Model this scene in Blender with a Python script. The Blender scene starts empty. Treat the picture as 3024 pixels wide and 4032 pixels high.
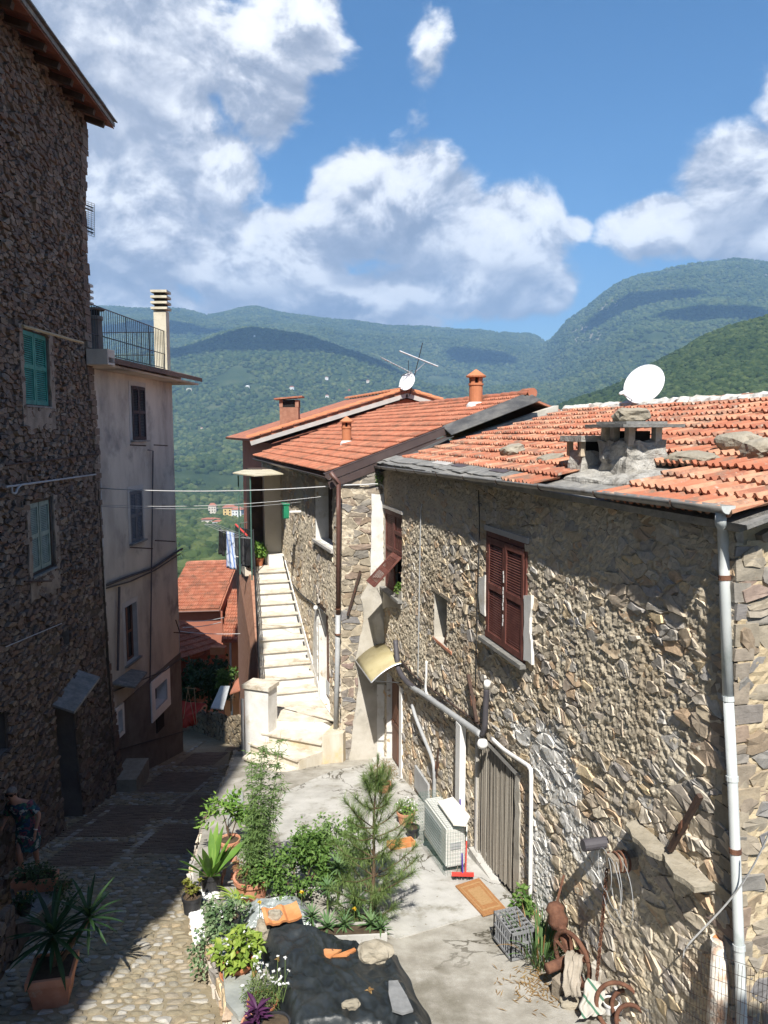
import bpy, math, random
import numpy as np
from mathutils import Vector, Matrix, noise as mnoise
random.seed(7)
SC = bpy.context.scene
COL = SC.collection

# ---------------------------------------------------------------- camera, sky, sun, exposure
CAM_H = 7.4
FPX, PITCH = 3030.0, math.radians(6)
cam_data = bpy.data.cameras.new('camera')
cam_data.sensor_width = 36
cam_data.lens = 36 * FPX / 4032
cam_data.clip_start, cam_data.clip_end = 0.1, 30000
cam = bpy.data.objects.new('camera', cam_data)
COL.objects.link(cam)
cam.location = (0, 0, CAM_H)
cam.rotation_euler = (math.radians(90) - PITCH, 0, 0)
SC.camera = cam

SUN_DIR = Vector((0.02, 0.93, -1.13)).normalized()        # direction the light travels
SUN_EL = math.asin(-SUN_DIR.z)
SUN_AZ = math.atan2(-SUN_DIR.x, -SUN_DIR.y)
sun_data = bpy.data.lights.new('sun', 'SUN')
sun_data.energy = 5.0
sun_data.angle = math.radians(0.55)
sun_data.color = (1.0, 0.955, 0.87)
sun = bpy.data.objects.new('sun', sun_data)
COL.objects.link(sun)
sun.rotation_euler = SUN_DIR.to_track_quat('-Z', 'Y').to_euler()

SC.view_settings.view_transform = 'Standard'
SC.view_settings.look = 'None'
SC.view_settings.exposure = 0.68
SC.view_settings.gamma = 1.0
SC.view_settings.use_curve_mapping = False
SC.render.engine = 'CYCLES'
SC.cycles.use_denoising = True
SC.cycles.use_adaptive_sampling = True
SC.cycles.adaptive_threshold = 0.02
SC.cycles.max_bounces = 6
SC.cycles.diffuse_bounces = 3
SC.cycles.glossy_bounces = 2
SC.cycles.transmission_bounces = 4
SC.cycles.transparent_max_bounces = 8
SC.cycles.volume_bounces = 0
SC.cycles.caustics_reflective = False
SC.cycles.caustics_refractive = False


class NT:
    """small helper around a node tree"""
    def __init__(self, tree):
        self.t = tree
    def n(self, typ, **kw):
        nd = self.t.nodes.new(typ)
        for k, v in kw.items():
            setattr(nd, k, v)
        return nd
    def put(self, sock, v):
        if isinstance(v, bpy.types.NodeSocket):
            self.t.links.new(v, sock)
        elif v is not None:
            if sock.type == 'RGBA' and len(v) == 3:
                v = (*v, 1)
            sock.default_value = v
    def m(self, op, a, b=None, c=None, clamp=False):
        nd = self.n('ShaderNodeMath', operation=op, use_clamp=clamp)
        self.put(nd.inputs[0], a)
        if b is not None: self.put(nd.inputs[1], b)
        if c is not None: self.put(nd.inputs[2], c)
        return nd.outputs[0]
    def vm(self, op, a, b=None, s=None):
        nd = self.n('ShaderNodeVectorMath', operation=op)
        self.put(nd.inputs[0], a)
        if b is not None: self.put(nd.inputs[1], b)
        if s is not None: self.put(nd.inputs['Scale'], s)
        return nd.outputs['Value'] if op in ('LENGTH', 'DOT_PRODUCT', 'DISTANCE') else nd.outputs[0]
    def mix(self, f, a, b):
        nd = self.n('ShaderNodeMix', data_type='RGBA')
        self.put(nd.inputs[0], f); self.put(nd.inputs[6], a); self.put(nd.inputs[7], b)
        return nd.outputs[2]
    def noise(self, vec, scale, detail=3, rough=0.55, dist=0.0, out='Fac'):
        nd = self.n('ShaderNodeTexNoise')
        if vec is not None: self.put(nd.inputs['Vector'], vec)
        nd.inputs['Scale'].default_value = scale
        nd.inputs['Detail'].default_value = detail
        nd.inputs['Roughness'].default_value = rough
        nd.inputs['Distortion'].default_value = dist
        return nd.outputs[out]
    def ramp(self, f, stops, interp='LINEAR'):
        nd = self.n('ShaderNodeValToRGB')
        nd.color_ramp.interpolation = interp
        el = nd.color_ramp.elements
        while len(el) < len(stops):
            el.new(0.5)
        for e, (p, c) in zip(el, stops):
            e.position = p
            e.color = (*c, 1) if len(c) == 3 else c
        self.put(nd.inputs[0], f)
        return nd.outputs[0]
    def smooth(self, v, lo, hi):
        nd = self.n('ShaderNodeMapRange', interpolation_type='SMOOTHSTEP')
        self.put(nd.inputs[0], v)
        self.put(nd.inputs[1], lo); self.put(nd.inputs[2], hi)
        return nd.outputs[0]


# ---- sky: physical sky plus cumulus drawn over the whole vault
def build_world():
    w = bpy.data.worlds.new('World')
    SC.world = w
    w.use_nodes = True
    t = NT(w.node_tree)
    w.node_tree.nodes.clear()
    out = t.n('ShaderNodeOutputWorld')
    sky = t.n('ShaderNodeTexSky', sky_type='NISHITA')
    sky.sun_disc = False
    sky.sun_elevation = SUN_EL
    sky.sun_rotation = SUN_AZ
    sky.altitude = 400
    sky.air_density = 1.0
    sky.dust_density = 0.6
    sky.ozone_density = 2.2
    tc = t.n('ShaderNodeTexCoord')
    d = tc.outputs['Generated']
    sep = t.n('ShaderNodeSeparateXYZ')
    t.put(sep.inputs[0], d)
    az = t.m('ARCTAN2', sep.outputs[0], sep.outputs[1])
    el = t.m('ARCSINE', sep.outputs[2])
    comb = t.n('ShaderNodeCombineXYZ')
    t.put(comb.inputs[0], az); t.put(comb.inputs[1], el)
    ae = comb.outputs[0]
    # (azimuth, elevation, half-width, half-height, weight) in degrees
    blobs = [(-22, 25, 13, 11, 1.0), (-32, 13, 14, 10, 1.0), (-19, 14, 9.5, 8, 1.0), (-8.5, 22, 4.2, 7, .80), (-12, 17.5, 6, 5, .85), (-5.5, 27, 3.6, 3, .62),
             (-9, 12.0, 7.5, 5, 1.0), (-2.2, 15.2, 4.6, 4.2, .98), (3.4, 14.6, 6.2, 5, 1.0), (8.2, 13.4, 5.0, 4.4, 1.0), (5, 10.5, 9, 2.8, .95), (-5, 8.8, 12, 2.4, .9),
             (-20, 8.6, 9, 3.4, .95), (-14, 20, 4, 4, .8), (3.4, 25, 2.2, 3.2, .50), (-7, 25.5, 5, 3, .7), (12.2, 9.8, 2.2, 2.0, .66), (19, 13.8, 4.6, 2.5, .95), (24, 15.6, 5.0, 4.2, 1.0), (30, 18, 6, 7, 1.0), (26, 12.4, 8, 1.8, .85),
             (13.6, 13.8, 1.9, 1.4, .6), (42, 25, 13, 8, .7), (-48, 30, 14, 12, .8), (-60, 12, 12, 6, .9), (60, 12, 10, 6, .9)]
    def cover(vec, up):
        acc = None
        for (a, e, ra, re, wt) in blobs:
            cx = t.n('ShaderNodeVectorMath', operation='SUBTRACT')
            t.put(cx.inputs[0], vec)
            cx.inputs[1].default_value = (math.radians(a), math.radians(e), 0)
            cm = t.n('ShaderNodeVectorMath', operation='MULTIPLY')
            t.put(cm.inputs[0], cx.outputs[0])
            cm.inputs[1].default_value = (1 / math.radians(ra), 1 / math.radians(re), 0)
            r2 = t.vm('DOT_PRODUCT', cm.outputs[0], cm.outputs[0])
            g = t.m('MULTIPLY', t.m('EXPONENT', t.m('MULTIPLY', r2, -1.0)), wt)
            acc = g if acc is None else t.m('MAXIMUM', acc, g)
        return acc
    base = cover(ae, 0)
    # scattered cumulus over the rest of the sky (weak inside the part described by the blobs)
    wide = t.smooth(t.noise(t.vm('MULTIPLY', d, (1, 1, 2.2)), 3.1, 2, .5), .53, .70)
    far = t.smooth(t.m('ABSOLUTE', az), .55, .9)
    hi = t.smooth(el, .5, .7)
    base = t.m('MAXIMUM', base, t.m('MULTIPLY', wide, t.m('MULTIPLY', t.m('MAXIMUM', far, hi), .9)))
    def dens(dd):
        v = t.vm('MULTIPLY', dd, (1, 1, 1.35))
        warp = t.noise(v, 5.5, 2, .5, out='Color')
        v2 = t.vm('ADD', v, t.vm('SCALE', t.vm('SUBTRACT', warp, (.5, .5, .5)), s=.10))
        n1 = t.noise(v2, 7.0, 12, .585)
        return n1
    n0 = dens(d)
    nu = dens(t.vm('ADD', d, (-.006, 0, .022)))
    b0 = t.m('MULTIPLY', base, 1.22)
    field = t.m('ADD', b0, t.m('MULTIPLY', t.m('SUBTRACT', n0, .5), 1.62))
    alpha = t.smooth(field, .42, .68)
    thick = t.smooth(field, .55, 1.35)
    relief = t.m('MULTIPLY_ADD', t.m('SUBTRACT', n0, nu), 4.2, .60, clamp=True)
    # undersides of the towers are greyer: compare the cover a little higher up
    bu = cover(t.vm('ADD', ae, (0, math.radians(2.6), 0)), 0)
    under = t.smooth(t.m('SUBTRACT', bu, base), -.28, .34)
    lit = t.m('MULTIPLY', relief, t.m('SUBTRACT', 1.0, t.m('MULTIPLY', under, .62)))
    overcast = t.smooth(t.m('MULTIPLY', az, -1), .2, .55)
    lit = t.m('MULTIPLY', lit, t.m('SUBTRACT', 1.0, t.m('MULTIPLY', t.m('MULTIPLY', overcast, t.smooth(el, .18, .36)), .38)))
    ccol = t.ramp(lit, [(0.0, (.26, .29, .36)), (.25, (.36, .39, .46)), (.48, (.58, .60, .65)), (.68, (.86, .87, .885)), (1.0, (1.0, 1.0, 1.0))])
    bg1 = t.n('ShaderNodeBackground')
    hsv = t.n('ShaderNodeHueSaturation')
    hsv.inputs['Saturation'].default_value = 1.3
    t.put(hsv.inputs['Color'], sky.outputs[0])
    t.put(bg1.inputs[0], hsv.outputs[0]); bg1.inputs[1].default_value = 0.092
    bg2 = t.n('ShaderNodeBackground')
    t.put(bg2.inputs[0], ccol); bg2.inputs[1].default_value = 0.88
    ms = t.n('ShaderNodeMixShader')
    t.put(ms.inputs[0], t.m('MULTIPLY', alpha, .97))
    w.node_tree.links.new(bg1.outputs[0], ms.inputs[1])
    w.node_tree.links.new(bg2.outputs[0], ms.inputs[2])
    w.node_tree.links.new(ms.outputs[0], out.inputs[0])
    w.cycles.sampling_method = 'MANUAL'
    w.cycles.sample_map_resolution = 512
build_world()

# ---------------------------------------------------------------- pixel -> place (pixels of the 3024 x 4032 photograph)
CAM = Vector((0, 0, CAM_H))
def ray(px, py):
    u, v = (px - 1512) / FPX, -(py - 2016) / FPX
    return Vector((u, math.cos(PITCH) + v * math.sin(PITCH), -math.sin(PITCH) + v * math.cos(PITCH)))
def hit(px, py, p0, n):
    d = ray(px, py)
    return CAM + d * ((Vector(p0) - CAM).dot(n) / d.dot(n))
def aty(px, py, y):
    d = ray(px, py)
    return CAM + d * (y / d.y)
def proj(p):
    q = Vector(p) - CAM
    z = q.y * math.cos(PITCH) - q.z * math.sin(PITCH)
    if z < .05: return (1e6, 1e6, z)
    return (1512 + FPX * q.x / z, 2016 - FPX * (q.y * math.sin(PITCH) + q.z * math.cos(PITCH)) / z, z)
def lane_z(y): return 2.92 - .247 * y
def LANE(px, py): return hit(px, py, (0, 0, 2.92), Vector((0, .247, 1)))
def court_z(y): return 1.04 + (9.9 - y) * .1576
def COURT(px, py, up=0): return hit(px, py, (0, 9.9, 1.04 + up), Vector((0, .1576, 1)))
def ZP(px, py, z): return hit(px, py, (0, 0, z), Vector((0, 0, 1)))

E_A = Vector((-.2425, .9702, 0)).normalized()       # along the right house wall, going away
N_A = Vector((-E_A.y, E_A.x, 0))                    # out of that wall, towards the lane
A_END = Vector((.16, 16.5, 0)) + E_A * .62          # inner corner with the stair house
U_A = -E_A
def AW(px, py, w=0): return hit(px, py, A_END + N_A * w, N_A)
def AUV(px, py):
    p = AW(px, py) - A_END
    return p.dot(U_A), p.z
def A3(u, v, w=0): return A_END + U_A * u + N_A * w + Vector((0, 0, v))
LA = 11.45                                          # length of that wall
B_COR = A_END + N_A * 1.01                          # outer corner of the stair house
E_B = Vector((-.2954, .9554, 0)).normalized()
N_B = Vector((-E_B.y, E_B.x, 0))
def BW(px, py, w=0): return hit(px, py, B_COR + N_B * w, N_B)
def BUV(px, py):
    p = BW(px, py) - B_COR
    return p.dot(E_B), p.z
def B3(u, v, w=0): return B_COR + E_B * u + N_B * w + Vector((0, 0, v))
R_N = E_A * -1                                      # return wall faces the camera
def RUV(px, py):
    p = hit(px, py, A_END, R_N) - A_END
    return p.dot(N_A), p.z                          # u grows towards the lane
def R3(u, v, w=0): return A_END + N_A * u + R_N * w + Vector((0, 0, v))
L_COR = Vector((-6.97, 18.75, 0))
E_L = Vector((-179 / 3030, 1, 0)).normalized()
N_L = Vector((E_L.y, -E_L.x, 0))
def LUV(px, py):
    p = hit(px, py, L_COR, N_L) - L_COR
    return p.dot(-E_L), p.z                         # u grows towards the camera
def L3(u, v, w=0): return L_COR - E_L * u + N_L * w + Vector((0, 0, v))

# ---------------------------------------------------------------- object helpers
def tag(o, label=None, cat=None, group=None, kind=None):
    if label: o['label'] = label
    if cat: o['category'] = cat
    if group: o['group'] = group
    if kind: o['kind'] = kind
    return o
def empty(name, loc, label=None, cat=None, group=None):
    o = bpy.data.objects.new(name, None)
    o.empty_display_size = .1
    COL.objects.link(o)
    o.location = loc
    return tag(o, label, cat, group)
def world_loc(o):
    p = Vector(o.location)
    while o.parent:
        o = o.parent
        p = p + Vector(o.location)
    return p
def link(name, me, mat=None, parent=None):
    """link a mesh whose coordinates are world coordinates; parents carry no rotation or scale"""
    o = bpy.data.objects.new(name, me)
    COL.objects.link(o)
    if mat is not None and not me.materials:
        me.materials.append(mat)
    if parent is not None:
        o.parent = parent
        o.location = -world_loc(parent)
    return o
def place(name, me, mat, parent, M):
    """link shared mesh data at world matrix M"""
    o = bpy.data.objects.new(name, me)
    COL.objects.link(o)
    if mat is not None and not me.materials:
        me.materials.append(mat)
    if parent is not None:
        o.parent = parent
        M = Matrix.Translation(-world_loc(parent)) @ M
    o.matrix_local = M
    return o

class MB:
    def __init__(self):
        self.v, self.f, self.r = [], [], []
    def add(self, vs, fs, rnd=None):
        b = len(self.v)
        self.v += [tuple(p) for p in vs]
        self.f += [tuple(i + b for i in f) for f in fs]
        self.r += [rnd if rnd is not None else 0.5] * len(vs)
        return self
    def box8(self, p, rnd=None):            # p: 4 bottom corners then 4 top corners
        return self.add(p, [(3, 2, 1, 0), (4, 5, 6, 7), (0, 1, 5, 4), (1, 2, 6, 5), (2, 3, 7, 6), (3, 0, 4, 7)], rnd)
    def box(self, c, s, ax=None, rnd=None):  # centre, full sizes, axes
        X, Y, Z = ax or (Vector((1, 0, 0)), Vector((0, 1, 0)), Vector((0, 0, 1)))
        c = Vector(c)
        X, Y, Z = X * s[0] / 2, Y * s[1] / 2, Z * s[2] / 2
        return self.box8([c - X - Y - Z, c + X - Y - Z, c + X + Y - Z, c - X + Y - Z, c - X - Y + Z, c + X - Y + Z, c + X + Y + Z, c - X + Y + Z], rnd)
    def bar(self, a, b, w, h, up=Vector((0, 0, 1)), rnd=None):
        a, b = Vector(a), Vector(b)
        d = (b - a)
        L = d.length
        d.normalize()
        s = d.cross(up)
        if s.length < 1e-4: s = d.cross(Vector((1, 0, 0)))
        s.normalize()
        t = s.cross(d)
        return self.box((a + b) / 2, (L, w, h), (d, s, t), rnd)
    def tube(self, pts, r, seg=8, cap=True, rnd=None):
        pts = [Vector(p) for p in pts]
        n = len(pts)
        rs = r if isinstance(r, (list, tuple)) else [r] * n
        vs, fs = [], []
        prev = None
        for i, p in enumerate(pts):
            d = (pts[min(i + 1, n - 1)] - pts[max(i - 1, 0)])
            if d.length < 1e-9: d = Vector((0, 0, 1))
            d.normalize()
            if prev is None:
                a = d.cross(Vector((0, 0, 1)))
                if a.length < .05: a = d.cross(Vector((1, 0, 0)))
            else:
                a = prev - d * prev.dot(d)
            a.normalize()
            prev = a
            b = d.cross(a)
            for k in range(seg):
                th = 2 * math.pi * k / seg
                vs.append(p + (a * math.cos(th) + b * math.sin(th)) * rs[i])
        for i in range(n - 1):
            for k in range(seg):
                k2 = (k + 1) % seg
                fs.append((i * seg + k, i * seg + k2, (i + 1) * seg + k2, (i + 1) * seg + k))
        if cap:
            fs.append(tuple(range(seg - 1, -1, -1)))
            fs.append(tuple((n - 1) * seg + k for k in range(seg)))
        return self.add(vs, fs, rnd)
    def lathe(self, c, prof, seg=20, rnd=None, ax=None):
        c = Vector(c)
        X, Y, Z = ax or (Vector((1, 0, 0)), Vector((0, 1, 0)), Vector((0, 0, 1)))
        vs, fs = [], []
        for (r, z) in prof:
            for k in range(seg):
                th = 2 * math.pi * k / seg
                vs.append(c + X * (r * math.cos(th)) + Y * (r * math.sin(th)) + Z * z)
        for i in range(len(prof) - 1):
            for k in range(seg):
                k2 = (k + 1) % seg
                fs.append((i * seg + k, i * seg + k2, (i + 1) * seg + k2, (i + 1) * seg + k))
        if prof[0][0] > 1e-5: fs.append(tuple(range(seg - 1, -1, -1)))
        if prof[-1][0] > 1e-5: fs.append(tuple((len(prof) - 1) * seg + k for k in range(seg)))
        return self.add(vs, fs, rnd)
    def prism(self, poly, d, rnd=None):     # poly: 3-d points, extruded by vector d
        n = len(poly)
        vs = [Vector(p) for p in poly] + [Vector(p) + Vector(d) for p in poly]
        fs = [tuple(range(n - 1, -1, -1)), tuple(range(n, 2 * n))] + [(i, (i + 1) % n, (i + 1) % n + n, i + n) for i in range(n)]
        return self.add(vs, fs, rnd)
    def mesh(self, name, smooth=False):
        me = bpy.data.meshes.new(name)
        me.from_pydata(self.v, [], self.f)
        if any(r != .5 for r in self.r):
            a = me.attributes.new('rnd', 'FLOAT', 'POINT')
            a.data.foreach_set('value', np.array(self.r, dtype=np.float32))
        if smooth:
            me.polygons.foreach_set('use_smooth', np.ones(len(me.polygons), dtype=bool))
        me.update()
        return me
    def build(self, name, mat, parent=None, smooth=False, fix=False):
        me = self.mesh(name, smooth)
        if fix:
            import bmesh
            bm = bmesh.new(); bm.from_mesh(me)
            bmesh.ops.recalc_face_normals(bm, faces=bm.faces)
            bm.to_mesh(me); bm.free()
        return link(name, me, mat, parent)

def catmull(pts, k=6):
    pts = [Vector(p) for p in pts]
    if len(pts) < 3: return pts
    P = [pts[0] * 2 - pts[1]] + pts + [pts[-1] * 2 - pts[-2]]
    out = []
    for i in range(1, len(P) - 2):
        a, b, c, d = P[i - 1:i + 3]
        for j in range(k):
            t = j / k
            out.append(.5 * ((2 * b) + (c - a) * t + (2 * a - 5 * b + 4 * c - d) * t * t + (3 * b - a - 3 * c + d) * t ** 3))
    out.append(pts[-1])
    return out
# ---------------------------------------------------------------- materials
MT = {}
def new_mat(name):
    m = bpy.data.materials.new(name)
    m.use_nodes = True
    t = NT(m.node_tree)
    b = m.node_tree.nodes['Principled BSDF']
    pos = t.n('ShaderNodeNewGeometry').outputs['Position']
    return m, t, b, pos
def piece_rnd(t):
    a = t.n('ShaderNodeAttribute', attribute_name='rnd').outputs['Fac']
    o = t.n('ShaderNodeObjectInfo').outputs['Random']
    return t.m('FRACT', t.m('ADD', a, t.m('MULTIPLY', o, .999)))
def bump(t, b, h, strength, dist=.02):
    nd = t.n('ShaderNodeBump')
    nd.inputs['Strength'].default_value = strength
    nd.inputs['Distance'].default_value = dist
    t.put(nd.inputs['Height'], h)
    t.put(b.inputs['Normal'], nd.outputs[0])
def mat(name, stops, scale=6, rough=.85, bmp=.25, bscale=None, rnd=0.0, detail=5, spec=.3, metal=0, dirt=None, aniso=None, bdist=.02, crack=0):
    """noise-driven colour between stops, optional per-piece shift, bump, soft dirt"""
    m, t, b, pos = new_mat(name)
    v = pos if aniso is None else t.vm('MULTIPLY', pos, aniso)
    f = t.noise(v, scale, detail, .6)
    f = t.smooth(f, .28, .72)
    if rnd:
        f = t.m('ADD', t.m('MULTIPLY', f, 1 - rnd), t.m('MULTIPLY', piece_rnd(t), rnd))
    k = len(stops) - 1
    col = t.ramp(f, [(i / k, c) for i, c in enumerate(stops)])
    for dcol, dscale, lo, hi in ([] if not dirt else [dirt] if isinstance(dirt[1], (int, float)) else dirt):
        col = t.mix(t.smooth(t.noise(pos, dscale, 6, .65), lo, hi), col, dcol)
    if crack:
        ck = t.m('ABSOLUTE', t.m('SUBTRACT', t.noise(pos, crack, 7, .6, .6), .5))
        col = t.mix(t.m('MULTIPLY', t.smooth(ck, .011, .002), t.smooth(t.noise(pos, crack * .6, 2), .46, .56)), col, (.09, .08, .06))
    t.put(b.inputs['Base Color'], col)
    b.inputs['Roughness'].default_value = rough
    b.inputs['Specular IOR Level'].default_value = spec
    b.inputs['Metallic'].default_value = metal
    if bmp:
        bump(t, b, t.noise(v, bscale or scale * 6, 4, .6), bmp, bdist)
    MT[name] = m
    return m

def blob_mask(t, pos, blobs, nscale=5, namp=.5):
    acc = None
    nz = t.m('MULTIPLY', t.m('SUBTRACT', t.noise(pos, nscale, 5, .65), .5), namp * 2)
    for (c, r) in blobs:
        q = t.vm('DIVIDE', t.vm('SUBTRACT', pos, tuple(c)), tuple(r))
        g = t.m('ADD', t.m('SUBTRACT', 1.0, t.vm('LENGTH', q)), nz)
        acc = g if acc is None else t.m('MAXIMUM', acc, g)
    return t.smooth(acc, -.02, .16)

def weather(t, pos, col):
    w = t.noise(t.vm('MULTIPLY', pos, (1, 1, .55)), .75, 5, .62)
    col = t.mix(t.m('MULTIPLY', t.smooth(w, .52, .70), .5), col, t.vm('MULTIPLY', col, (.52, .45, .38)))
    return t.mix(t.m('MULTIPLY', t.smooth(t.noise(pos, 1.3, 5, .65), .56, .72), .35), col, (.50, .45, .36))
def stone_mat(name, pal, wash=None, grain=14, gain=1.0, bmp=.34):
    m, t, b, pos = new_mat(name)
    r = piece_rnd(t)
    n = len(pal)
    col = t.ramp(r, [((i + .0) / n, c) for i, c in enumerate(pal)], 'LINEAR')
    nz = t.noise(pos, grain, 6, .68)
    nz2 = t.noise(t.vm('MULTIPLY', pos, (1, 1, 3.0)), grain * 2.2, 4, .6)
    mul = t.m('MULTIPLY_ADD', nz, 1.25 * gain, .38 * gain)
    col = t.mix(1.0, col, col)
    sc = t.vm('SCALE', col, s=mul)
    # lichen / mineral blotches
    sc = t.mix(t.m('MULTIPLY', t.smooth(t.noise(pos, grain * .55, 5, .7), .58, .74), .45), sc, (.36, .33, .27))
    if wash:
        sc = weather(t, pos, sc)
        sc = t.mix(t.m('MULTIPLY', blob_mask(t, pos, wash, 4.5, .55), t.smooth(t.noise(pos, 22, 4, .6), .30, .52)), sc, (.62, .61, .59))
    t.put(b.inputs['Base Color'], sc)
    b.inputs['Roughness'].default_value = .9
    b.inputs['Specular IOR Level'].default_value = .2
    bump(t, b, t.m('ADD', t.m('MULTIPLY', nz, .8), t.m('MULTIPLY', nz2, .3)), bmp, .035)
    MT[name] = m
    return m
def mortar_mat(name, c0, c1, c2, wash=None, scale=9, bmp=.45, bdist=.025):
    m, t, b, pos = new_mat(name)
    n1 = t.noise(pos, scale, 7, .7)
    n2 = t.noise(pos, .7, 4, .6)
    col = t.ramp(t.m('MULTIPLY_ADD', n2, .45, t.m('MULTIPLY', n1, .6)), [(.3, c0), (.52, c1), (.75, c2)])
    if wash:
        col = weather(t, pos, col)
        col = t.mix(t.m('MULTIPLY', blob_mask(t, pos, wash, 4.5, .55), t.smooth(t.noise(pos, 22, 4, .6), .28, .5)), col, (.62, .61, .59))
    t.put(b.inputs['Base Color'], col)
    b.inputs['Roughness'].default_value = .95
    b.inputs['Specular IOR Level'].default_value = .15
    bump(t, b, t.m('ADD', t.noise(pos, scale * 4.5, 5, .65), t.m('MULTIPLY', n1, .7)), bmp, bdist)
    MT[name] = m
    return m

_wc = AW(2185, 3030)
WASH_A = [(tuple(_wc), (.45, .75, .5)), (tuple(AW(2130, 3420)), (.3, .4, .75)), (tuple(AW(2300, 3330)), (.3, .55, .3)), (tuple(AW(2060, 2890)), (.3, .35, .16))]
PAL_A = [(0.427, 0.397, 0.358), (0.576, 0.481, 0.351), (0.344, 0.323, 0.298), (0.525, 0.413, 0.29), (0.472, 0.45, 0.419), (0.621, 0.487, 0.306), (0.411, 0.361, 0.306), (0.667, 0.578, 0.448), (0.382, 0.367, 0.358), (0.502, 0.367, 0.248)]
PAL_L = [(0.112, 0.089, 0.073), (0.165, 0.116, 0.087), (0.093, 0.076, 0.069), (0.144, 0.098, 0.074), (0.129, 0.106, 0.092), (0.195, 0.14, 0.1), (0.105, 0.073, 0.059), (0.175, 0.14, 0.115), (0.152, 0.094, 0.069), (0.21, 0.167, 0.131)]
PAL_S = [(.23, .225, .22), (.31, .25, .18), (.20, .195, .20), (.28, .22, .15), (.25, .185, .165), (.34, .28, .20), (.22, .21, .195), (.30, .26, .20)]
stone_mat('rubble_a', PAL_A, WASH_A)
mortar_mat('mortar_a', (.38, .32, .235), (.50, .435, .335), (.60, .54, .44), WASH_A)
stone_mat('rubble_side', PAL_S, None, 11)
mortar_mat('mortar_side', (.36, .28, .17), (.44, .36, .24), (.5, .43, .31))
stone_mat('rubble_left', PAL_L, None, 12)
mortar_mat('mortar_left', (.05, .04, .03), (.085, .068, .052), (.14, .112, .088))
stone_mat('cobble', [(.26, .23, .17), (.34, .30, .22), (.22, .21, .19), (.36, .29, .19), (.30, .285, .25), (.42, .40, .36), (.25, .215, .15)], None, 9, bmp=.3)
mortar_mat('lane_bed', (.18, .15, .10), (.28, .235, .16), (.36, .31, .23), None, 5)
mat('concrete', [(.36, .35, .325), (.45, .44, .415), (.53, .52, .495)], 1.6, .92, .3, 60, dirt=[((.24, .225, .18), 2.3, .50, .72), ((.20, .175, .12), 14, .62, .72)], crack=.7)
mat('concrete_rough', [(.27, .25, .215), (.35, .33, .29), (.43, .41, .37)], 3.5, .95, .7, 70, dirt=[((.19, .175, .14), 1.2, .48, .74), ((.46, .45, .42), 30, .64, .72)], bdist=.012, crack=.5)
mat('plaster_white', [(.58, .57, .545), (.66, .65, .625), (.72, .71, .69)], 3, .9, .2, 40, dirt=[((.46, .41, .32), 2.2, .52, .74), ((.24, .21, .17), 18, .65, .73)])
mat('plaster_grey', [(.36, .335, .29), (.45, .42, .365), (.53, .50, .45)], 1.7, .92, .25, 40, dirt=((.22, .205, .18), 1.6, .55, .75))
mat('plaster_stain', [(.46, .40, .29), (.54, .49, .40), (.60, .57, .50)], 2.4, .9, .2, 40, dirt=((.6, .42, .20), 1.6, .52, .72), aniso=(1.6, 1.6, .35))
mat('plaster_house', [(.34, .305, .265), (.46, .415, .36), (.53, .485, .42)], .9, .9, .25, 20, dirt=((.22, .205, .19), .75, .5, .72), aniso=(1, 1, .45))
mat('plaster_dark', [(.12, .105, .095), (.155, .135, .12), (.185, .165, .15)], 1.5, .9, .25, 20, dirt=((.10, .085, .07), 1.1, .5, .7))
mat('trim_light', [(.38, .36, .34), (.45, .43, .41)], 3, .85, .15)
mat('marble_step', [(.50, .44, .35), (.60, .545, .46), (.66, .62, .55)], 3, .7, .12, 30, dirt=[((.34, .28, .20), 2.6, .52, .72), ((.22, .19, .14), 22, .64, .72)])
mat('tile_new', [(.30, .10, .058), (.39, .145, .085), (.46, .20, .125)], 5, .85, .2, 50, rnd=.62, dirt=[((.20, .10, .065), 2.2, .44, .70), ((.36, .22, .15), 8, .58, .74)])
mat('tile_old', [(.22, .085, .055), (.36, .13, .075), (.43, .17, .10), (.50, .28, .18), (.32, .115, .07), (.41, .15, .088)], 4, .88, .3, 45, rnd=.7, dirt=[((.20, .13, .095), 4, .46, .68), ((.40, .33, .27), 9, .58, .70)])
mat('terracotta', [(.42, .17, .10), (.52, .235, .145), (.58, .30, .20)], 5, .85, .15, 40, rnd=.3, dirt=((.55, .40, .30), 4, .58, .76))
mat('terracotta_plain', [(.42, .15, .07), (.50, .20, .10)], 5, .8, .1, 40, rnd=.3)
mat('slate', [(.13, .13, .125), (.20, .195, .185), (.29, .28, .26)], 7, .85, .5, 40, rnd=.35, dirt=((.36, .34, .29), 6, .55, .75))
mat('ridge_mortar', [(.38, .36, .32), (.52, .50, .46), (.66, .65, .62)], 4, .95, .8, 30)
mat('chimney_mortar', [(.24, .225, .20), (.36, .345, .315), (.48, .465, .43)], 5, .95, .9, 30, dirt=((.13, .12, .105), 4, .52, .72), bdist=.03)
mat('shutter_brown', [(.095, .032, .026), (.135, .048, .038), (.16, .065, .05)], 6, .7, .15, 30)
mat('shutter_green', [(.025, .155, .125), (.04, .20, .165), (.05, .235, .195)], 6, .65, .12, 30)
mat('shutter_pale', [(.14, .19, .16), (.19, .24, .205), (.235, .28, .245)], 6, .75, .15, 30)
mat('shutter_grey', [(.10, .105, .12), (.13, .135, .15)], 6, .7, .1, 30)
mat('shutter_black', [(.012, .012, .018), (.02, .02, .028)], 6, .6, .1, 30)
mat('wood_brown', [(.12, .055, .035), (.17, .085, .055)], 4, .6, .12, 30, aniso=(4, 4, .6))
mat('wood_dark', [(.045, .03, .022), (.08, .05, .035)], 5, .8, .2, 30)
mat('wood_grey', [(.17, .14, .11), (.27, .23, .18), (.33, .28, .22)], 7, .9, .4, 30, aniso=(6, 1, 6))
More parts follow.
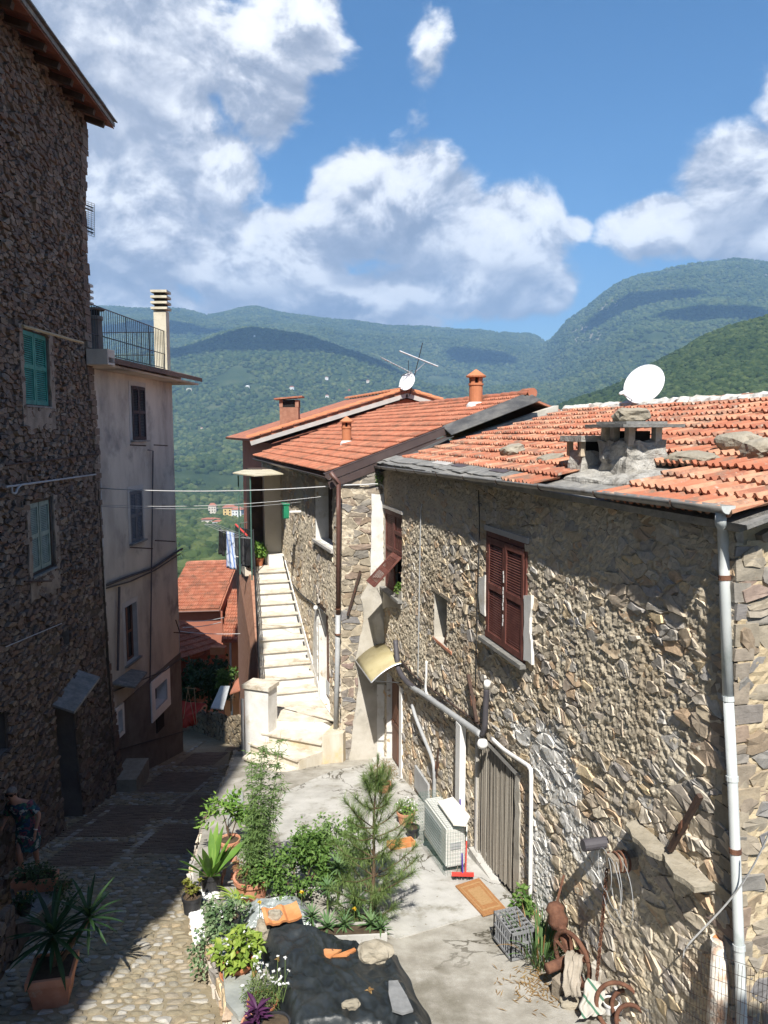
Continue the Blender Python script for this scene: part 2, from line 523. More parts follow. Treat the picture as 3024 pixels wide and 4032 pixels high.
mat('log_pink', [(.26, .17, .13), (.36, .25, .19), (.42, .31, .24)], 6, .85, .4, 30)
mat('metal_brown', [(.065, .045, .042), (.085, .06, .055)], 5, .45, .05, 30, spec=.5)
mat('copper_pipe', [(.10, .045, .035), (.13, .065, .05)], 5, .5, .05, 30, spec=.5)
mat('gutter_grey', [(.16, .155, .15), (.25, .245, .235)], 6, .45, .1, 30, spec=.5, dirt=((.12, .09, .07), 5, .55, .75))
mat('pvc_white', [(.50, .53, .53), (.60, .625, .62)], 2.5, .5, .05, 30, spec=.4, dirt=((.33, .38, .36), 3, .5, .75))
mat('white_paint', [(.72, .715, .70), (.8, .795, .78)], 4, .5, .05, 30, spec=.4)
mat('pipe_grey', [(.33, .34, .35), (.42, .43, .44)], 4, .5, .05, 30, spec=.4)
mat('pipe_dark', [(.06, .055, .065), (.085, .08, .09)], 4, .55, .05, 30, spec=.4)
mat('cable_white', [(.42, .42, .42), (.52, .52, .52)], 4, .6, 0)
mat('cable_dark', [(.03, .03, .032), (.05, .05, .052)], 4, .6, 0)
mat('iron_black', [(.018, .018, .02), (.03, .03, .032)], 8, .5, .1, 30, spec=.5)
mat('rust', [(.075, .036, .025), (.13, .06, .038), (.19, .095, .06)], 9, .9, .4, 50, rnd=.2)
mat('rust_dark', [(.05, .035, .03), (.09, .055, .042)], 9, .9, .4, 50)
mat('lead', [(.05, .05, .052), (.085, .083, .082), (.14, .135, .125)], 3, .7, .3, 20)
mat('dish_white', [(.66, .67, .69), (.72, .73, .75)], 2, .4, 0, spec=.5)
mat('alu', [(.45, .46, .48), (.58, .59, .61)], 6, .35, 0, spec=.5, metal=.6)
mat('black_plastic', [(.022, .022, .024), (.035, .035, .038)], 5, .45, .05, 30, spec=.5)
mat('crate_grey', [(.20, .205, .215), (.25, .255, .265)], 5, .5, .05, 30, spec=.45)
mat('coir', [(.36, .17, .065), (.46, .235, .10)], 30, .95, .6, 160)
mat('coir_pale', [(.42, .25, .11), (.50, .31, .15)], 30, .95, .6, 160)
mat('soil', [(.05, .035, .022), (.09, .065, .042)], 12, .95, .5, 50)
mat('pebble', [(.7, .7, .69), (.8, .8, .79)], 30, .6, .1, 90)
mat('tarp', [(.012, .015, .018), (.02, .025, .028), (.034, .04, .044)], 3, .42, .5, 60, spec=.45, dirt=((.085, .085, .08), 4, .58, .8), bdist=.006)
mat('rock', [(.22, .195, .15), (.31, .275, .215), (.38, .345, .28)], 6, .9, .7, 26, rnd=.4)
mat('cloth_black', [(.014, .014, .016), (.024, .024, .027)], 6, .9, .2, 60)
mat('cloth_grey', [(.05, .05, .055), (.075, .075, .08)], 6, .9, .2, 60)
mat('cloth_white', [(.66, .68, .72), (.74, .75, .77)], 6, .9, .2, 60)
mat('cloth_rag', [(.27, .235, .19), (.38, .335, .28)], 9, .95, .5, 90)
mat('cloth_red', [(.30, .025, .015), (.42, .045, .025)], 6, .85, .2, 40)
mat('plastic_red', [(.55, .05, .04), (.62, .07, .05)], 4, .45, 0, spec=.45)
mat('plastic_purple', [(.055, .03, .22), (.075, .045, .28)], 4, .4, 0, spec=.45)
mat('green_paint', [(.01, .17, .085), (.02, .22, .11)], 4, .45, 0, spec=.45)
mat('fence_green', [(.06, .12, .10), (.085, .16, .135)], 4, .5, 0)
mat('canopy_cream', [(.47, .42, .30), (.56, .51, .38)], 2.2, .6, .05, 30, dirt=((.34, .29, .18), 2.5, .52, .75))
mat('awning', [(.36, .31, .17), (.44, .385, .23)], 2.2, .5, .05, 30, dirt=((.27, .22, .11), 2.5, .52, .75))
mat('curtain', [(.17, .15, .125), (.25, .225, .19), (.31, .285, .245)], 30, .9, .1, 30, rnd=.7)
mat('bead', [(.36, .33, .28), (.48, .45, .40)], 30, .8, 0, rnd=.6)
mat('house_orange', [(.46, .20, .09), (.54, .26, .125)], 1.5, .9, .1, 20)
mat('house_red', [(.27, .10, .065), (.33, .13, .085)], 1.5, .9, .1, 20)
mat('house_cream', [(.58, .52, .42), (.66, .60, .50)], 1.5, .9, .1, 20)
mat('house_yellow', [(.62, .44, .18), (.68, .5, .22)], 1.5, .9, .1, 20)
mat('house_white', [(.66, .65, .62), (.74, .73, .70)], 1.5, .9, .1, 20)
mat('brick_wall', [(.22, .10, .065), (.30, .15, .10), (.38, .22, .15)], 7, .9, .4, 40, rnd=.5)
mat('brick_lane', [(.15, .11, .085), (.20, .15, .115), (.24, .19, .15)], 7, .9, .4, 40, rnd=.6)
mat('skin', [(.42, .22, .15), (.47, .255, .18)], 9, .55, .05, 60)
mat('hair', [(.16, .14, .125), (.24, .215, .195)], 30, .7, .3, 90)
mat('glass_dark', [(.01, .01, .012), (.016, .016, .018)], 3, .08, 0, spec=.6)
mat('dark_room', [(.012, .011, .010), (.018, .016, .015)], 3, .95, 0)
mat('ac_body', [(.55, .55, .52), (.63, .63, .60)], 3, .5, .05, 30, spec=.4)
mat('marble_slab', [(.68, .65, .58), (.76, .74, .68)], 3, .4, .05, 20)

mat('plaster_dirty', [(.15, .12, .095), (.22, .18, .145), (.27, .225, .185)], 3, .92, .3, 30)
mat('pvc_dim', [(.40, .37, .32), (.47, .44, .39)], 3, .6, .05)
mat('wood_pole', [(.30, .24, .14), (.38, .31, .19)], 5, .7, .1)
mat('soffit_red', [(.16, .06, .035), (.22, .085, .05), (.26, .11, .065)], 4, .85, .2, 20, rnd=.5)
mat('alu_dim', [(.20, .21, .22), (.26, .27, .28)], 6, .5, 0)
mat('eave_dark', [(.10, .065, .05), (.14, .09, .07)], 5, .8, .2, 30, rnd=.4)
mat('chimney_cream', [(.42, .38, .29), (.52, .475, .37), (.56, .52, .42)], 3, .9, .2, 20)
mat('slab_grey', [(.26, .275, .26), (.34, .355, .335), (.40, .41, .385)], 2.5, .85, .3, 30, dirt=((.22, .21, .16), 3, .54, .75))

def leaf_mat(name, c0, c1, c2, trans=.25, rough=.55):
    m, t, b, pos = new_mat(name)
    r = piece_rnd(t)
    f = t.m('ADD', t.m('MULTIPLY', t.noise(pos, 7, 3, .6), .55), t.m('MULTIPLY', r, .5))
    col = t.ramp(f, [(.2, c0), (.5, c1), (.85, c2)])
    t.put(b.inputs['Base Color'], col)
    b.inputs['Roughness'].default_value = rough
    b.inputs['Specular IOR Level'].default_value = .35
    tr = t.n('ShaderNodeBsdfTranslucent')
    t.put(tr.inputs[0], col)
    ms = t.n('ShaderNodeMixShader')
    ms.inputs[0].default_value = trans
    out = m.node_tree.nodes['Material Output']
    m.node_tree.links.new(b.outputs[0], ms.inputs[1])
    m.node_tree.links.new(tr.outputs[0], ms.inputs[2])
    m.node_tree.links.new(ms.outputs[0], out.inputs[0])
    MT[name] = m
leaf_mat('leaf_mid', (.045, .10, .022), (.095, .18, .036), (.17, .27, .065))
leaf_mat('leaf_dark', (.012, .035, .012), (.022, .06, .018), (.04, .09, .028))
leaf_mat('leaf_bright', (.07, .16, .025), (.14, .27, .045), (.24, .36, .07))
leaf_mat('leaf_lime', (.13, .21, .03), (.22, .32, .05), (.36, .42, .09))
leaf_mat('leaf_bamboo', (.08, .14, .045), (.14, .23, .07), (.22, .32, .11))
leaf_mat('leaf_pine', (.09, .15, .045), (.16, .24, .07), (.26, .33, .12), .35)
leaf_mat('leaf_ivy', (.05, .10, .035), (.12, .20, .085), (.34, .40, .24))
leaf_mat('leaf_succulent', (.06, .075, .012), (.14, .15, .02), (.24, .24, .05), .1)
leaf_mat('leaf_dry', (.20, .11, .04), (.30, .19, .08), (.38, .27, .13))
leaf_mat('leaf_purple', (.04, .012, .04), (.075, .02, .07), (.12, .04, .11), .15)
leaf_mat('leaf_grey', (.05, .085, .05), (.085, .13, .075), (.14, .18, .11), .15)
leaf_mat('petal_white', (.68, .68, .66), (.76, .76, .74), (.8, .8, .79), .2)
leaf_mat('petal_yellow', (.65, .42, .02), (.72, .5, .03), (.76, .56, .05), .2)
leaf_mat('petal_red', (.5, .03, .03), (.6, .05, .05), (.65, .09, .08), .2)
leaf_mat('leaf_ivy_dark', (.03, .06, .02), (.06, .10, .035), (.14, .18, .07))
leaf_mat('leaf_grassy', (.06, .10, .03), (.11, .16, .05), (.17, .22, .08), .15)
leaf_mat('leaf_aloe', (.05, .11, .04), (.085, .16, .06), (.14, .22, .09), .1)
leaf_mat('leaf_rusty', (.16, .10, .03), (.24, .15, .05), (.30, .21, .08), .15)
leaf_mat('leaf_iris', (.05, .10, .03), (.085, .16, .05), (.15, .24, .09), .2)
leaf_mat('leaf_hill', (.016, .036, .010), (.032, .064, .015), (.062, .105, .026), .0, .9)
leaf_mat('leaf_olive', (.040, .062, .026), (.07, .10, .042), (.11, .15, .065), .0, .9)
mat('terra_orange', [(.50, .19, .07), (.58, .25, .10), (.64, .31, .14)], 5, .85, .2, 40)
mat('slab_dark', [(.15, .155, .16), (.20, .205, .21), (.26, .265, .27)], 4, .8, .3, 30)
mat('film_grey', [(.22, .25, .25), (.32, .35, .35)], 3, .2, .3, 30, spec=.6)
mat('cable_dim', [(.30, .30, .31), (.36, .36, .37)], 4, .6, 0)
mat('pipe_flaked', [(.42, .24, .15), (.60, .55, .48), (.70, .67, .62)], 8, .9, .4, 30)
stone_mat('rubble_left2', [(.20, .165, .12), (.26, .21, .14), (.17, .15, .12), (.23, .18, .12)], None, 12)
mat('lips', [(.30, .09, .08), (.34, .11, .10)], 9, .5, 0)
mat('shelf_tan', [(.24, .20, .14), (.34, .285, .20), (.40, .34, .25)], 7, .9, .5, 40)
mat('bark', [(.085, .055, .035), (.14, .095, .06)], 10, .9, .4, 40)
mat('stalk_green', [(.10, .16, .04), (.15, .21, .06)], 10, .7, .1, 40)

def dress_mat():
    m, t, b, pos = new_mat('dress_print')
    vor = t.n('ShaderNodeTexVoronoi'); t.put(vor.inputs['Vector'], t.vm('ADD', pos, t.vm('SCALE', t.noise(pos, 6, 2, .5, out='Color'), s=.3)))
    vor.inputs['Scale'].default_value = 13
    c = t.n('ShaderNodeSeparateColor'); t.put(c.inputs[0], vor.outputs['Color'])
    col = t.ramp(c.outputs[0], [(0, (.015, .05, .06)), (.25, (.03, .16, .17)), (.45, (.02, .05, .13)), (.6, (.20, .06, .09)), (.75, (.04, .14, .07)), (.9, (.40, .42, .40))], 'CONSTANT')
    col = t.mix(t.smooth(t.noise(pos, 26, 4, .6), .45, .6), col, (.02, .045, .06))
    t.put(b.inputs['Base Color'], col)
    b.inputs['Roughness'].default_value = .85
    MT['dress_print'] = m
dress_mat()
def stripe_mat(name, base, stripe, axis, freq, lo):
    m, t, b, pos = new_mat(name)
    s = t.m('FRACT', t.m('MULTIPLY', t.vm('DOT_PRODUCT', pos, axis), freq))
    col = t.mix(t.smooth(s, lo, lo + .05), base, stripe)
    t.put(b.inputs['Base Color'], col)
    b.inputs['Roughness'].default_value = .9
    MT[name] = m
stripe_mat('cloth_stripe', (.42, .40, .36), (.06, .15, .10), (.8, .3, .5), 7.5, .80)
stripe_mat('cloth_blue', (.6, .66, .78), (.16, .26, .58), (.9, .2, .1), 9, .62)

def clear_mat(name, col, alpha, rough=.25):
    m, t, b, pos = new_mat(name)
    b.inputs['Base Color'].default_value = (*col, 1)
    b.inputs['Roughness'].default_value = rough
    b.inputs['Alpha'].default_value = alpha
    MT[name] = m
clear_mat('film_clear', (.5, .55, .55), .45, .15)
# ---------------------------------------------------------------- hills, woods and air
def canopy_mat(name, a, b_, c):
    m, t, b, pos = new_mat(name)
    f = t.m('ADD', t.m('MULTIPLY', t.noise(pos, .11, 3, .6), .6), t.m('MULTIPLY', t.noise(pos, .006, 4, .6), .5))
    f = t.m('ADD', f, t.m('MULTIPLY', t.m('SUBTRACT', t.n('ShaderNodeObjectInfo').outputs['Random'], .5), .25))
    col = t.ramp(f, [(.34, a), (.55, b_), (.78, c)])
    t.put(b.inputs['Base Color'], col)
    b.inputs['Roughness'].default_value = .95
    b.inputs['Specular IOR Level'].default_value = .1
    bump(t, b, t.noise(pos, 1.3, 4, .7), .9, .8)
    MT[name] = m
canopy_mat('canopy', (.022, .042, .013), (.056, .084, .026), (.13, .15, .052))
canopy_mat('canopy_near', (.016, .032, .009), (.04, .064, .018), (.085, .112, .036))
def hill_mat():
    m, t, b, pos = new_mat('hill_ground')
    f = t.noise(pos, .012, 6, .65)
    col = t.ramp(f, [(.3, (.03, .052, .018)), (.5, (.055, .08, .028)), (.68, (.11, .125, .05)), (.8, (.19, .18, .10))])
    rock = t.m('MULTIPLY', t.smooth(t.noise(pos, .009, 7, .7), .60, .68), t.smooth(t.n('ShaderNodeSeparateXYZ').outputs[2], 0, 1))
    sep = t.n('ShaderNodeSeparateXYZ'); t.put(sep.inputs[0], pos)
    bare = blob_mask(t, pos, [(tuple(aty(2930, 1075, 3500)), (150, 350, 90)), (tuple(aty(2350, 1230, 3300)), (90, 300, 45)), (tuple(aty(2290, 1300, 3000)), (45, 260, 110))], .02, .6)
    col = t.mix(t.m('MULTIPLY', bare, .8), col, (.30, .265, .20))
    t.put(b.inputs['Base Color'], col)
    b.inputs['Roughness'].default_value = .95
    b.inputs['Specular IOR Level'].default_value = .1
    bump(t, b, t.noise(pos, .15, 5, .7), 1.0, 4)
    MT['hill_ground'] = m
hill_mat()

def interp(x, xs, ys): return float(np.interp(x, xs, ys))
SKY_PX = [-1500, -300, 300, 700, 760, 820, 950, 1010, 1090, 1200, 1300, 1400, 1500, 1640, 1760, 1900, 2080, 2140]
SKY_PY = [1150, 1190, 1215, 1220, 1226, 1244, 1217, 1212, 1230, 1250, 1264, 1275, 1285, 1294, 1299, 1304, 1318, 1330]
MNT_PX = [2080, 2180, 2300, 2400, 2480, 2600, 2700, 2850, 2950, 3024, 3300, 3700, 4600]
MNT_PY = [1340, 1285, 1200, 1120, 1070, 1046, 1036, 1022, 1026, 1048, 1090, 1060, 1150]
SPUR_PX = [-1500, 300, 600, 700, 800, 900, 1008, 1220, 1382, 1505, 1570, 1700, 1900, 2100]
SPUR_PY = [1480, 1430, 1405, 1392, 1350, 1318, 1303, 1336, 1401, 1450, 1482, 1530, 1545, 1530]
HY = [30, 60, 150, 350, 500, 800, 1200, 1800, 2400, 2950, 3600, 4500, 5600]
def hill_py(px):
    spur, skyl = interp(px, SPUR_PX, SPUR_PY), interp(px, SKY_PX, SKY_PY)
    left = [None, None, None, 2200, 2120, 2010, 1850, max(1640, spur + 60), spur, max(spur + 12, skyl + 95), skyl + 55, skyl, skyl + 75]
    mnt = interp(px, MNT_PX, MNT_PY)
    right = [None, None, None, 2150, 2050, 1900, 1780, 1600, mnt + 260, mnt + 120, mnt, mnt + 95, mnt + 190]
    if px > 2080: w = min(1, max(0, (px - 2080) / 150))
    else: w = 0
    w = w * w * (3 - 2 * w)
    return [None if a is None else a * (1 - w) + b * w for a, b in zip(left, right)]
def build_hill_grid(px0, px1, ncol, ys, pyf, nz_amp):
    us = np.linspace((px0 - 1512) / FPX, (px1 - 1512) / FPX, ncol)
    Z = np.zeros((ncol, len(ys)))
    for i, u in enumerate(us):
        px = 1512 + u * FPX
        pys = pyf(px)
        hy, hz = [], []
        for y, py in zip(HY if pyf is hill_py else NHY, pys):
            hy.append(y)
            hz.append({30: -9, 60: -19, 150: -36}.get(y) if py is None else aty(px, py, y).z)
        z = np.interp(ys, hy, hz)
        for j, y in enumerate(ys):
            a = nz_amp(y)
            if a:
                p = Vector((u * y, y, 0))
                z[j] += a * (mnoise.fractal(p / 420 + Vector((3, 7, 1)), 1.0, 2.1, 5) * 1.0 - abs(mnoise.noise(p / 260)) * .9 + .25)
        Z[i] = z
    return us, Z
def grid_mesh(name, us, ys, Z, m):
    nc, nr = Z.shape
    vs = [(us[i] * ys[j], ys[j], Z[i, j]) for i in range(nc) for j in range(nr)]
    fs = [(i * nr + j, (i + 1) * nr + j, (i + 1) * nr + j + 1, i * nr + j + 1) for i in range(nc - 1) for j in range(nr - 1)]
    me = bpy.data.meshes.new(name)
    me.from_pydata(vs, [], fs)
    me.polygons.foreach_set('use_smooth', np.ones(len(me.polygons), dtype=bool))
    o = link(name, me, m)
    o['kind'] = 'structure'
    return o
HILL_YS = np.unique(np.concatenate([np.geomspace(30, 800, 26), np.linspace(800, 2950, 62), np.linspace(2950, 4500, 38), [4800, 5200, 5600]]))
def hamp(y): return 0 if y < 300 else min(1, (y - 300) / 800) * 30 * (1 if y < 4300 else .5)
HUS, HZ = build_hill_grid(-2600, 5200, 260, HILL_YS, hill_py, hamp)
grid_mesh('mountain', HUS, HILL_YS, HZ, MT['hill_ground'])
NHY = [260, 420, 620, 820, 1000, 1200]
NSK_PX = [2000, 2250, 2400, 2550, 2650, 2750, 2850, 2950, 3024, 3300, 3900, 5200]
NSK_PY = [1680, 1585, 1535, 1448, 1392, 1332, 1290, 1262, 1240, 1200, 1150, 1200]
def near_py(px):
    s = interp(px, NSK_PX, NSK_PY)
    return [2100, 1850, (1850 * .35 + s * .65), s, s + 70, 1750]
NH_YS = np.linspace(260, 1200, 60)
NUS, NZ = build_hill_grid(1950, 5200, 130, NH_YS, near_py, lambda y: 5 * min(1, max(0, 1 - abs(y - 620) / 420)))
grid_mesh('hill', NUS, NH_YS, NZ, MT['hill_ground'])

def bil(us, ys, Z, u, y):
    fi = np.clip((u - us[0]) / (us[1] - us[0]), 0, len(us) - 1.001)
    i = int(fi); fi -= i
    j = int(np.clip(np.searchsorted(ys, y) - 1, 0, len(ys) - 2))
    fj = (y - ys[j]) / (ys[j + 1] - ys[j])
    return (Z[i, j] * (1 - fi) + Z[i + 1, j] * fi) * (1 - fj) + (Z[i, j + 1] * (1 - fi) + Z[i + 1, j + 1] * fi) * fj
def hill_z(x, y): return bil(HUS, HILL_YS, HZ, x / y, y)
def hill_hit(px, py, us=None, ys=None, Z=None):
    d = ray(px, py)
    y = 300.
    while y < 4400:
        p = CAM + d * (y / d.y)
        if p.z < bil(HUS, HILL_YS, HZ, p.x / y, y): return p
        y *= 1.004
    return CAM + d * (2000 / d.y)

def tree_cover(name, pts, scl, material, sub):
    me = bpy.data.meshes.new(name)
    me.from_pydata(pts, [], [])
    a = me.attributes.new('scl', 'FLOAT', 'POINT')
    a.data.foreach_set('value', np.array(scl, dtype=np.float32))
    o = link(name, me)
    g = bpy.data.node_groups.new(name, 'GeometryNodeTree')
    g.interface.new_socket('Geometry', in_out='INPUT', socket_type='NodeSocketGeometry')
    g.interface.new_socket('Geometry', in_out='OUTPUT', socket_type='NodeSocketGeometry')
    N, L = g.nodes, g.links
    gi, go = N.new('NodeGroupInput'), N.new('NodeGroupOutput')
    ico = N.new('GeometryNodeMeshIcoSphere'); ico.inputs['Subdivisions'].default_value = sub
    ico.inputs['Radius'].default_value = 1
    nz = N.new('ShaderNodeTexNoise'); nz.inputs['Scale'].default_value = 1.9; nz.inputs['Detail'].default_value = 4
    nz.inputs['Roughness'].default_value = .75
    sub_ = N.new('ShaderNodeVectorMath'); sub_.operation = 'SUBTRACT'; sub_.inputs[1].default_value = (.5, .5, .5)
    scv = N.new('ShaderNodeVectorMath'); scv.operation = 'SCALE'; scv.inputs['Scale'].default_value = 1.5
    sp = N.new('GeometryNodeSetPosition')
    L.new(ico.outputs['Mesh'], sp.inputs['Geometry'])
    L.new(nz.outputs['Color'], sub_.inputs[0]); L.new(sub_.outputs[0], scv.inputs[0]); L.new(scv.outputs[0], sp.inputs['Offset'])
    sm = N.new('GeometryNodeSetMaterial'); sm.inputs['Material'].default_value = material
    L.new(sp.outputs[0], sm.inputs['Geometry'])
    iop = N.new('GeometryNodeInstanceOnPoints')
    L.new(gi.outputs[0], iop.inputs['Points']); L.new(sm.outputs[0], iop.inputs['Instance'])
    rv = N.new('FunctionNodeRandomValue'); rv.data_type = 'FLOAT_VECTOR'
    rv.inputs[0].default_value = (-.3, -.3, 0); rv.inputs[1].default_value = (.3, .3, 6.28)
    L.new(rv.outputs[0], iop.inputs['Rotation'])
    na = N.new('GeometryNodeInputNamedAttribute'); na.data_type = 'FLOAT'; na.inputs[0].default_value = 'scl'
    cx = N.new('ShaderNodeVectorMath'); cx.operation = 'SCALE'; cx.inputs[0].default_value = (1, 1, .85)
    L.new(na.outputs[0], cx.inputs['Scale'])
    L.new(cx.outputs[0], iop.inputs['Scale'])
    L.new(iop.outputs[0], go.inputs[0])
    md = o.modifiers.new('trees', 'NODES'); md.node_group = g
    return o
def scatter(us_rng, y0, y1, n, us, ys, Z, rfun, seed, gapscale, gap, pw=1.0):
    rs = np.random.RandomState(seed)
    U = rs.uniform(us_rng[0], us_rng[1], n)
    k = pw + 1
    Y = (y0 ** k + rs.uniform(0, 1, n) * (y1 ** k - y0 ** k)) ** (1 / k)
    pts, sc = [], []
    for u, y in zip(U, Y):
        g = mnoise.fractal(Vector((u * y, y, 0)) / gapscale, 1.0, 2.0, 3)
        if g > gap: continue
        r = rfun(y) * rs.uniform(.6, 1.25)
        z = bil(us, ys, Z, u, y)
        pts.append((u * y, y, z + r * .35)); sc.append(r)
    return pts, sc
p_, s_ = scatter((-.62, .62), 260, 4500, 84000, HUS, HILL_YS, HZ, lambda y: 3.6 + 4.2 * min(1, y / 3000), 3, 160, .62, .55)
tag(tree_cover('forest', p_, s_, MT['canopy'], 2), 'green woodland covering the far mountainsides across the valley', 'forest', kind='stuff')
p_, s_ = scatter((.16, .66), 430, 900, 15000, NUS, NH_YS, NZ, lambda y: 3.3, 5, 60, .55, 1.0)
tag(tree_cover('woodland', p_, s_, MT['canopy_near'], 2), 'bright green woodland on the nearer hill behind the big satellite dish', 'woodland', kind='stuff')

# the air between here and the ridges
def build_haze():
    mb = MB()
    zlo, zhi = -140, float(max(HZ.max(), NZ.max())) + 25
    mb.box8([(-7600, -30, zlo), (7600, -30, zlo), (7600, 5700, zlo), (-7600, 5700, zlo), (-7600, -30, zhi), (7600, -30, zhi), (7600, 5700, zhi), (-7600, 5700, zhi)])
    m = bpy.data.materials.new('air'); m.use_nodes = True
    nt = m.node_tree
    nt.nodes.clear()
    out = nt.nodes.new('ShaderNodeOutputMaterial')
    pv = nt.nodes.new('ShaderNodeVolumePrincipled')
    pv.inputs['Color'].default_value = (.36, .62, 1.0, 1)
    pv.inputs['Density'].default_value = HAZE_DENSITY
    pv.inputs['Anisotropy'].default_value = 0.0
    nt.links.new(pv.outputs[0], out.inputs['Volume'])
    m.cycles.homogeneous_volume = True if hasattr(m.cycles, 'homogeneous_volume') else None
    o = mb.build('haze', m)
    tag(o, 'thin blue summer haze filling the valley air', 'haze', kind='stuff')
HAZE_DENSITY = 1.85e-4
build_haze()

# high clouds above the frame; their shade falls on the slopes
def cloud(px, py, r, seed, lab, z=2600):
    p = hill_hit(px, py)
    c = p - SUN_DIR * ((z - p.z) / -SUN_DIR.z)
    me = rock_mesh('cloud', seed, (r[0], r[1], 55), 4, .5)
    o = place('cloud', me, MT['cloud'], None, Matrix.Translation(c))
    tag(o, lab, 'cloud', 'clouds above the valley', 'structure')
# ---------------------------------------------------------------- masonry
def voronoi(u0, u1, v0, v1, su, sv, seed, drop=.14, extra=.16, jit=.42):
    """irregular cells about su x sv in size; returns polygons in (u, v)"""
    rs = random.Random(seed)
    nu, nv = max(1, int((u1 - u0) / su)), max(1, int((v1 - v0) / sv))
    au, av = (u1 - u0) / nu, (v1 - v0) / nv
    k = su / sv
    pts = []
    for j in range(-1, nv + 1):
        off = rs.random()
        for i in range(-1, nu + 1):
            if rs.random() < drop: continue
            m = 2 if rs.random() < extra else 1
            for _ in range(m):
                pts.append((u0 + (i + .5 + (off - .5) * .9 + rs.uniform(-jit, jit)) * au, v0 + (j + .5 + rs.uniform(-jit, jit) * .8) * av))
    S = [(p[0] / k, p[1]) for p in pts]
    cell = sv * 1.5
    grid = {}
    for i, p in enumerate(S):
        grid.setdefault((int(p[0] // cell), int(p[1] // cell)), []).append(i)
    out = []
    R = sv * 2.2
    for i, p in enumerate(S):
        if not (u0 <= pts[i][0] <= u1 and v0 <= pts[i][1] <= v1): continue
        poly = [(p[0] - R, p[1] - R), (p[0] + R, p[1] - R), (p[0] + R, p[1] + R), (p[0] - R, p[1] + R)]
        gx, gy = int(p[0] // cell), int(p[1] // cell)
        nb = [q for a in range(-2, 3) for b in range(-2, 3) for q in grid.get((gx + a, gy + b), ())]
        nb.sort(key=lambda q: (S[q][0] - p[0]) ** 2 + (S[q][1] - p[1]) ** 2)
        for q in nb[1:22]:
            dx, dy = S[q][0] - p[0], S[q][1] - p[1]
            if dx == 0 and dy == 0: continue
            mx, my = (S[q][0] + p[0]) / 2, (S[q][1] + p[1]) / 2
            new = []
            for a in range(len(poly)):
                A, B = poly[a], poly[(a + 1) % len(poly)]
                da, db = (A[0] - mx) * dx + (A[1] - my) * dy, (B[0] - mx) * dx + (B[1] - my) * dy
                if da <= 0: new.append(A)
                if (da < 0) != (db < 0) and da != db:
                    t = da / (da - db)
                    new.append((A[0] + (B[0] - A[0]) * t, A[1] + (B[1] - A[1]) * t))
            poly = new
            if len(poly) < 3: break
        if len(poly) >= 3:
            poly = [(min(max(x * k, u0), u1), min(max(y, v0), v1)) for x, y in poly]
            # merge points that nearly coincide
            q = []
            for a in poly:
                if not q or abs(a[0] - q[-1][0]) + abs(a[1] - q[-1][1]) > .018: q.append(a)
            if len(q) >= 3 and abs(q[0][0] - q[-1][0]) + abs(q[0][1] - q[-1][1]) <= .018: q.pop()
            if len(q) >= 3: out.append(q)
    return out
def chaikin(poly, c=.25):
    o = []
    for a, b in zip(poly, poly[1:] + poly[:1]):
        o.append((a[0] + (b[0] - a[0]) * c, a[1] + (b[1] - a[1]) * c))
        o.append((b[0] + (a[0] - b[0]) * c, b[1] + (a[1] - b[1]) * c))
    return o
def jagged(poly, rs, amt):
    o = []
    for a, b in zip(poly, poly[1:] + poly[:1]):
        L = math.hypot(b[0] - a[0], b[1] - a[1])
        o.append((a[0] + rs.uniform(-amt, amt) * .6, a[1] + rs.uniform(-amt, amt) * .6))
        if L > .07:
            t = rs.uniform(.35, .65); k = rs.uniform(-.13, .09) * L
            o.append((a[0] + (b[0] - a[0]) * t - (b[1] - a[1]) / L * k, a[1] + (b[1] - a[1]) * t + (b[0] - a[0]) / L * k))
    return o
def stone_geo(poly, pos, gap, out, depth, rs, bev=.35, dome=.0, rough=.012, soft=.5, tilt=.12):
    """one stone: polygon in wall coordinates -> (verts, faces). pos(u, v, w) -> point"""
    cx = sum(p[0] for p in poly) / len(poly); cy = sum(p[1] for p in poly) / len(poly)
    sz = max(.03, sum(math.hypot(p[0] - cx, p[1] - cy) for p in poly) / len(poly))
    s1 = max(.55, 1 - gap / sz)
    s2 = s1 * (1 - bev * min(1, .05 / sz) - .06)
    tu, tv = rs.uniform(-tilt, tilt), rs.uniform(-tilt, tilt)
    n = len(poly)
    ring = lambda s, w, r: [pos(cx + (x - cx) * s, cy + (y - cy) * s, w + (x - cx) * s * tu + (y - cy) * s * tv + rs.uniform(-r, r)) for x, y in poly]
    v = ring(s1, -depth, 0) + ring(s1 * (1 - .2 * soft), out, rough)
    f = [(i, (i + 1) % n, (i + 1) % n + n, i + n) for i in range(n)]
    v.append(pos(cx + rs.uniform(-.2, .2) * sz, cy + rs.uniform(-.2, .2) * sz, out + dome + rs.uniform(-rough, rough)))
    f += [(n + i, n + (i + 1) % n, 2 * n) for i in range(n)]
    return v, f, (cx, cy, sz)
def in_holes(u, v, holes, pad=0):
    for h in holes:
        if h[0] - pad < u < h[1] + pad and h[2] - pad < v < h[3] + pad: return True
    return False
def clip_poly(poly, holes):
    """push a polygon's corners out of rectangular openings"""
    cx = sum(p[0] for p in poly) / len(poly); cy = sum(p[1] for p in poly) / len(poly)
    for (a, b, c, d) in holes:
        if a < cx < b and c < cy < d: return None
        q = []
        for (x, y) in poly:
            if a < x < b and c < y < d:
                m = min((x - a, 0), (b - x, 1), (y - c, 2), (d - y, 3))[1]
                if cx <= a: x = a
                elif cx >= b: x = b
                elif cy <= c: y = c
                elif cy >= d: y = d
                else: x, y = [(a, y), (b, y), (x, c), (x, d)][m]
            q.append((x, y))
        poly = q
    area = 0
    for a, b in zip(poly, poly[1:] + poly[:1]): area += a[0] * b[1] - b[0] * a[1]
    return poly if abs(area) / 2 > .002 else None
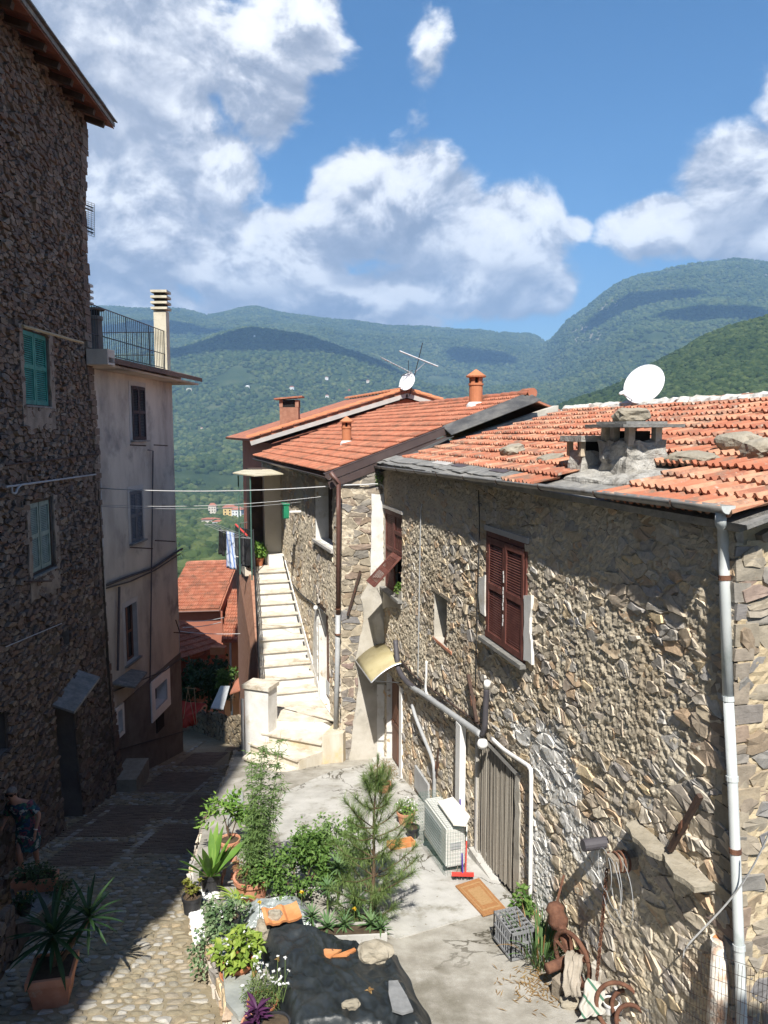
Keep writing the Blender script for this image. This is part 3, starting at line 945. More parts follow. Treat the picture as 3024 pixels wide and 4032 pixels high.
def stone_parts(parent, pieces, material, name='stone', most=300, stuff_name='small_stones'):
    """pieces: (verts, faces, rnd). The ones that show largest become objects, the rest one joined part"""
    sc = []
    for i, (v, f, r) in enumerate(pieces):
        c = sum((Vector(p) for p in v), Vector()) / len(v)
        px, py, z = proj(c)
        ext = max((Vector(p) - c).length for p in v)
        vis = -60 < px < 3084 and -60 < py < 4092 and z > 0
        sc.append(((ext / max(z, .1)) if vis else -1 + ext * .001, i))
    sc.sort(reverse=True)
    rest = MB()
    for k, (s, i) in enumerate(sc):
        v, f, r = pieces[i]
        if k < most and s > 0:
            MB().add(v, f, r).build(name, material, parent)
        else:
            rest.add(v, f, r)
    if rest.v:
        o = rest.build(stuff_name, material, parent)
        o['kind'] = 'stuff'
def masonry(parent, pos, region, size, holes, seed, smat, mmat, gap=.014, out=(.015, .05), depth=.06, grid=.05, bury=None,
            mortar_w=0.0, rough=.02, top=None, most=300, drop=.14, extra=.16, keep=None, flip=False, name='wall', srough=.009, fine=1.0):
    u0, u1, v0, v1 = region
    rs = random.Random(seed)
    pieces = []
    for poly in voronoi(u0, u1, v0, v1, size[0], size[1], seed, drop, extra):
        poly = clip_poly(poly, holes)
        if not poly: continue
        cx = sum(p[0] for p in poly) / len(poly); cy = sum(p[1] for p in poly) / len(poly)
        if top and cy > top(cx): continue
        if keep and not keep(cx, cy): continue
        v, f, _ = stone_geo(jagged(poly, rs, .012), pos, gap, rs.uniform(*out), depth, rs, rough=srough)
        pieces.append((v, [tuple(reversed(q)) for q in f] if flip else f, rs.random() * .999))
    # mortar bed: a rough sheet that rises over the stones where the wall was rendered
    nu, nv = int((u1 - u0) / grid) + 1, int((v1 - v0) / grid) + 1
    us, vs_ = np.linspace(u0, u1, nu), np.linspace(v0, v1, nv)
    mb = MB()
    V = []
    for j in range(nv):
        for i in range(nu):
            u, v = us[i], vs_[j]
            q = Vector((u * 13 * fine, v * 15 * fine, seed))
            h = mnoise.fractal(q, .9, 2.1, 4) * rough + mnoise.noise(Vector((u * 2.3, v * 2.3, seed + 5))) * rough * .8
            h += mortar_w + (bury(u, v) if bury else 0)
            V.append(pos(u, v, h))
    F = []
    for j in range(nv - 1):
        for i in range(nu - 1):
            cu, cv = (us[i] + us[i + 1]) / 2, (vs_[j] + vs_[j + 1]) / 2
            if in_holes(cu, cv, holes): continue
            if top and cv > top(cu): continue
            a = j * nu + i
            F.append((a, a + nu, a + nu + 1, a + 1) if flip else (a, a + 1, a + nu + 1, a + nu))
    mb.add(V, F)
    o = mb.build(name, mmat, parent, smooth=False)
    stone_parts(o, pieces, smat, most=most)
    return o
def recess(parent, pos, h, depth, m_side, m_back, name='reveal', back_name='back_panel'):
    """the inside of an opening: four reveals and a back"""
    a, b, c, d = h
    mb = MB()
    for (p, q, r, s) in [((a, c), (a, d), 0, 0), ((b, d), (b, c), 0, 0), ((a, d), (b, d), 0, 0), ((b, c), (a, c), 0, 0)]:
        mb.add([pos(*p, .03), pos(*q, .03), pos(*q, -depth), pos(*p, -depth)], [(0, 1, 2, 3)])
    mb.build(name, m_side, parent)
    MB().add([pos(a, c, -depth), pos(b, c, -depth), pos(b, d, -depth), pos(a, d, -depth)], [(0, 1, 2, 3)]).build(back_name, m_back, parent)
def slab_on(parent, pos, u0, u1, v0, v1, w0, w1, m, name):
    """box on a wall between (u0,u1) x (v0,v1), from depth w0 to w1"""
    mb = MB()
    mb.box8([pos(u0, v0, w0), pos(u1, v0, w0), pos(u1, v0, w1), pos(u0, v0, w1), pos(u0, v1, w0), pos(u1, v1, w0), pos(u1, v1, w1), pos(u0, v1, w1)])
    return mb.build(name, m, parent, fix=True)
def patch_on(parent, pos, pts, w, m, name, seed=1, amp=.02, thick=.012):
    """a skim of plaster with a ragged outline"""
    rs = random.Random(seed)
    poly = []
    for a, b in zip(pts, pts[1:] + pts[:1]):
        L = math.hypot(b[0] - a[0], b[1] - a[1])
        k = max(1, int(L / .12))
        for i in range(k):
            t = i / k
            poly.append((a[0] + (b[0] - a[0]) * t + rs.uniform(-amp, amp), a[1] + (b[1] - a[1]) * t + rs.uniform(-amp, amp)))
    c = pos(0, 0, 1) - pos(0, 0, 0)
    mb = MB()
    mb.prism([pos(u, v, w) for u, v in poly], c * thick)
    return mb.build(name, m, parent, fix=True)
_slat_cache = {}
def shutter(parent, pos, u0, u1, v0, v1, w, m, name='shutter', thick=.045, nsl=13, split=.52, bot_open=0, label=None):
    """one louvred leaf with an upper and a lower panel: part with slats as sub-parts"""
    fr = MB()
    st, ru = .065, .085
    du = u1 - u0
    sg = 1 if du > 0 else -1
    def bx(a, b, c, d, t0=0, t1=thick):
        fr.box8([pos(a, c, w + t0), pos(b, c, w + t0), pos(b, c, w + t1), pos(a, c, w + t1), pos(a, d, w + t0), pos(b, d, w + t0), pos(b, d, w + t1), pos(a, d, w + t1)])
    vm = v0 + (v1 - v0) * split
    bx(u0, u0 + sg * st, v0, v1); bx(u1 - sg * st, u1, v0, v1)
    bx(u0 + sg * st, u1 - sg * st, v0, v0 + ru); bx(u0 + sg * st, u1 - sg * st, v1 - ru, v1); bx(u0 + sg * st, u1 - sg * st, vm - ru / 2, vm + ru / 2)
    o = fr.build(name, m, parent, fix=True)
    if label: o['label'] = label
    ua, ub = u0 + sg * st, u1 - sg * st
    nrm = (pos(0, 0, 1) - pos(0, 0, 0))
    eu = (pos(1, 0, 0) - pos(0, 0, 0))
    for (a, b) in ((v0 + ru, vm - ru / 2), (vm + ru / 2, v1 - ru)):
        n = max(4, int(round(nsl * (b - a) / (v1 - v0) * 2)))
        key = (round(abs(ub - ua), 3), m.name, round((b - a) / n, 3), tuple(round(c, 3) for c in eu))
        if key not in _slat_cache:
            h = (b - a) / n
            s = MB()
            Z = Vector((0, 0, 1))
            t = (Z * .86 - nrm * .5).normalized()
            s.box((0, 0, 0), (abs(ub - ua), h * .74, .010), (eu, t, eu.cross(t)))
            _slat_cache[key] = s.mesh('slat')
        for i in range(n):
            v = a + (b - a) * (i + .5) / n
            place('slat', _slat_cache[key], m, o, Matrix.Translation(pos((ua + ub) / 2, v, w + thick * .5)))
    return o

# ---------------------------------------------------------------- roof tiles
def tile_mesh(name, w=.235, L=.40, th=.018, amp=1.0, sides=True):
    prof = [(0, .046), (.10, .049), (.20, .012), (.38, .004), (.46, .036), (.56, .036), (.64, .004), (.86, .010), (1.0, .044)]
    mb = MB()
    n = len(prof)
    vs = []
    for (x, z) in prof: vs.append((x * w, 0, z * amp + .048))          # front (down-slope) lip
    for (x, z) in prof: vs.append((x * w, L, z * amp))
    for (x, z) in prof: vs.append((x * w, 0, z * amp + .048 - th - .016))
    fs = [(i, i + 1, n + i + 1, n + i) for i in range(n - 1)] + [(2 * n + i, 2 * n + i + 1, i + 1, i) for i in range(n - 1)]
    fs += [(0, n, 2 * n), (n - 1, 3 * n - 1, 2 * n - 1)]
    mb.add(vs, fs)
    return mb
def lay_tiles(parent, origin, along, up, n_col, n_row, material, seed, jit=.0, skip=None, expo=.345, w=.225, sag=None, most=300):
    """tiles from the eave corner 'origin': columns along 'along', rows up the slope 'up'"""
    rs = random.Random(seed)
    src = tile_mesh('tile')
    me = src.mesh('tile')
    me.materials.append(material)
    nrm = along.cross(up).normalized()
    if nrm.z < 0: nrm = -nrm
    items = []
    for r in range(n_row):
        ro = rs.uniform(-.02, .02) * (1 if jit else 0)
        for c in range(n_col):
            p = origin + along * (c * w + ro) + up * (r * expo)
            if skip and skip(c * w, r * expo): continue
            if sag: p = p + nrm * sag(c * w, r * expo)
            X = (along + up * rs.uniform(-jit, jit) * .6 + nrm * rs.uniform(-jit, jit) * .5).normalized()
            Y = (up - X * up.dot(X) + nrm * rs.uniform(-jit, jit) * .25).normalized()
            Zv = X.cross(Y).normalized()
            if Zv.dot(nrm) < 0:                       # keep the profile upward
                X = -X; p = p + along * w; Zv = X.cross(Y).normalized()
            M = Matrix(((X.x, Y.x, Zv.x, p.x), (X.y, Y.y, Zv.y, p.y), (X.z, Y.z, Zv.z, p.z), (0, 0, 0, 1)))
            px, py, z = proj(p)
            vis = -40 < px < 3064 and 0 < py < 4032
            items.append((1 / max(z, .1) if vis else -z, M))
    items.sort(key=lambda q: -q[0])
    rest = MB()
    for k, (s, M) in enumerate(items):
        if k < most and s > 0:
            place('tile', me, None, parent, M)
        else:
            rest.add([M @ Vector(v) for v in src.v], src.f, rs.random() * .999)
    if rest.v:
        o = rest.build('far_tiles', material, parent)
        o['kind'] = 'stuff'
def rock_mesh(name, seed, r=(1, 1, 1), sub=2, rough=.35, flat=None):
    import bmesh
    bm = bmesh.new()
    bmesh.ops.create_icosphere(bm, subdivisions=sub, radius=1)
    for v in bm.verts:
        p = v.co.copy()
        n = mnoise.fractal(p * 1.3 + Vector((seed * 3.7, seed, 0)), 1, 2, 3)
        c = mnoise.cell(p * 1.1 + Vector((seed, 0, seed)))
        v.co = p * (1 + n * rough + (c - .5) * rough * .25)
        # squarish
        m = max(abs(v.co.x), abs(v.co.y), abs(v.co.z))
        v.co = v.co.lerp(v.co / m * .82, .45)
        v.co = Vector((v.co.x * r[0], v.co.y * r[1], v.co.z * r[2]))
    me = bpy.data.meshes.new(name)
    bm.to_mesh(me); bm.free()
    return me
# ---------------------------------------------------------------- right-hand stone house
def rect(uvf, l, r, top, bot):
    m = (top + bot) / 2
    c = (l + r) / 2
    ua, ub = uvf(l, m)[0], uvf(r, m)[0]
    va, vb = uvf(c, bot)[1], uvf(c, top)[1]
    return (min(ua, ub), max(ua, ub), min(va, vb), max(va, vb))
UP = Vector((0, 0, 1))
house_a = empty('stone_house', A3(6, court_z(11)), 'rubble stone house with old orange tiled roof and brown shutters', 'house')
W1 = rect(AUV, 1519, 1589, 2012, 2335)
W2 = rect(AUV, 1926, 2079, 2125, 2560)
W3 = rect(AUV, 1716, 1767, 2345, 2530)
DR = (.32, 1.5, -.2, 2.05)
CU = (5.98, 7.42, .55, 2.86)
HOLES_A = [W1, W3, DR, CU, (W2[0] + .02, W2[1] - .02, W2[2] + .02, W2[3] - .02)]
def posA(u, v, w):
    k = max(0., min(1., (u - 9) / 2.4))                 # the corner leans out towards its foot
    return A_END + U_A * (u + k * max(0, 6.4 - v) * .055) + N_A * w + UP * v
def buryA(u, v):
    n = mnoise.fractal(Vector((u * .55, v * .7, 4.2)), 1, 2, 3)
    left = max(0, min(1, (6.2 - u) / 2.5)) * max(0, min(1, (v - 2.3) / .8))
    top = max(0, min(1, (v - 5.2) / .7))
    mid = max(0, 1 - ((u - 9.6) / 1.5) ** 2 - ((v - 4.6) / 1.1) ** 2)
    return .018 * n + .016 * max(left, top * .5, mid * .8)
wall_a = masonry(house_a, posA, (0, LA, -.4, 6.62), (.22, .108), HOLES_A, 11, MT['rubble_a'], MT['mortar_a'], gap=.003, out=(.006, .042), depth=.05,
                 grid=.021, mortar_w=.0155, drop=.27, extra=.38, bury=buryA, rough=.024, keep=lambda u, v: v > court_z(17.1 - .97 * u) - .2, name='front_wall')
# side wall by the downpipe, coursed in larger blocks
S_N = U_A
def posS(u, v, w):                                       # u runs into the house, away from the lane
    return A_END + U_A * (LA + max(0, 6.4 - v) * .055 + w) - N_A * u + UP * v
masonry(house_a, posS, (0, 4.2, -.2, 8.3), (.27, .15), [], 23, MT['rubble_side'], MT['mortar_side'], gap=.013, out=(.008, .04), depth=.05, grid=.035,
        rough=.02, mortar_w=.008, top=lambda u: 6.5 + u * .315, most=150, name='side_wall', extra=.1)
MB().prism([posS(0, 6.1, -.03), posS(4.1, 6.1, -.03), posS(4.1, 7.72, -.03), posS(0, 6.62, -.03)], E_A * .2).build('gable_infill', MT['mortar_side'], house_a, fix=True)
# quoins at the corner
qm = MB()
rs = random.Random(4)
v = 1.2
while v < 6.45:
    h = rs.uniform(.08, .2)
    lu, ls = (rs.uniform(.14, .3), .1) if rs.random() < .5 else (.11, rs.uniform(.12, .26))
    b = [posA(LA - lu, v, .05), posA(LA + .015, v, .05) , posS(.0, v, .045) , posS(ls, v, .045)]
    mbq = MB()
    P0 = [posA(LA - lu, v, -.1), posA(LA - lu, v, .018 + rs.uniform(0, .02)), posA(LA + .02, v, .018 + rs.uniform(0, .02)), posS(ls, v, .025), posS(ls, v, -.1)]
    P1 = [p + UP * (h - .018) for p in P0]
    mbq.add([p + Vector((rs.uniform(-.012, .012), rs.uniform(-.012, .012), rs.uniform(-.01, .01))) for p in P0 + P1], [(4, 3, 2, 1, 0), (5, 6, 7, 8, 9)] + [(i, (i + 1) % 5, (i + 1) % 5 + 5, i + 5) for i in range(5)], rs.random())
    mbq.build('stone', MT['rubble_side'], wall_a)
    v += h
# back-up volume so that the house is solid
MB().box8([A3(0.02, -.5, -.5), A3(LA - .2, -.5, -.5), A3(LA - .2, -.5, -7.5), A3(.02, -.5, -7.5), A3(.02, 6.45, -.5), A3(LA - .2, 6.45, -.5), A3(LA - .2, 6.45, -7.5), A3(.02, 6.45, -7.5)]).build('inner_wall', MT['dark_room'], house_a)

# openings
recess(house_a, posA, W1, .28, MT['plaster_grey'], MT['dark_room'], 'reveal', 'window_dark')
recess(house_a, posA, W3, .32, MT['plaster_grey'], MT['dark_room'], 'reveal', 'window_dark')
recess(house_a, posA, (W2[0] + .02, W2[1] - .02, W2[2] + .02, W2[3] - .02), .2, MT['plaster_grey'], MT['dark_room'], 'reveal', 'window_dark')
recess(house_a, posA, DR, .13, MT['plaster_white'], MT['dark_room'], 'door_reveal', 'door_back')
recess(house_a, posA, CU, .22, MT['plaster_grey'], MT['dark_room'], 'doorway_reveal', 'doorway_dark')
um = (W1[0] + W1[1]) / 2
vm = W1[2] + (W1[3] - W1[2]) * .50
SB = MT['shutter_brown']
shutter(house_a, posA, W1[0] + .02, um - .01, W1[2] + .02, W1[3] - .03, -.03, SB, nsl=22, label='closed brown louvred shutter leaf beside the propped-open panel')
shutter(house_a, posA, um + .01, W1[1] - .02, vm, W1[3] - .03, -.03, SB, nsl=18)
def pos_flap(u, v, w):
    th = math.radians(44)
    d = vm - v
    return posA(u, vm - d * math.cos(th), d * math.sin(th) + w * math.cos(th) + .02)
shutter(house_a, pos_flap, um + .01, W1[1] - .02, W1[2] + .06, vm - .01, -.0, SB, nsl=18, split=.5, label='lower shutter panel propped open outward')
MB().tube([posA(W1[1] - .1, vm - .35, -.02), posA(W1[0] + .35, vm - .42, .30)], .008, 5).build('stay_rod', MT['rust'], house_a)
um2 = (W2[0] + W2[1]) / 2
shutter(house_a, posA, W2[0] + .03, um2 - .012, W2[2] + .02, W2[3] - .04, .005, SB, nsl=21)
shutter(house_a, posA, um2 + .012, W2[1] - .03, W2[2] + .02, W2[3] - .04, .012, SB, nsl=21)
fr = MB()
for (a, b, c, d) in ((W2[0] - .03, W2[0] + .03, W2[2], W2[3]), (W2[1] - .03, W2[1] + .03, W2[2], W2[3]), (W2[0] - .03, W2[1] + .03, W2[3] - .03, W2[3] + .04)):
    fr.box8([posA(a, c, -.05), posA(b, c, -.05), posA(b, c, .045), posA(a, c, .045), posA(a, d, -.05), posA(b, d, -.05), posA(b, d, .045), posA(a, d, .045)])
fr.build('window_frame', SB, house_a, fix=True)
pt = MB()                                                # flaking white strip between the two leaves
rs = random.Random(9)
for i in range(14):
    vv = W2[2] + .35 + i * .055
    if rs.random() < .7: pt.box(posA(um2 + rs.uniform(-.012, .012), vv, .064), (.022, .006, .045), (U_A, N_A, UP))
pt.build('flaking_paint', MT['white_paint'], house_a)
slab_on(house_a, posA, W2[0] - .1, W2[1] + .08, W2[2] - .06, W2[2] - .005, -.05, .13, MT['slate'], 'window_sill')
slab_on(house_a, posA, W2[0] - .08, W2[1] + .06, W2[3] + .045, W2[3] + .12, -.05, .06, MT['trim_light'], 'lintel')
slab_on(house_a, posA, W1[0] - .02, W1[1] + .06, W1[2] - .06, W1[2] - .004, -.05, .14, MT['slate'], 'window_sill')
slab_on(house_a, posA, W1[0] - .02, W1[1] + .1, W1[3] + .004, W1[3] + .07, -.05, .07, MT['trim_light'], 'lintel')
slab_on(house_a, posA, W3[0] - .15, W3[1] + .2, W3[3] + .003, W3[3] + .06, -.05, .045, MT['wood_grey'], 'lintel')
slab_on(house_a, posA, W3[0] - .06, W3[1] + .25, W3[2] - .05, W3[2] - .003, -.05, .04, MT['terracotta'], 'window_sill')
bb = MB()
for i in range(5):
    a = posA(W3[1] - .12 - .03 * i, W3[2] + .02, .0); bb.bar(a, a + UP * (.55 - .07 * i) - N_A * .04 + U_A * .05, .012, .012)
bb.build('sticks', MT['wood_dark'], house_a)
patch_on(house_a, posA, [AUV(1899, 2275), AUV(1924, 2265), AUV(1924, 2430), AUV(1905, 2410)], .03, MT['plaster_white'], 'plaster_patch', 2, .02, .035)
patch_on(house_a, posA, [AUV(2082, 2345), AUV(2112, 2345), AUV(2106, 2480), AUV(2112, 2612), AUV(2080, 2600)], .03, MT['plaster_white'], 'plaster_patch', 3, .02, .04)
patch_on(house_a, posA, [AUV(1592, 2330), AUV(1505, 2330), AUV(1500, 2400), AUV(1560, 2385), AUV(1590, 2400)], .03, MT['plaster_grey'], 'plaster_patch', 5, .02, .03)
# panelled door under the awning
dm = MB()
dw = -.10
dm.box8([posA(DR[0] + .04, .03, dw - .03), posA(DR[1] - .04, .03, dw - .03), posA(DR[1] - .04, .03, dw), posA(DR[0] + .04, .03, dw), posA(DR[0] + .04, 2.0, dw - .03), posA(DR[1] - .04, 2.0, dw - .03), posA(DR[1] - .04, 2.0, dw), posA(DR[0] + .04, 2.0, dw)])
door_a = dm.build('door', MT['wood_brown'], house_a, fix=True)
for (a, b, c, d) in ((.08, .55, .1, .85), (.62, 1.10, .1, .85), (.08, .55, 1.0, 1.92), (.62, 1.10, 1.0, 1.92)):
    slab_on(door_a, posA, DR[0] + a, DR[0] + b, c, d, dw + .001, dw + .022, MT['wood_brown'], 'panel')
slab_on(door_a, posA, DR[0] + .05, DR[1] - .05, .87, .96, dw + .001, dw + .03, MT['wood_brown'], 'rail')
slab_on(door_a, posA, DR[0] + .05, DR[1] - .05, 1.94, 1.99, dw + .001, dw + .03, MT['wood_brown'], 'rail')
slab_on(house_a, posA, DR[1] + .0, DR[1] + .17, .0, 2.1, .0, .06, MT['white_paint'], 'door_jamb')
slab_on(house_a, posA, DR[0] - .1, DR[1] + .25, -.3, .02, -.12, .35, MT['concrete'], 'door_step')
# awning
def arc(u, t):                                           # t 0 at the wall .. 1 at the front edge
    return posA(u, 2.62 - .36 * t ** 1.8, .02 + .66 * t)
am = MB()
V, F = [], []
NT_ = 10
ua, ub = -.02, 1.62
for i in range(NT_ + 1):
    for u in (ua, ub): V.append(arc(u, i / NT_))
F = [(2 * i, 2 * i + 1, 2 * i + 3, 2 * i + 2) for i in range(NT_)]
am.add(V, F)
aw = am.build('awning', MT['awning'], house_a, smooth=True)
md = aw.modifiers.new('thick', 'SOLIDIFY'); md.thickness = .012
for u in (ua, ub):
    MB().tube([arc(u, i / NT_) for i in range(NT_ + 1)], .016, 6).build('awning_rim', MT['alu'], aw)
MB().tube([arc(ua, 1), arc(ub, 1)], .018, 6).build('awning_rim', MT['alu'], aw)
MB().tube([posA(ub, 2.2, .02), arc(ub, .95)], .014, 6).build('awning_bracket', MT['iron_black'], aw)
MB().tube([posA(ua + .05, 2.2, .02), arc(ua + .05, .95)], .014, 6).build('awning_bracket', MT['iron_black'], aw)
# strand curtain: strands built singly, a bead edge and a rail
cur = slab_on(house_a, posA, CU[0] - .02, CU[1] + .05, CU[3] - .07, CU[3] + .0, -.06, .03, MT['alu'], 'curtain')
cur['label'] = 'beige bead strand curtain hanging in the doorway'
NS = 84
for i in range(NS):
    u = CU[0] + .03 + (CU[1] - CU[0] - .05) * i / (NS - 1)
    z0 = court_z(17.1 - .97 * u) + .05 + random.uniform(0, .05)
    w = .0 + random.uniform(-.016, .016)
    sw = random.uniform(-.02, .02)
    MB().add([posA(u - .008, CU[3] - .05, w), posA(u + .008, CU[3] - .05, w + .006), posA(u + .009 + sw, z0, w + .006), posA(u - .009 + sw, z0, w),
              posA(u, CU[3] - .05, w + .016), posA(u + sw, z0, w + .016)], [(0, 3, 5, 4), (4, 5, 2, 1), (0, 1, 2, 3)], random.random()).build('strand', MT['curtain'], cur)
slab_on(house_a, posA, CU[0] - .1, CU[1] + .1, .3, court_z(17.1 - .97 * 6.7) + .03, -.2, .12, MT['concrete'], 'door_sill')
slab_on(house_a, posA, CU[0] - .06, CU[0] - .005, court_z(11.3) - .1, CU[3] - .0, .0, .05, MT['trim_light'], 'door_jamb')
patch_on(house_a, posA, [(CU[1] + .0, CU[2]), (CU[1] + .22, CU[2] + .1), (CU[1] + .17, 1.9), (CU[1] + .12, CU[3]), (CU[1], CU[3])], .02, MT['plaster_grey'], 'plaster_patch', 8, .025, .03)
# white post, pipes and wires on the wall
slab_on(house_a, posA, AUV(1829, 3100)[0], AUV(1829, 3100)[0] + .20, court_z(11.9) - .05, AUV(1845, 2850)[1], .06, .16, MT['white_paint'], 'white_post')
def wall_pipe(pts, r, m, name, w=.07, seg=8, sm=True):
    P = [posA(*AUV(*p[:2]), p[2] if len(p) > 2 else w) for p in pts]
    return MB().tube(catmull(P, 5) if sm else P, r, seg).build(name, m, house_a, smooth=True)
wall_pipe([(1575, 2520), (1582, 2590), (1590, 2640), (1640, 2700), (1760, 2780)], .055, MT['pipe_dark'], 'insulated_pipe', .10)
wall_pipe([(1640, 2702), (1700, 2738), (1780, 2793), (1860, 2848), (1925, 2893)], .05, MT['pipe_grey'], 'insulated_pipe', .11)
wall_pipe([(1925, 2893), (1936, 2860), (1940, 2790), (1944, 2700)], .045, MT['pipe_dark'], 'insulated_pipe', .11)
wall_pipe([(1944, 2705), (1948, 2680)], .05, MT['white_paint'], 'pipe_end', .11)
wall_pipe([(1700, 2602), (1699, 2660), (1697, 2715), (1712, 2742), (1760, 2775)], .022, MT['white_paint'], 'conduit', .10)
wall_pipe([(1638, 2775), (1655, 2830), (1690, 2915), (1718, 2985), (1727, 3040), (1727, 3150)], .035, MT['pipe_grey'], 'grey_pipe', .08)
wall_pipe([(1960, 2905), (2010, 2950), (2090, 3002), (2112, 3022), (2117, 3060), (2116, 3300), (2113, 3545)], .028, MT['white_paint'], 'white_pipe', .09)
wall_pipe([(1950, 2910), (2005, 2962), (2085, 3015), (2104, 3032), (2109, 3070), (2108, 3300), (2108, 3540)], .016, MT['rust_dark'], 'iron_pipe', .05)
wall_pipe([(1590, 2600), (1640, 2660), (1760, 2750), (1900, 2850)], .016, MT['rust_dark'], 'iron_pipe', .05)
wall_pipe([(1672, 1985), (1668, 2010), (1665, 2120), (1660, 2400), (1655, 2700)], .012, MT['pipe_grey'], 'cable', .05)
wall_pipe([(1897, 1930), (1900, 2100), (1892, 2400), (1885, 2700)], .008, MT['cable_dark'], 'cable', .05)
lm = MB(); c = posA(*AUV(1938, 2925), .15)
lm.lathe(c, [(.0, -.07), (.06, -.06), (.085, 0), (.06, .06), (.0, .07)], 14)
lm.build('wall_lamp', MT['white_paint'], house_a, smooth=True)
slab_on(house_a, posA, *sorted((AUV(1645, 3080)[0], AUV(1699, 3080)[0])), court_z(13.6) + .0, AUV(1672, 3060)[1] + .05, .03, .07, MT['pipe_grey'], 'metal_hatch')
# iron wall anchors
def anchor(a, b, w, parent, posf, r=.022, knob=.55):
    pa, pb = posf(*a, w), posf(*b, w)
    m = MB().bar(pa, pb, r * 2, r * 2)
    m.build('wall_anchor', MT['rust_dark'], parent)
    k = pa.lerp(pb, knob)
    d = (pb - pa).normalized()
    mk = MB(); mk.box(k, (.08, .075, .075), (d, d.cross(UP).normalized(), UP)); mk.build('anchor_ring', MT['rust'], parent)
anchor(AUV(1862, 2655), AUV(1897, 2842), .08, house_a, posA, .025)
anchor(AUV(2775, 3105), AUV(2655, 3315), .12, house_a, posA, .022)
anchor(AUV(1738, 2950), AUV(1730, 3060), .06, house_a, posA, .015)
# plastic pipe sticking out
b0 = posA(*AUV(2384, 3306), -.05)
pm = MB(); pm.tube([b0, b0 + N_A * .34 + Vector((0, 0, -.0))], .062, 14); pm.build('outlet_pipe', MT['pipe_dark'], house_a, smooth=False)
pm = MB(); pm.tube([b0 + N_A * .05, b0 + N_A * .062], .08, 14); pm.build('pipe_collar', MT['trim_light'], house_a)
# slate shelf of two slabs
for (a, b, t) in (((2492, 3235), (2632, 3335), .045), ((2632, 3350), (2775, 3445), .05)):
    ua_, va_ = AUV(*a); ub_, vb_ = AUV(*b)
    vv = (va_ + vb_) / 2
    mb = MB()
    jr = random.Random(int(ua_ * 100))
    pq = jagged([(ua_, -.05), (ub_, -.05), (ub_ + .02, .21), (ua_ * .4 + ub_ * .6, .24), (ua_ * .7 + ub_ * .3, .20), (ua_ + .03, .15)], jr, .03)
    mb.prism([posA(a_, vv + jr.uniform(-.008, .008), b_) for a_, b_ in pq], UP * t)
    mb.build('stone_shelf', MT['rock'], house_a, fix=True)
# wooden beam end with rusty chain wound on
pg = posA(*AUV(2490, 3365), .1)
peg = MB(); peg.box(pg + N_A * .05, (.13, .3, .13), (U_A, N_A, UP)); peg.build('beam_end', MT['wood_grey'], house_a)

# gutter and downpipe
gl, gr = AW(1482, 1832, .19), AW(2868, 1992, .19)
def half_pipe(a, b, r, m, parent, name, outn, seg=8):
    mb = MB(); V, F = [], []
    n = 24
    for i in range(n + 1):
        p = a.lerp(b, i / n)
        for k in range(seg + 1):
            th = math.pi + math.pi * k / seg
            V.append(p + outn * (r * math.cos(th)) + UP * (r * math.sin(th)))
    for i in range(n):
        for k in range(seg):
            q = i * (seg + 1) + k
            F.append((q, q + 1, q + seg + 2, q + seg + 1))
    mb.add(V, F)
    o = mb.build(name, m, parent, smooth=True)
    md = o.modifiers.new('thick', 'SOLIDIFY'); md.thickness = .006
    return o
gut = half_pipe(gl, gr, .062, MT['gutter_grey'], house_a, 'gutter', N_A)
for i in range(9):
    p = gl.lerp(gr, (i + .5) / 9)
    q = [p + N_A * (.070 * math.cos(math.pi + math.pi * k / 8)) + UP * (.070 * math.sin(math.pi + math.pi * k / 8)) for k in range(9)]
    MB().tube(q, .009, 4).build('gutter_bracket', MT['rust_dark'], gut)
MB().add([gr + N_A * (.064 * math.cos(math.pi + math.pi * k / 8)) + UP * (.064 * math.sin(math.pi + math.pi * k / 8)) + U_A * .004 for k in range(9)], [tuple(range(9))]).build('gutter_end', MT['pvc_white'], gut)
dp_top = gr - U_A * .08 - UP * .06
dpx = [(2846, 2080), (2852, 2250), (2868, 2750), (2885, 3100), (2905, 3600), (2922, 4032)]
dp_low = A3(LA, 0, .055)
dp = [dp_top, dp_top - UP * .08] + [hit(px, py, dp_low, N_A) for px, py in dpx]
MB().tube(dp[:5], .043, 14).build('downpipe', MT['pvc_white'], house_a, smooth=True)
MB().tube(dp[4:] + [dp[-1] + (dp[-1] - dp[-2]) * .6], .041, 14).build('downpipe', MT['pvc_white'], house_a, smooth=True)
for k in (3.05, 4.0, 4.9, 5.5, 6.3):
    i = int(k); p = dp[i].lerp(dp[min(i + 1, len(dp) - 1)], k - i)
    d = (dp[min(i + 1, len(dp) - 1)] - dp[i]).normalized() if i + 1 < len(dp) else Vector((0, 0, -1))
    MB().tube([p - d * .02, p + d * .02], .048, 14).build('pipe_clip', MT['rust'] if i % 2 else MT['pvc_white'], house_a)

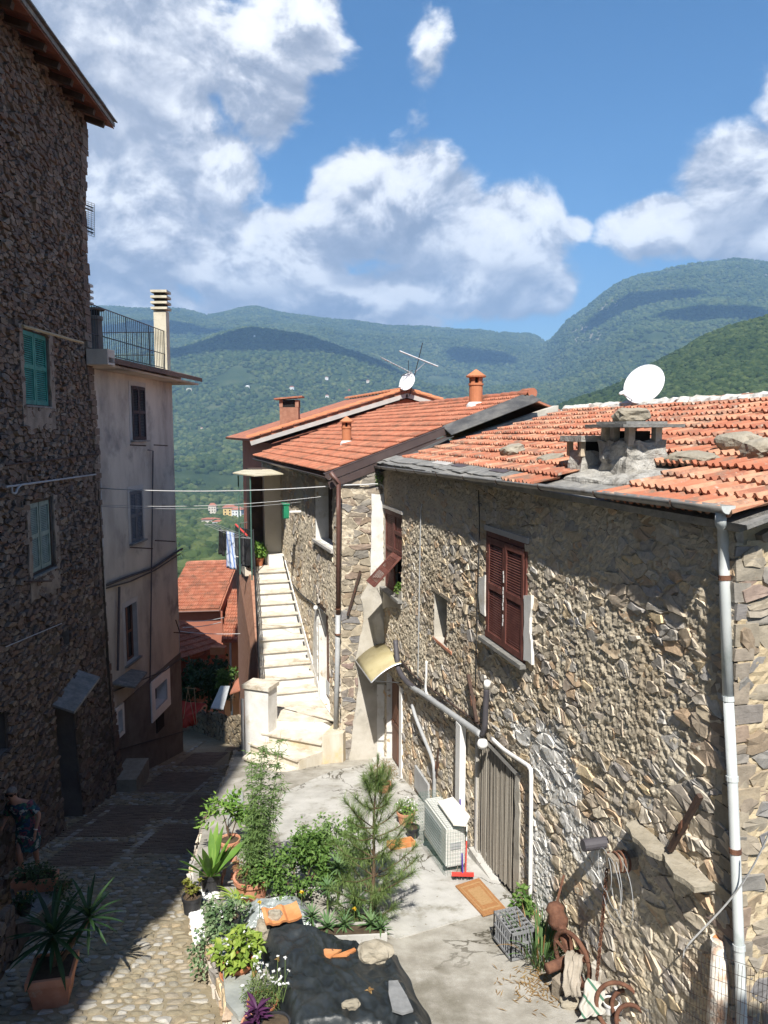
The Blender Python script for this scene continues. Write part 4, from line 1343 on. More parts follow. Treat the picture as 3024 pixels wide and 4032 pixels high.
# ---- roof of that house
ZE_A = 6.70
SL_A = math.atan2(7.86 - ZE_A, 4.1 + .14)
UPR_A = (-N_A * math.cos(SL_A) + UP * math.sin(SL_A)).normalized()
NR_A = (N_A * math.sin(SL_A) + UP * math.cos(SL_A)).normalized()
eaveA = A_END + N_A * .14 + UP * ZE_A
LR = 4.26 / math.cos(SL_A)
U0R, U1R = .15, LA + .16
mb = MB()
mb.prism([eaveA + U_A * U0R, eaveA + U_A * U1R, eaveA + U_A * U1R + UPR_A * (LR + .1), eaveA + U_A * U0R + UPR_A * (LR + .1)], NR_A * -.07)
roof_a = mb.build('roof', MT['slate'], house_a, fix=True)
mb = MB()                                                 # far slope
ridgeA = eaveA + UPR_A * LR
dn = (-N_A * math.cos(SL_A) - UP * math.sin(SL_A))
mb.prism([ridgeA + U_A * U0R, ridgeA + U_A * U1R, ridgeA + U_A * U1R + dn * 4, ridgeA + U_A * U0R + dn * 4], NR_A * -.06)
mb.build('back_slope', MT['tile_old'], house_a, fix=True)
def sagA(c, r): return .028 * mnoise.noise(Vector((c * .5, r * .6, 1))) + .012 * mnoise.noise(Vector((c * 2.1, r * 2.3, 6)))
CH_U = (7.9, 9.55)
def skipA(c, r):
    u = c + .35
    if r < .2 and u < 7.0: return True
    if r < .55 and 6.2 < u < 7.0 and r > .2: return False
    if r < 1.0 and CH_U[0] < u < CH_U[1]: return True
    if u < .62 + .06 * r: return True
    return False
lay_tiles(roof_a, eaveA + U_A * .35 + NR_A * .012 - UPR_A * .02, U_A, UPR_A, int((U1R - .35) / .225), 12, MT['tile_old'], 31, .06, skipA, .372, .225, sagA)
# slates along the eave
rs = random.Random(12)
u = .1
while u < 6.9:
    w = rs.uniform(.22, .5)
    for lay in range(2):
        d0, d1 = -.06 + lay * .14 + rs.uniform(-.03, .03), .28 + lay * .16 + rs.uniform(-.04, .04)
        p = [eaveA + U_A * (u + rs.uniform(-.03, .0)) + UPR_A * d0, eaveA + U_A * (u + w) + UPR_A * (d0 + rs.uniform(-.04, .04)), eaveA + U_A * (u + w + rs.uniform(0, .04)) + UPR_A * d1, eaveA + U_A * u + UPR_A * d1]
        p = [q + NR_A * (.012 + .024 * lay + rs.uniform(-.006, .012)) for q in p]
        MB().prism(p, NR_A * .02, rs.random()).build('slate', MT['slate'], roof_a)
    u += w - .02
for (ua_, ub_, m) in ((3.2, 4.1, 'trim_light'), (4.3, 4.9, 'metal_brown'), (6.0, 6.6, 'metal_brown')):
    MB().prism([eaveA + U_A * ua_ + UPR_A * .24 + NR_A * .06, eaveA + U_A * ub_ + UPR_A * .22 + NR_A * .06, eaveA + U_A * ub_ + UPR_A * .42 + NR_A * .07, eaveA + U_A * ua_ + UPR_A * .42 + NR_A * .07], NR_A * .008).build('sheet_metal', MT[m], roof_a)
# ridge: half-round tiles bedded in lumpy mortar
V, F = [], []
n, sg = 150, 8
for i in range(n + 1):
    p = ridgeA + U_A * (U0R + .5 + (U1R - U0R - .5) * i / n)
    for k in range(sg + 1):
        th = math.pi * k / sg
        r = .15 + .06 * mnoise.noise(Vector((i * .35, k * .5, 2))) + .03 * mnoise.noise(Vector((i * 1.1, k * 1.3, 9)))
        V.append(p + N_A * (1.5 * r * math.cos(th)) + UP * (r * math.sin(th) * .9 - .03))
for i in range(n):
    for k in range(sg):
        q = i * (sg + 1) + k
        F.append((q, q + 1, q + sg + 2, q + sg + 1))
MB().add(V, F).build('ridge_mortar', MT['ridge_mortar'], roof_a)
def cop_mesh(r=.10, L=.42, taper=.85, seg=8):
    mb = MB(); V, F = [], []
    for i, (y, rr) in enumerate(((0, r), (L, r * taper))):
        for k in range(seg + 1):
            th = math.pi * k / seg
            V.append((rr * math.cos(th), y, rr * math.sin(th) * .8))
    for k in range(seg): F.append((k, k + 1, seg + 2 + k, seg + 1 + k))
    for k in range(seg + 1): V.append((V[k][0] * .86, 0, V[k][2] * .84 - .003))
    for k in range(seg): F.append((k + 1, k, 2 * seg + 2 + k, 2 * seg + 3 + k))
    mb.add(V, F)
    return mb.mesh('ridge_tile')
COP = cop_mesh()
def frame_m(p, X, Y):
    Z = X.cross(Y).normalized()
    return Matrix(((X.x, Y.x, Z.x, p.x), (X.y, Y.y, Z.y, p.y), (X.z, Y.z, Z.z, p.z), (0, 0, 0, 1)))
def cop_row(parent, a, b, up, m, name='ridge_tile', n=None, sc=1.0, seed=1):
    rs = random.Random(seed)
    d = (b - a); L = d.length; d = d.normalized()
    n = n or max(2, int(L / (.36 * sc)))
    X = d.cross(up).normalized()
    me = COP.copy(); me.materials.clear(); me.materials.append(m)
    for i in range(n):
        p = a + d * (L * i / n) + up * rs.uniform(-.006, .006)
        dd = (d + up * .075 + X * rs.uniform(-.03, .03)).normalized()
        Xn = (X - dd * X.dot(dd)).normalized()
        Zn = Xn.cross(dd)
        if Zn.dot(up) < 0: Xn = -Xn
        place(name, me, None, parent, frame_m(p, Xn, dd) @ Matrix.Scale(sc, 4))
cop_row(roof_a, ridgeA + U_A * U1R + UP * .015, ridgeA + U_A * 1.0 + UP * .015, UP, MT['tile_old'], n=24, sc=1.0, seed=3)
# verge of slabs at the near end
rs = random.Random(3)
r = 0
while r < LR:
    l = rs.uniform(.25, .5)
    p = eaveA + U_A * (U1R - .12) + UPR_A * r
    MB().prism([p, p + U_A * (.2 + rs.uniform(-.04, .06)), p + U_A * (.2 + rs.uniform(-.04, .06)) + UPR_A * l, p + UPR_A * l], NR_A * -.035).build('verge_slab', MT['slate'], roof_a)
    r += l

# chimney with two slate-capped pots
def roofA_pt(px, py, h=0): return hit(px, py, eaveA + NR_A * h, NR_A)
ch = MB()
def rough_block(mb, c, size, ax, seed, amp=.05, n=5, taper=.85):
    """box with displaced faces"""
    X, Y, Z = ax
    pts = {}
    def P(a, b, cc):
        k = (round(a, 4), round(b, 4), round(cc, 4))
        t = 1 - (1 - taper) * (cc + .5)
        q = c + X * (a * size[0] * t) + Y * (b * size[1] * t) + Z * (cc * size[2])
        nn = Vector((a, b, cc)).normalized()
        d = mnoise.fractal(q * 5 + Vector((seed, 0, 0)), 1, 2, 4) * amp
        return q + (X * nn.x + Y * nn.y + Z * nn.z) * d
    g = [i / n - .5 for i in range(n + 1)]
    for ax_i in range(3):
        for s in (-.5, .5):
            V, F = [], []
            for a in g:
                for b in g:
                    co = [a, b]; co.insert(ax_i, s)
                    V.append(P(*co))
            for i in range(n):
                for j in range(n):
                    q = i * (n + 1) + j
                    F.append((q, q + 1, q + n + 2, q + n + 1))
            mb.add(V, F)
    return mb
bc = roofA_pt(2480, 1850) 
AXC = (U_A, N_A, UP)
rough_block(ch, bc + UP * .10, (.66, .52, .46), AXC, 3, .07, 9, .9)
chim = ch.build('chimney', MT['chimney_mortar'], roof_a)
bl = roofA_pt(2315, 1850)
m2 = MB(); rough_block(m2, bl + UP * .06, (.40, .42, .36), AXC, 8, .05, 7, .88); m2.build('flue_base', MT['chimney_mortar'], chim)
m3 = MB(); rough_block(m3, roofA_pt(2420, 1885) + UP * -.03, (1.9, .55, .16), (U_A, (N_A - UP * .3).normalized(), UP), 5, .06, 9, .8); m3.build('mortar_skirt', MT['chimney_mortar'], chim)
zt = bc.z + .10 + .20
for (du, dw) in ((-.26, .17), (-.05, .18), (.25, .17), (-.26, -.17), (.25, -.17)):
    MB().box(bc + UP * (zt - bc.z + .09) + U_A * du + N_A * dw, (.09, .08, .20), AXC).build('pier', MT['rubble_a'], chim)
MB().prism([bc + UP * (zt - bc.z + .19) + U_A * a * .85 + N_A * b for a, b in ((-.62, -.35), (.55, -.38), (.62, .1), (.5, .36), (-.55, .34))], UP * .035).build('cap_slab', MT['slate'], chim)
MB().prism([bc + UP * (zt - bc.z + .227) + U_A * a * .85 + N_A * b for a, b in ((-.4, -.3), (.3, -.3), (.36, .25), (-.35, .28))], UP * .03).build('cap_slab', MT['slate'], chim)
rk = rock_mesh('cap_stone', 3, (.22, .18, .10), 3, .4)
place('cap_stone', rk, MT['rock'], chim, Matrix.Translation(bc + UP * (zt - bc.z + .325)))
zl = bl.z + .20
for (du, dw) in ((-.18, .16), (.15, .17), (-.17, -.16), (.16, -.16)):
    MB().box(bl + UP * (zl - bl.z + .07) + U_A * du + N_A * dw, (.06, .06, .19), AXC).build('pier', MT['rubble_a'], chim)
MB().prism([bl + UP * (zl - bl.z + .155) + U_A * a + N_A * b for a, b in ((-.28, -.26), (.25, -.26), (.25, .24), (-.26, .26))], UP * .07).build('cap_slab', MT['chimney_mortar'], chim)
MB().box(bc + UP * (zt - bc.z + .07), (.4, .24, .16), AXC).build('flue_dark', MT['dark_room'], chim)
MB().box(bl + UP * (zl - bl.z + .08), (.2, .2, .16), AXC).build('flue_dark', MT['dark_room'], chim)

# loose stones weighting the tiles
for i, (px, py, r, lab) in enumerate([
        (2015, 1785, (.25, .2, .10), 'brown stone lying on tiles farthest from the slate-capped chimney'),
        (2165, 1810, (.26, .18, .05), 'thin flat stone lying on tiles just before the slate-capped chimney'),
        (2720, 1812, (.42, .16, .06), 'long flat stone lying on tiles right behind the chimney'),
        (2905, 1765, (.30, .16, .12), 'grey squared stone on the tiles above the near roof edge'),
        (2985, 1795, (.18, .15, .12), 'mossy block at the near verge of the old roof')]):
    p = roofA_pt(px, py, .06)
    me = rock_mesh('roof_stone', i + 11, r, 3, .3)
    M = frame_m(p + UP * r[2] * .5, U_A, UPR_A)
    o = place('roof_stone', me, MT['rock'], None, M)
    tag(o, lab, 'stone', 'loose stones on the old roof')

# satellite dish on the ridge
def dish(name, c, nrm, R, label, arm_dir, parent_mast, mat_='dish_white'):
    root = empty(name, parent_mast, label, 'satellite dish')
    nrm = nrm.normalized()
    X = nrm.cross(UP).normalized(); Y = nrm.cross(X)
    mb = MB(); V, F = [], []
    nr, ns = 6, 36
    V.append(c - nrm * .18 * R)
    for i in range(1, nr + 1):
        t = i / nr
        for k in range(ns):
            th = 2 * math.pi * k / ns
            V.append(c + X * (R * .94 * t * math.cos(th)) + Y * (R * t * math.sin(th)) + nrm * (-.18 * R + .18 * R * t * t))
    for k in range(ns): F.append((0, 1 + (k + 1) % ns, 1 + k))
    for i in range(nr - 1):
        for k in range(ns):
            a, b = 1 + i * ns + k, 1 + i * ns + (k + 1) % ns
            F.append((a, b, b + ns, a + ns))
    mb.add(V, F)
    o = mb.build('reflector', MT[mat_], root, smooth=True)
    md = o.modifiers.new('thick', 'SOLIDIFY'); md.thickness = .015; md.offset = 0
    MB().tube([c + (X * (.94 * math.cos(2 * math.pi * k / ns)) + Y * math.sin(2 * math.pi * k / ns)) * R for k in range(ns + 1)], .012, 6, cap=False).build('rim', MT[mat_], root, smooth=True)
    tip = arm_dir if arm_dir.length > 1.5 else c + arm_dir * R * 1.15
    ad = tip - c
    foot = c + (ad - nrm * ad.dot(nrm)).normalized() * R * .9
    MB().tube([foot, tip], .011, 6).build('feed_arm', MT['alu'], root)
    q = MB(); q.lathe(tip, [(.0, -.02), (.035, -.02), (.04, .05), (.025, .09), (0, .095)], 12, ax=(X, Y, (c - tip).normalized())); q.build('feed_horn', MT['white_paint'], root, smooth=True)
    MB().tube([c - nrm * .21 * R, c - nrm * (.21 * R + .1), parent_mast], .022, 8).build('mast', MT['alu'], root)
    return root
rd = ridgeA + U_A * ((roofA_pt(2560, 1590) - A_END).dot(U_A))
rdp = hit(2535, 1512, rd, N_A)
dish('satellite_dish', rdp, Vector((-.58, -.66, .42)), .40, 'large white satellite dish standing on the old roof ridge', aty(2446, 1548, rdp.y - .3), Vector((rdp.x + .1, rdp.y + .15, rd.z)))
# ---------------------------------------------------------------- stair house (next house down the lane)
house_b = empty('stair_house', B3(3, 0), 'stone and plaster house with neat orange roof above the white staircase', 'house')
ZE_B = 6.47
SL_B = math.radians(20.0)
WB = rect(BUV, 1247, 1316, 1900, 2143)
DB = (1.02, 2.2, .69, 3.05)
masonry(house_b, B3, (0, 11.6, -1.6, 6.42), (.30, .17), [WB, DB], 41, MT['rubble_a'], MT['mortar_a'], gap=.003, out=(.008, .04), depth=.05, grid=.04, mortar_w=.016,
        bury=lambda u, v: .012 + .03 * mnoise.fractal(Vector((u * .8, v * .8, 9)), 1, 2, 3), rough=.022, name='side_wall', most=200)
UPB = (-N_B * math.cos(SL_B) + UP * math.sin(SL_B)).normalized()
NRB = (N_B * math.sin(SL_B) + UP * math.cos(SL_B)).normalized()
masonry(house_b, R3, (-.15, 1.01, -.5, 6.55), (.34, .15), [], 43, MT['rubble_side'], MT['mortar_a'], gap=.006, out=(.012, .04), depth=.05, grid=.035, rough=.02, mortar_w=.008,
        name='front_wall', most=160, top=lambda u: 6.42 + (1.01 - u) * .36)
# gable above the older roof
MB().prism([R3(1.0, 6.0, -.03), R3(-4.2, 6.0, -.03), R3(-4.2, 8.0, -.03), R3(1.0, 6.35, -.03)], E_A * .3).build('gable_wall', MT['plaster_grey'], house_b, fix=True)
MB().box8([B3(.3, -1.6, -.5), B3(11.5, -1.6, -.5), B3(11.5, -1.6, -8), B3(.3, -1.6, -8), B3(.3, 6.3, -.5), B3(11.5, 6.3, -.5), B3(11.5, 6.3, -8), B3(.3, 6.3, -8)]).build('inner_wall', MT['dark_room'], house_b)
# plaster on the front return
def RP(pts): return [RUV(*p) for p in pts]
patch_on(house_b, R3, RP([(1462, 1945), (1513, 1945), (1513, 2275), (1457, 2272)]), .035, MT['plaster_white'], 'plaster_patch', 2, .012, .03)
patch_on(house_b, R3, RP([(1452, 2285), (1513, 2290), (1528, 2450), (1528, 2990), (1478, 2990), (1395, 3022), (1372, 2990), (1392, 2820), (1412, 2700), (1396, 2590), (1432, 2440), (1418, 2350)]), .03, MT['plaster_grey'], 'plaster_patch', 6, .022, .03)
patch_on(house_b, R3, RP([(1482, 2690), (1527, 2690), (1527, 2985), (1482, 2975)]), .064, MT['plaster_white'], 'plaster_patch', 7, .006, .012)
anchor(RUV(1416, 2245), RUV(1366, 2420), .08, house_b, R3, .022, .45)
# openings of the side wall
recess(house_b, B3, WB, .36, MT['plaster_white'], MT['dark_room'], 'reveal', 'window_dark')
slab_on(house_b, B3, WB[0] - .05, WB[1] + .12, WB[2] - .07, WB[2] - .003, -.05, .1, MT['trim_light'], 'window_sill')
slab_on(house_b, B3, WB[0] + .02, WB[1] - .02, WB[2] + .01, WB[3] - .02, -.34, -.30, MT['wood_dark'], 'window_casement')
recess(house_b, B3, DB, .22, MT['plaster_white'], MT['dark_room'], 'door_reveal', 'door_back')
db = slab_on(house_b, B3, DB[0] + .03, DB[1] - .03, .72, 3.0, -.21, -.17, MT['wood_brown'], 'door')
for (a, b, c, d) in ((.12, .52, .85, 1.6), (.64, 1.04, .85, 1.6), (.12, .52, 1.75, 2.9), (.64, 1.04, 1.75, 2.9)):
    slab_on(db, B3, DB[0] + a, DB[0] + b, c, d, -.169, -.15, MT['wood_brown'], 'panel')
slab_on(db, B3, DB[0] + .06, DB[1] - .06, .8, 1.15, -.149, -.135, MT['pipe_grey'], 'kick_plate')
slab_on(house_b, B3, DB[0] - .15, DB[1] + .2, 3.06, 3.16, -.05, .04, MT['wood_dark'], 'lintel')
patch_on(house_b, B3, [(DB[1] + .02, .7), (DB[1] + .55, .75), (DB[1] + .5, 2.0), (DB[1] + .2, 3.0), (DB[1] + .02, 3.0)], .04, MT['plaster_white'], 'plaster_patch', 4, .03, .03)
lg = MB(); lg.lathe(B3(DB[1] - .1, 3.02, .12), [(0, -.06), (.05, -.05), (.06, 0), (.04, .05), (0, .06)], 12); lg.build('door_lamp', MT['white_paint'], house_b, smooth=True)
# handrail on the wall
MB().tube([B3(*BUV(1082 + 45, 2190), .1), B3(*BUV(1245, 2680), .1)], .02, 6).build('handrail', MT['iron_black'], house_b)
MB().tube(catmull([B3(*BUV(1160, 2300), .06), B3(*BUV(1195, 2340), .06), B3(*BUV(1280, 2405), .06)], 4), .02, 6).build('cable', MT['cable_dark'], house_b)
# landing doorway pillar, cream
LDU, LZ = 6.82, 3.22
slab_on(house_b, B3, 7.6, 7.95, LZ, 6.2, 0.0, .55, MT['house_cream'], 'porch_pillar')
slab_on(house_b, B3, 7.2, 7.6, LZ, LZ + .35, .0, .5, MT['plaster_white'], 'door_step')
slab_on(house_b, B3, 7.96, 9.2, LZ, 6.2, .3, .9, MT['wood_dark'], 'porch_side')
# downpipe: copper-brown above, grey below
bx = B3(.02, 0, .10)
pd = [(1334, 1905), (1333, 2060), (1331, 2425)]
P = [hit(px, py, bx, N_B) for px, py in pd]
MB().tube([P[0] + UP * .25 + N_B * .18, P[0]] + P, .05, 12).build('downpipe', MT['copper_pipe'], house_b, smooth=True)
P2 = [hit(px, py, bx, N_B) for px, py in ((1331, 2420), (1327, 2660), (1321, 2890))]
MB().tube(P2, .056, 12).build('downpipe', MT['pipe_grey'], house_b, smooth=True)
for py in (2080, 2230, 2400, 2500): 
    p = hit(1331, py, bx, N_B); MB().tube([p, p + UP * .03], .062, 12).build('pipe_clip', MT['rust'], house_b)
# gutter, fascia, flashing
ga, gb = B3(-.12, ZE_B - .05, .27), B3(11.9, ZE_B - .05, .27)
half_pipe(ga, gb, .07, MT['metal_brown'], house_b, 'gutter', N_B)
MB().prism([B3(-.02, ZE_B - .16, .02), B3(11.8, ZE_B - .16, .02), B3(11.8, ZE_B - .02, .22), B3(-.02, ZE_B - .02, .22)], UP * .03).build('soffit', MT['wood_dark'], house_b, fix=True)
eaveB = B_COR + N_B * .25 + UP * ZE_B
LRB = 4.8 / math.cos(SL_B)
mb = MB(); mb.prism([eaveB - E_B * .02, eaveB + E_B * 12.0, eaveB + E_B * 12.0 + UPB * LRB, eaveB - E_B * .02 + UPB * LRB], NRB * -.08)
roof_b = mb.build('roof', MT['wood_dark'], house_b, fix=True)
lay_tiles(roof_b, eaveB + E_B * .06 + NRB * .01 - UPB * .03, E_B, UPB, 53, 14, MT['tile_new'], 51, .012, None, .372)
ridgeB = eaveB + UPB * LRB
dnB = (-N_B * math.cos(SL_B) - UP * math.sin(SL_B))
mb = MB(); mb.prism([ridgeB, ridgeB + E_B * 12, ridgeB + E_B * 12 + dnB * 3.5, ridgeB + dnB * 3.5], NRB * -.06); mb.build('back_slope', MT['tile_new'], house_b, fix=True)
cop_row(roof_b, ridgeB - E_B * .1 + UP * .02, ridgeB + E_B * 11 + UP * .02, UP, MT['tile_new'], sc=1.25, seed=5)
# brown metal flashing along the verge, then lead
va, vb_ = eaveB - E_B * .03, eaveB - E_B * .03 + UPB * (LRB * .56)
for (q, h, t, nm) in ((.035, .17, .03, 'verge_flashing'), (-.15, .16, .05, 'verge_flashing')):
    MB().prism([va - E_B * t - UPB * .1 + NRB * q, vb_ - E_B * t + NRB * q, vb_ - E_B * t + NRB * (q - h), va - E_B * t - UPB * .1 + NRB * (q - h)], E_B * -.012).build(nm, MT['metal_brown'], house_b, fix=True)
MB().prism([va + NRB * .036 - UPB * .1 - E_B * .05, vb_ + NRB * .036 - E_B * .05, vb_ + NRB * .036 + E_B * .10, va + NRB * .036 - UPB * .1 + E_B * .10], NRB * .012).build('verge_cap', MT['metal_brown'], house_b, fix=True)
vc = eaveB - E_B * .03 + UPB * (LRB + .05)
lead = [vb_ + NRB * .05 + E_B * .08, vc + NRB * .06 + E_B * .08, vc + NRB * .02 - E_B * .5, vb_ + NRB * .0 - E_B * .42]
MB().prism([lead[0], lead[1], lead[2] - UP * .16, lead[3] - UP * .14], UP * .02).build('lead_flashing', MT['lead'], house_b, fix=True)
l2 = eaveB - E_B * .03 + UPB * (LRB * .2)
MB().prism([vb_ - E_B * .06 - NRB * .2, l2 - E_B * .06 - NRB * .28, l2 - E_B * .34 - NRB * .34, vb_ - E_B * .42 - NRB * .18], UP * .015).build('lead_flashing', MT['lead'], house_b, fix=True)
MB().tube([vc + UP * .05 - E_B * .1, vc + UP * .05 + E_B * .35], .12, 10).build('ridge_end', MT['tile_new'], roof_b)
# terracotta vents
def roofB_pt(px, py): return hit(px, py, eaveB, NRB)
def vent(p, r, h, lab):
    mb = MB(); mb.lathe(p - UP * .1, [(r, 0), (r, h * .62 + .1), (r * 1.12, h * .63 + .1), (r * 1.12, h * .68 + .1), (r * .95, h * .69 + .1)], 16)
    o = mb.build('vent_pipe', MT['terracotta_plain'], roof_b, smooth=False)
    o['label'] = lab
    for k in range(5):
        th = 2 * math.pi * k / 5 + .3
        c = p + Vector((math.cos(th), math.sin(th), 0)) * r * .82 + UP * (h * .78)
        MB().box(c, (r * .5, r * .3, h * .2), (Vector((-math.sin(th), math.cos(th), 0)), Vector((math.cos(th), math.sin(th), 0)), UP)).build('vent_pier', MT['terracotta_plain'], o)
    MB().lathe(p, [(r * .7, h * .66), (r * .7, h * .9)], 12).build('flue_dark', MT['dark_room'], o)
    MB().lathe(p, [(r * .9, h * .85), (r * 1.45, h * .86), (r * 1.5, h * .9), (r * .2, h * 1.08), (0, h * 1.1)], 16).build('vent_cap', MT['terracotta_plain'], o)
    MB().lathe(p, [(r * 1.5, -.08), (r * 1.35, .05), (r * 1.02, .12)], 14).build('vent_collar', MT['plaster_white'], o)
vent(roofB_pt(1365, 1752), .13, .72, 'slim terracotta vent pipe low on the neat roof')
vent(roofB_pt(1873, 1602), .17, .86, 'stout terracotta vent pipe near the neat roof ridge')

# ---------------------------------------------------------------- gabled house behind it
house_c = empty('gabled_house', (-1, 31, 0), 'brown gabled house with white trimmed verge behind the neat roof', 'house')
pk, el_, er = aty(1602, 1548, 29.0), aty(985, 1738, 29.0), aty(1735, 1588, 29.0)
gy = Vector((-.02, .02, 0)); deep = Vector((-.2954 * 9, .9554 * 9, 0))
MB().prism([el_ + Vector((.75, .25, -.08)), pk + Vector((0, .25, -.2)), er + Vector((-.15, .25, -.1)), Vector((er.x - .1, 29.25, 3)), Vector((el_.x + .75, 29.25, -4))], deep).build('wall', MT['house_red'], house_c, fix=True)
lo = el_; 
for (a, b, nm) in ((lo, pk, 'roof'), (er, pk, 'roof')):
    d = (b - a)
    n = d.cross(Vector((0, 1, 0))).normalized()
    if n.z < 0: n = -n
    mb = MB(); mb.prism([a, b, b + deep, a + deep], n * .10)
    r = mb.build(nm, MT['tile_new'], house_c, fix=True)
    cop_row(r, b + n * .12, a + n * .12, n, MT['terracotta_plain'], 'verge_tile', sc=1.15, seed=8)
    cop_row(r, b + n * .13 + E_B * .35, a + n * .13 + E_B * .35, n, MT['terracotta_plain'], 'verge_tile', sc=1.15, seed=9)
    mb = MB(); mb.prism([a + Vector((0, -.02, 0)), b + Vector((0, -.02, 0)), b + Vector((0, -.02, 0)) - n * .16, a + Vector((0, -.02, 0)) - n * .16], Vector((0, -.03, 0)))
    mb.build('barge_board', MT['trim_light'], house_c, fix=True)
cop_row(house_c, pk + UP * .12, pk + deep + UP * .12, UP, MT['terracotta_plain'], sc=1.3, seed=2)
cc = aty(1142, 1668, 31.5)
mb = MB(); mb.box(cc + UP * .0, (.75, .6, 1.3)); chc = mb.build('chimney', MT['brick_wall'], house_c)
mb = MB(); mb.box(cc + UP * .80, (.62, .5, .30)); mb.build('flue_dark', MT['dark_room'], chc)
for dx in (-.32, .32):
    for dy in (-.25, .25):
        mb = MB(); mb.box(cc + Vector((dx, dy, .80)), (.14, .12, .30)); mb.build('pier', MT['brick_wall'], chc)
mb = MB(); mb.prism([cc + Vector(p) for p in ((-.58, -.45, .95), (.55, -.45, 1.05), (.55, .45, 1.05), (-.58, .45, .95))], UP * .06); mb.build('cap_slab', MT['tile_old'], chc)
# small dish and aerial on its gable
dish('satellite_dish', aty(1603, 1502, 28.7), Vector((-.55, -.75, .35)), .34, 'small white satellite dish below the aerial on the gable peak', Vector((-.75, -.55, -.5)).normalized(), aty(1600, 1535, 28.9) + UP * .1)
ant = empty('television_aerial', aty(1612, 1560, 28.8), 'silver television aerial with two booms on the gable peak', 'aerial')
ab = aty(1612, 1560, 28.7)
mast_top = aty(1664, 1350, 28.7)
MB().tube([ab, ab.lerp(mast_top, .32), mast_top], .018, 6).build('mast', MT['iron_black'], ant)
def AT(px, py, dy=0): return aty(px, py, 28.7 + dy)
b1, b2 = AT(1503, 1408), AT(1625, 1470)
boom = MB().tube([b1, b2], .014, 6).build('boom', MT['alu'], ant)
for i in range(12):
    p = b1.lerp(b2, i / 11)
    MB().tube([p + Vector((-.05, -.14, .02)), p + Vector((.05, .14, -.05))], .012, 4).build('director', MT['alu'], boom)
boom2 = MB().tube([AT(1573, 1382), AT(1725, 1443)], .026, 6).build('boom', MT['alu'], ant)
MB().tube([AT(1632, 1468), AT(1672, 1430)], .014, 5).build('strut', MT['alu'], ant)
MB().tube([AT(1608, 1420), AT(1608, 1465)], .012, 5).build('dipole', MT['iron_black'], ant)
MB().tube([AT(1580, 1480), AT(1625, 1458)], .012, 5).build('dipole', MT['iron_black'], ant)

# ---------------------------------------------------------------- white outside staircase
stair = empty('staircase', B3(2, -.5, 1), 'white marble outside staircase climbing beside the stone house wall', 'staircase')
SU0, SZ0, SU1, SZ1 = 2.17, .69, 6.82, 3.22
NSTEP = 11
def swid(u): return 1.48 + (.96 - 1.48) * (u - SU0) / (SU1 - SU0)
run, rise = (SU1 - SU0) / NSTEP, (SZ1 - SZ0) / NSTEP
for k in range(NSTEP):
    ua, ub = SU0 + k * run, SU0 + (k + 1) * run + (.5 if k == NSTEP - 1 else .03)
    z = SZ0 + (k + 1) * rise
    st = MB()
    st.box8([B3(ua, z - rise - .25, .04), B3(ub, z - rise - .25, .04), B3(ub, z - rise - .25, swid(ub)), B3(ua, z - rise - .25, swid(ua)), B3(ua, z - .035, .04), B3(ub, z - .035, .04), B3(ub, z - .035, swid(ub)), B3(ua, z - .035, swid(ua))])
    o = st.build('step', MT['plaster_white'], stair, fix=True)
    t = MB()
    ua2 = ua - .05
    t.box8([B3(ua2, z - .034, .04), B3(ub, z - .034, .04), B3(ub, z - .034, swid(ub) + .02), B3(ua2, z - .034, swid(ua2) + .02), B3(ua2, z, .04), B3(ub, z, .04), B3(ub, z, swid(ub) + .02), B3(ua2, z, swid(ua2) + .02)])
    t.build('tread', MT['marble_step'], o, fix=True)
# white skirting up the house wall
mb = MB(); mb.prism([B3(SU0 - .1, SZ0, .045), B3(SU1, SZ1, .045), B3(SU1, SZ1 + .24, .045), B3(SU0 - .1, SZ0 + .34, .045)], N_B * .03); mb.build('skirting', MT['plaster_white'], stair, fix=True)
# upper landing
mb = MB(); mb.box8([B3(SU1 + .3, SZ1 - .25, .02), B3(10.2, SZ1 - .25, .02), B3(10.2, SZ1 - .25, 1.25), B3(SU1 + .3, SZ1 - .25, 1.25), B3(SU1 + .3, SZ1 - .002, .02), B3(10.2, SZ1 - .002, .02), B3(10.2, SZ1 - .002, 1.25), B3(SU1 + .3, SZ1 - .002, 1.25)])
mb.build('upper_landing', MT['marble_step'], stair, fix=True)
# outer wall of brick and plaster under the flight
mb = MB(); mb.prism([B3(SU0 - .2, -3, 1.40), B3(10.2, -4.5, 1.05), B3(10.2, SZ1 - .25, 1.05), B3(SU1, SZ1 - .2, 1.0), B3(SU0 - .2, SZ0 - .1, 1.42)], N_B * .12)
ow = mb.build('outer_wall', MT['brick_wall'], stair, fix=True)
rs = random.Random(6)
for r in range(24):
    for c in range(9):
        u = SU0 + .3 + c * .26 + (r % 2) * .13
        z = -1.0 + r * .085
        zt = SZ0 + (SZ1 - SZ0) * (u - SU0) / (SU1 - SU0) - .35
        if z > zt: continue
        w = 1.42 - (u - SU0) * .085 + .12
        MB().box(B3(u, z, w + .01), (.235, .035, .07), (E_B, N_B, UP), rs.random()).build('brick', MT['brick_wall'], ow)
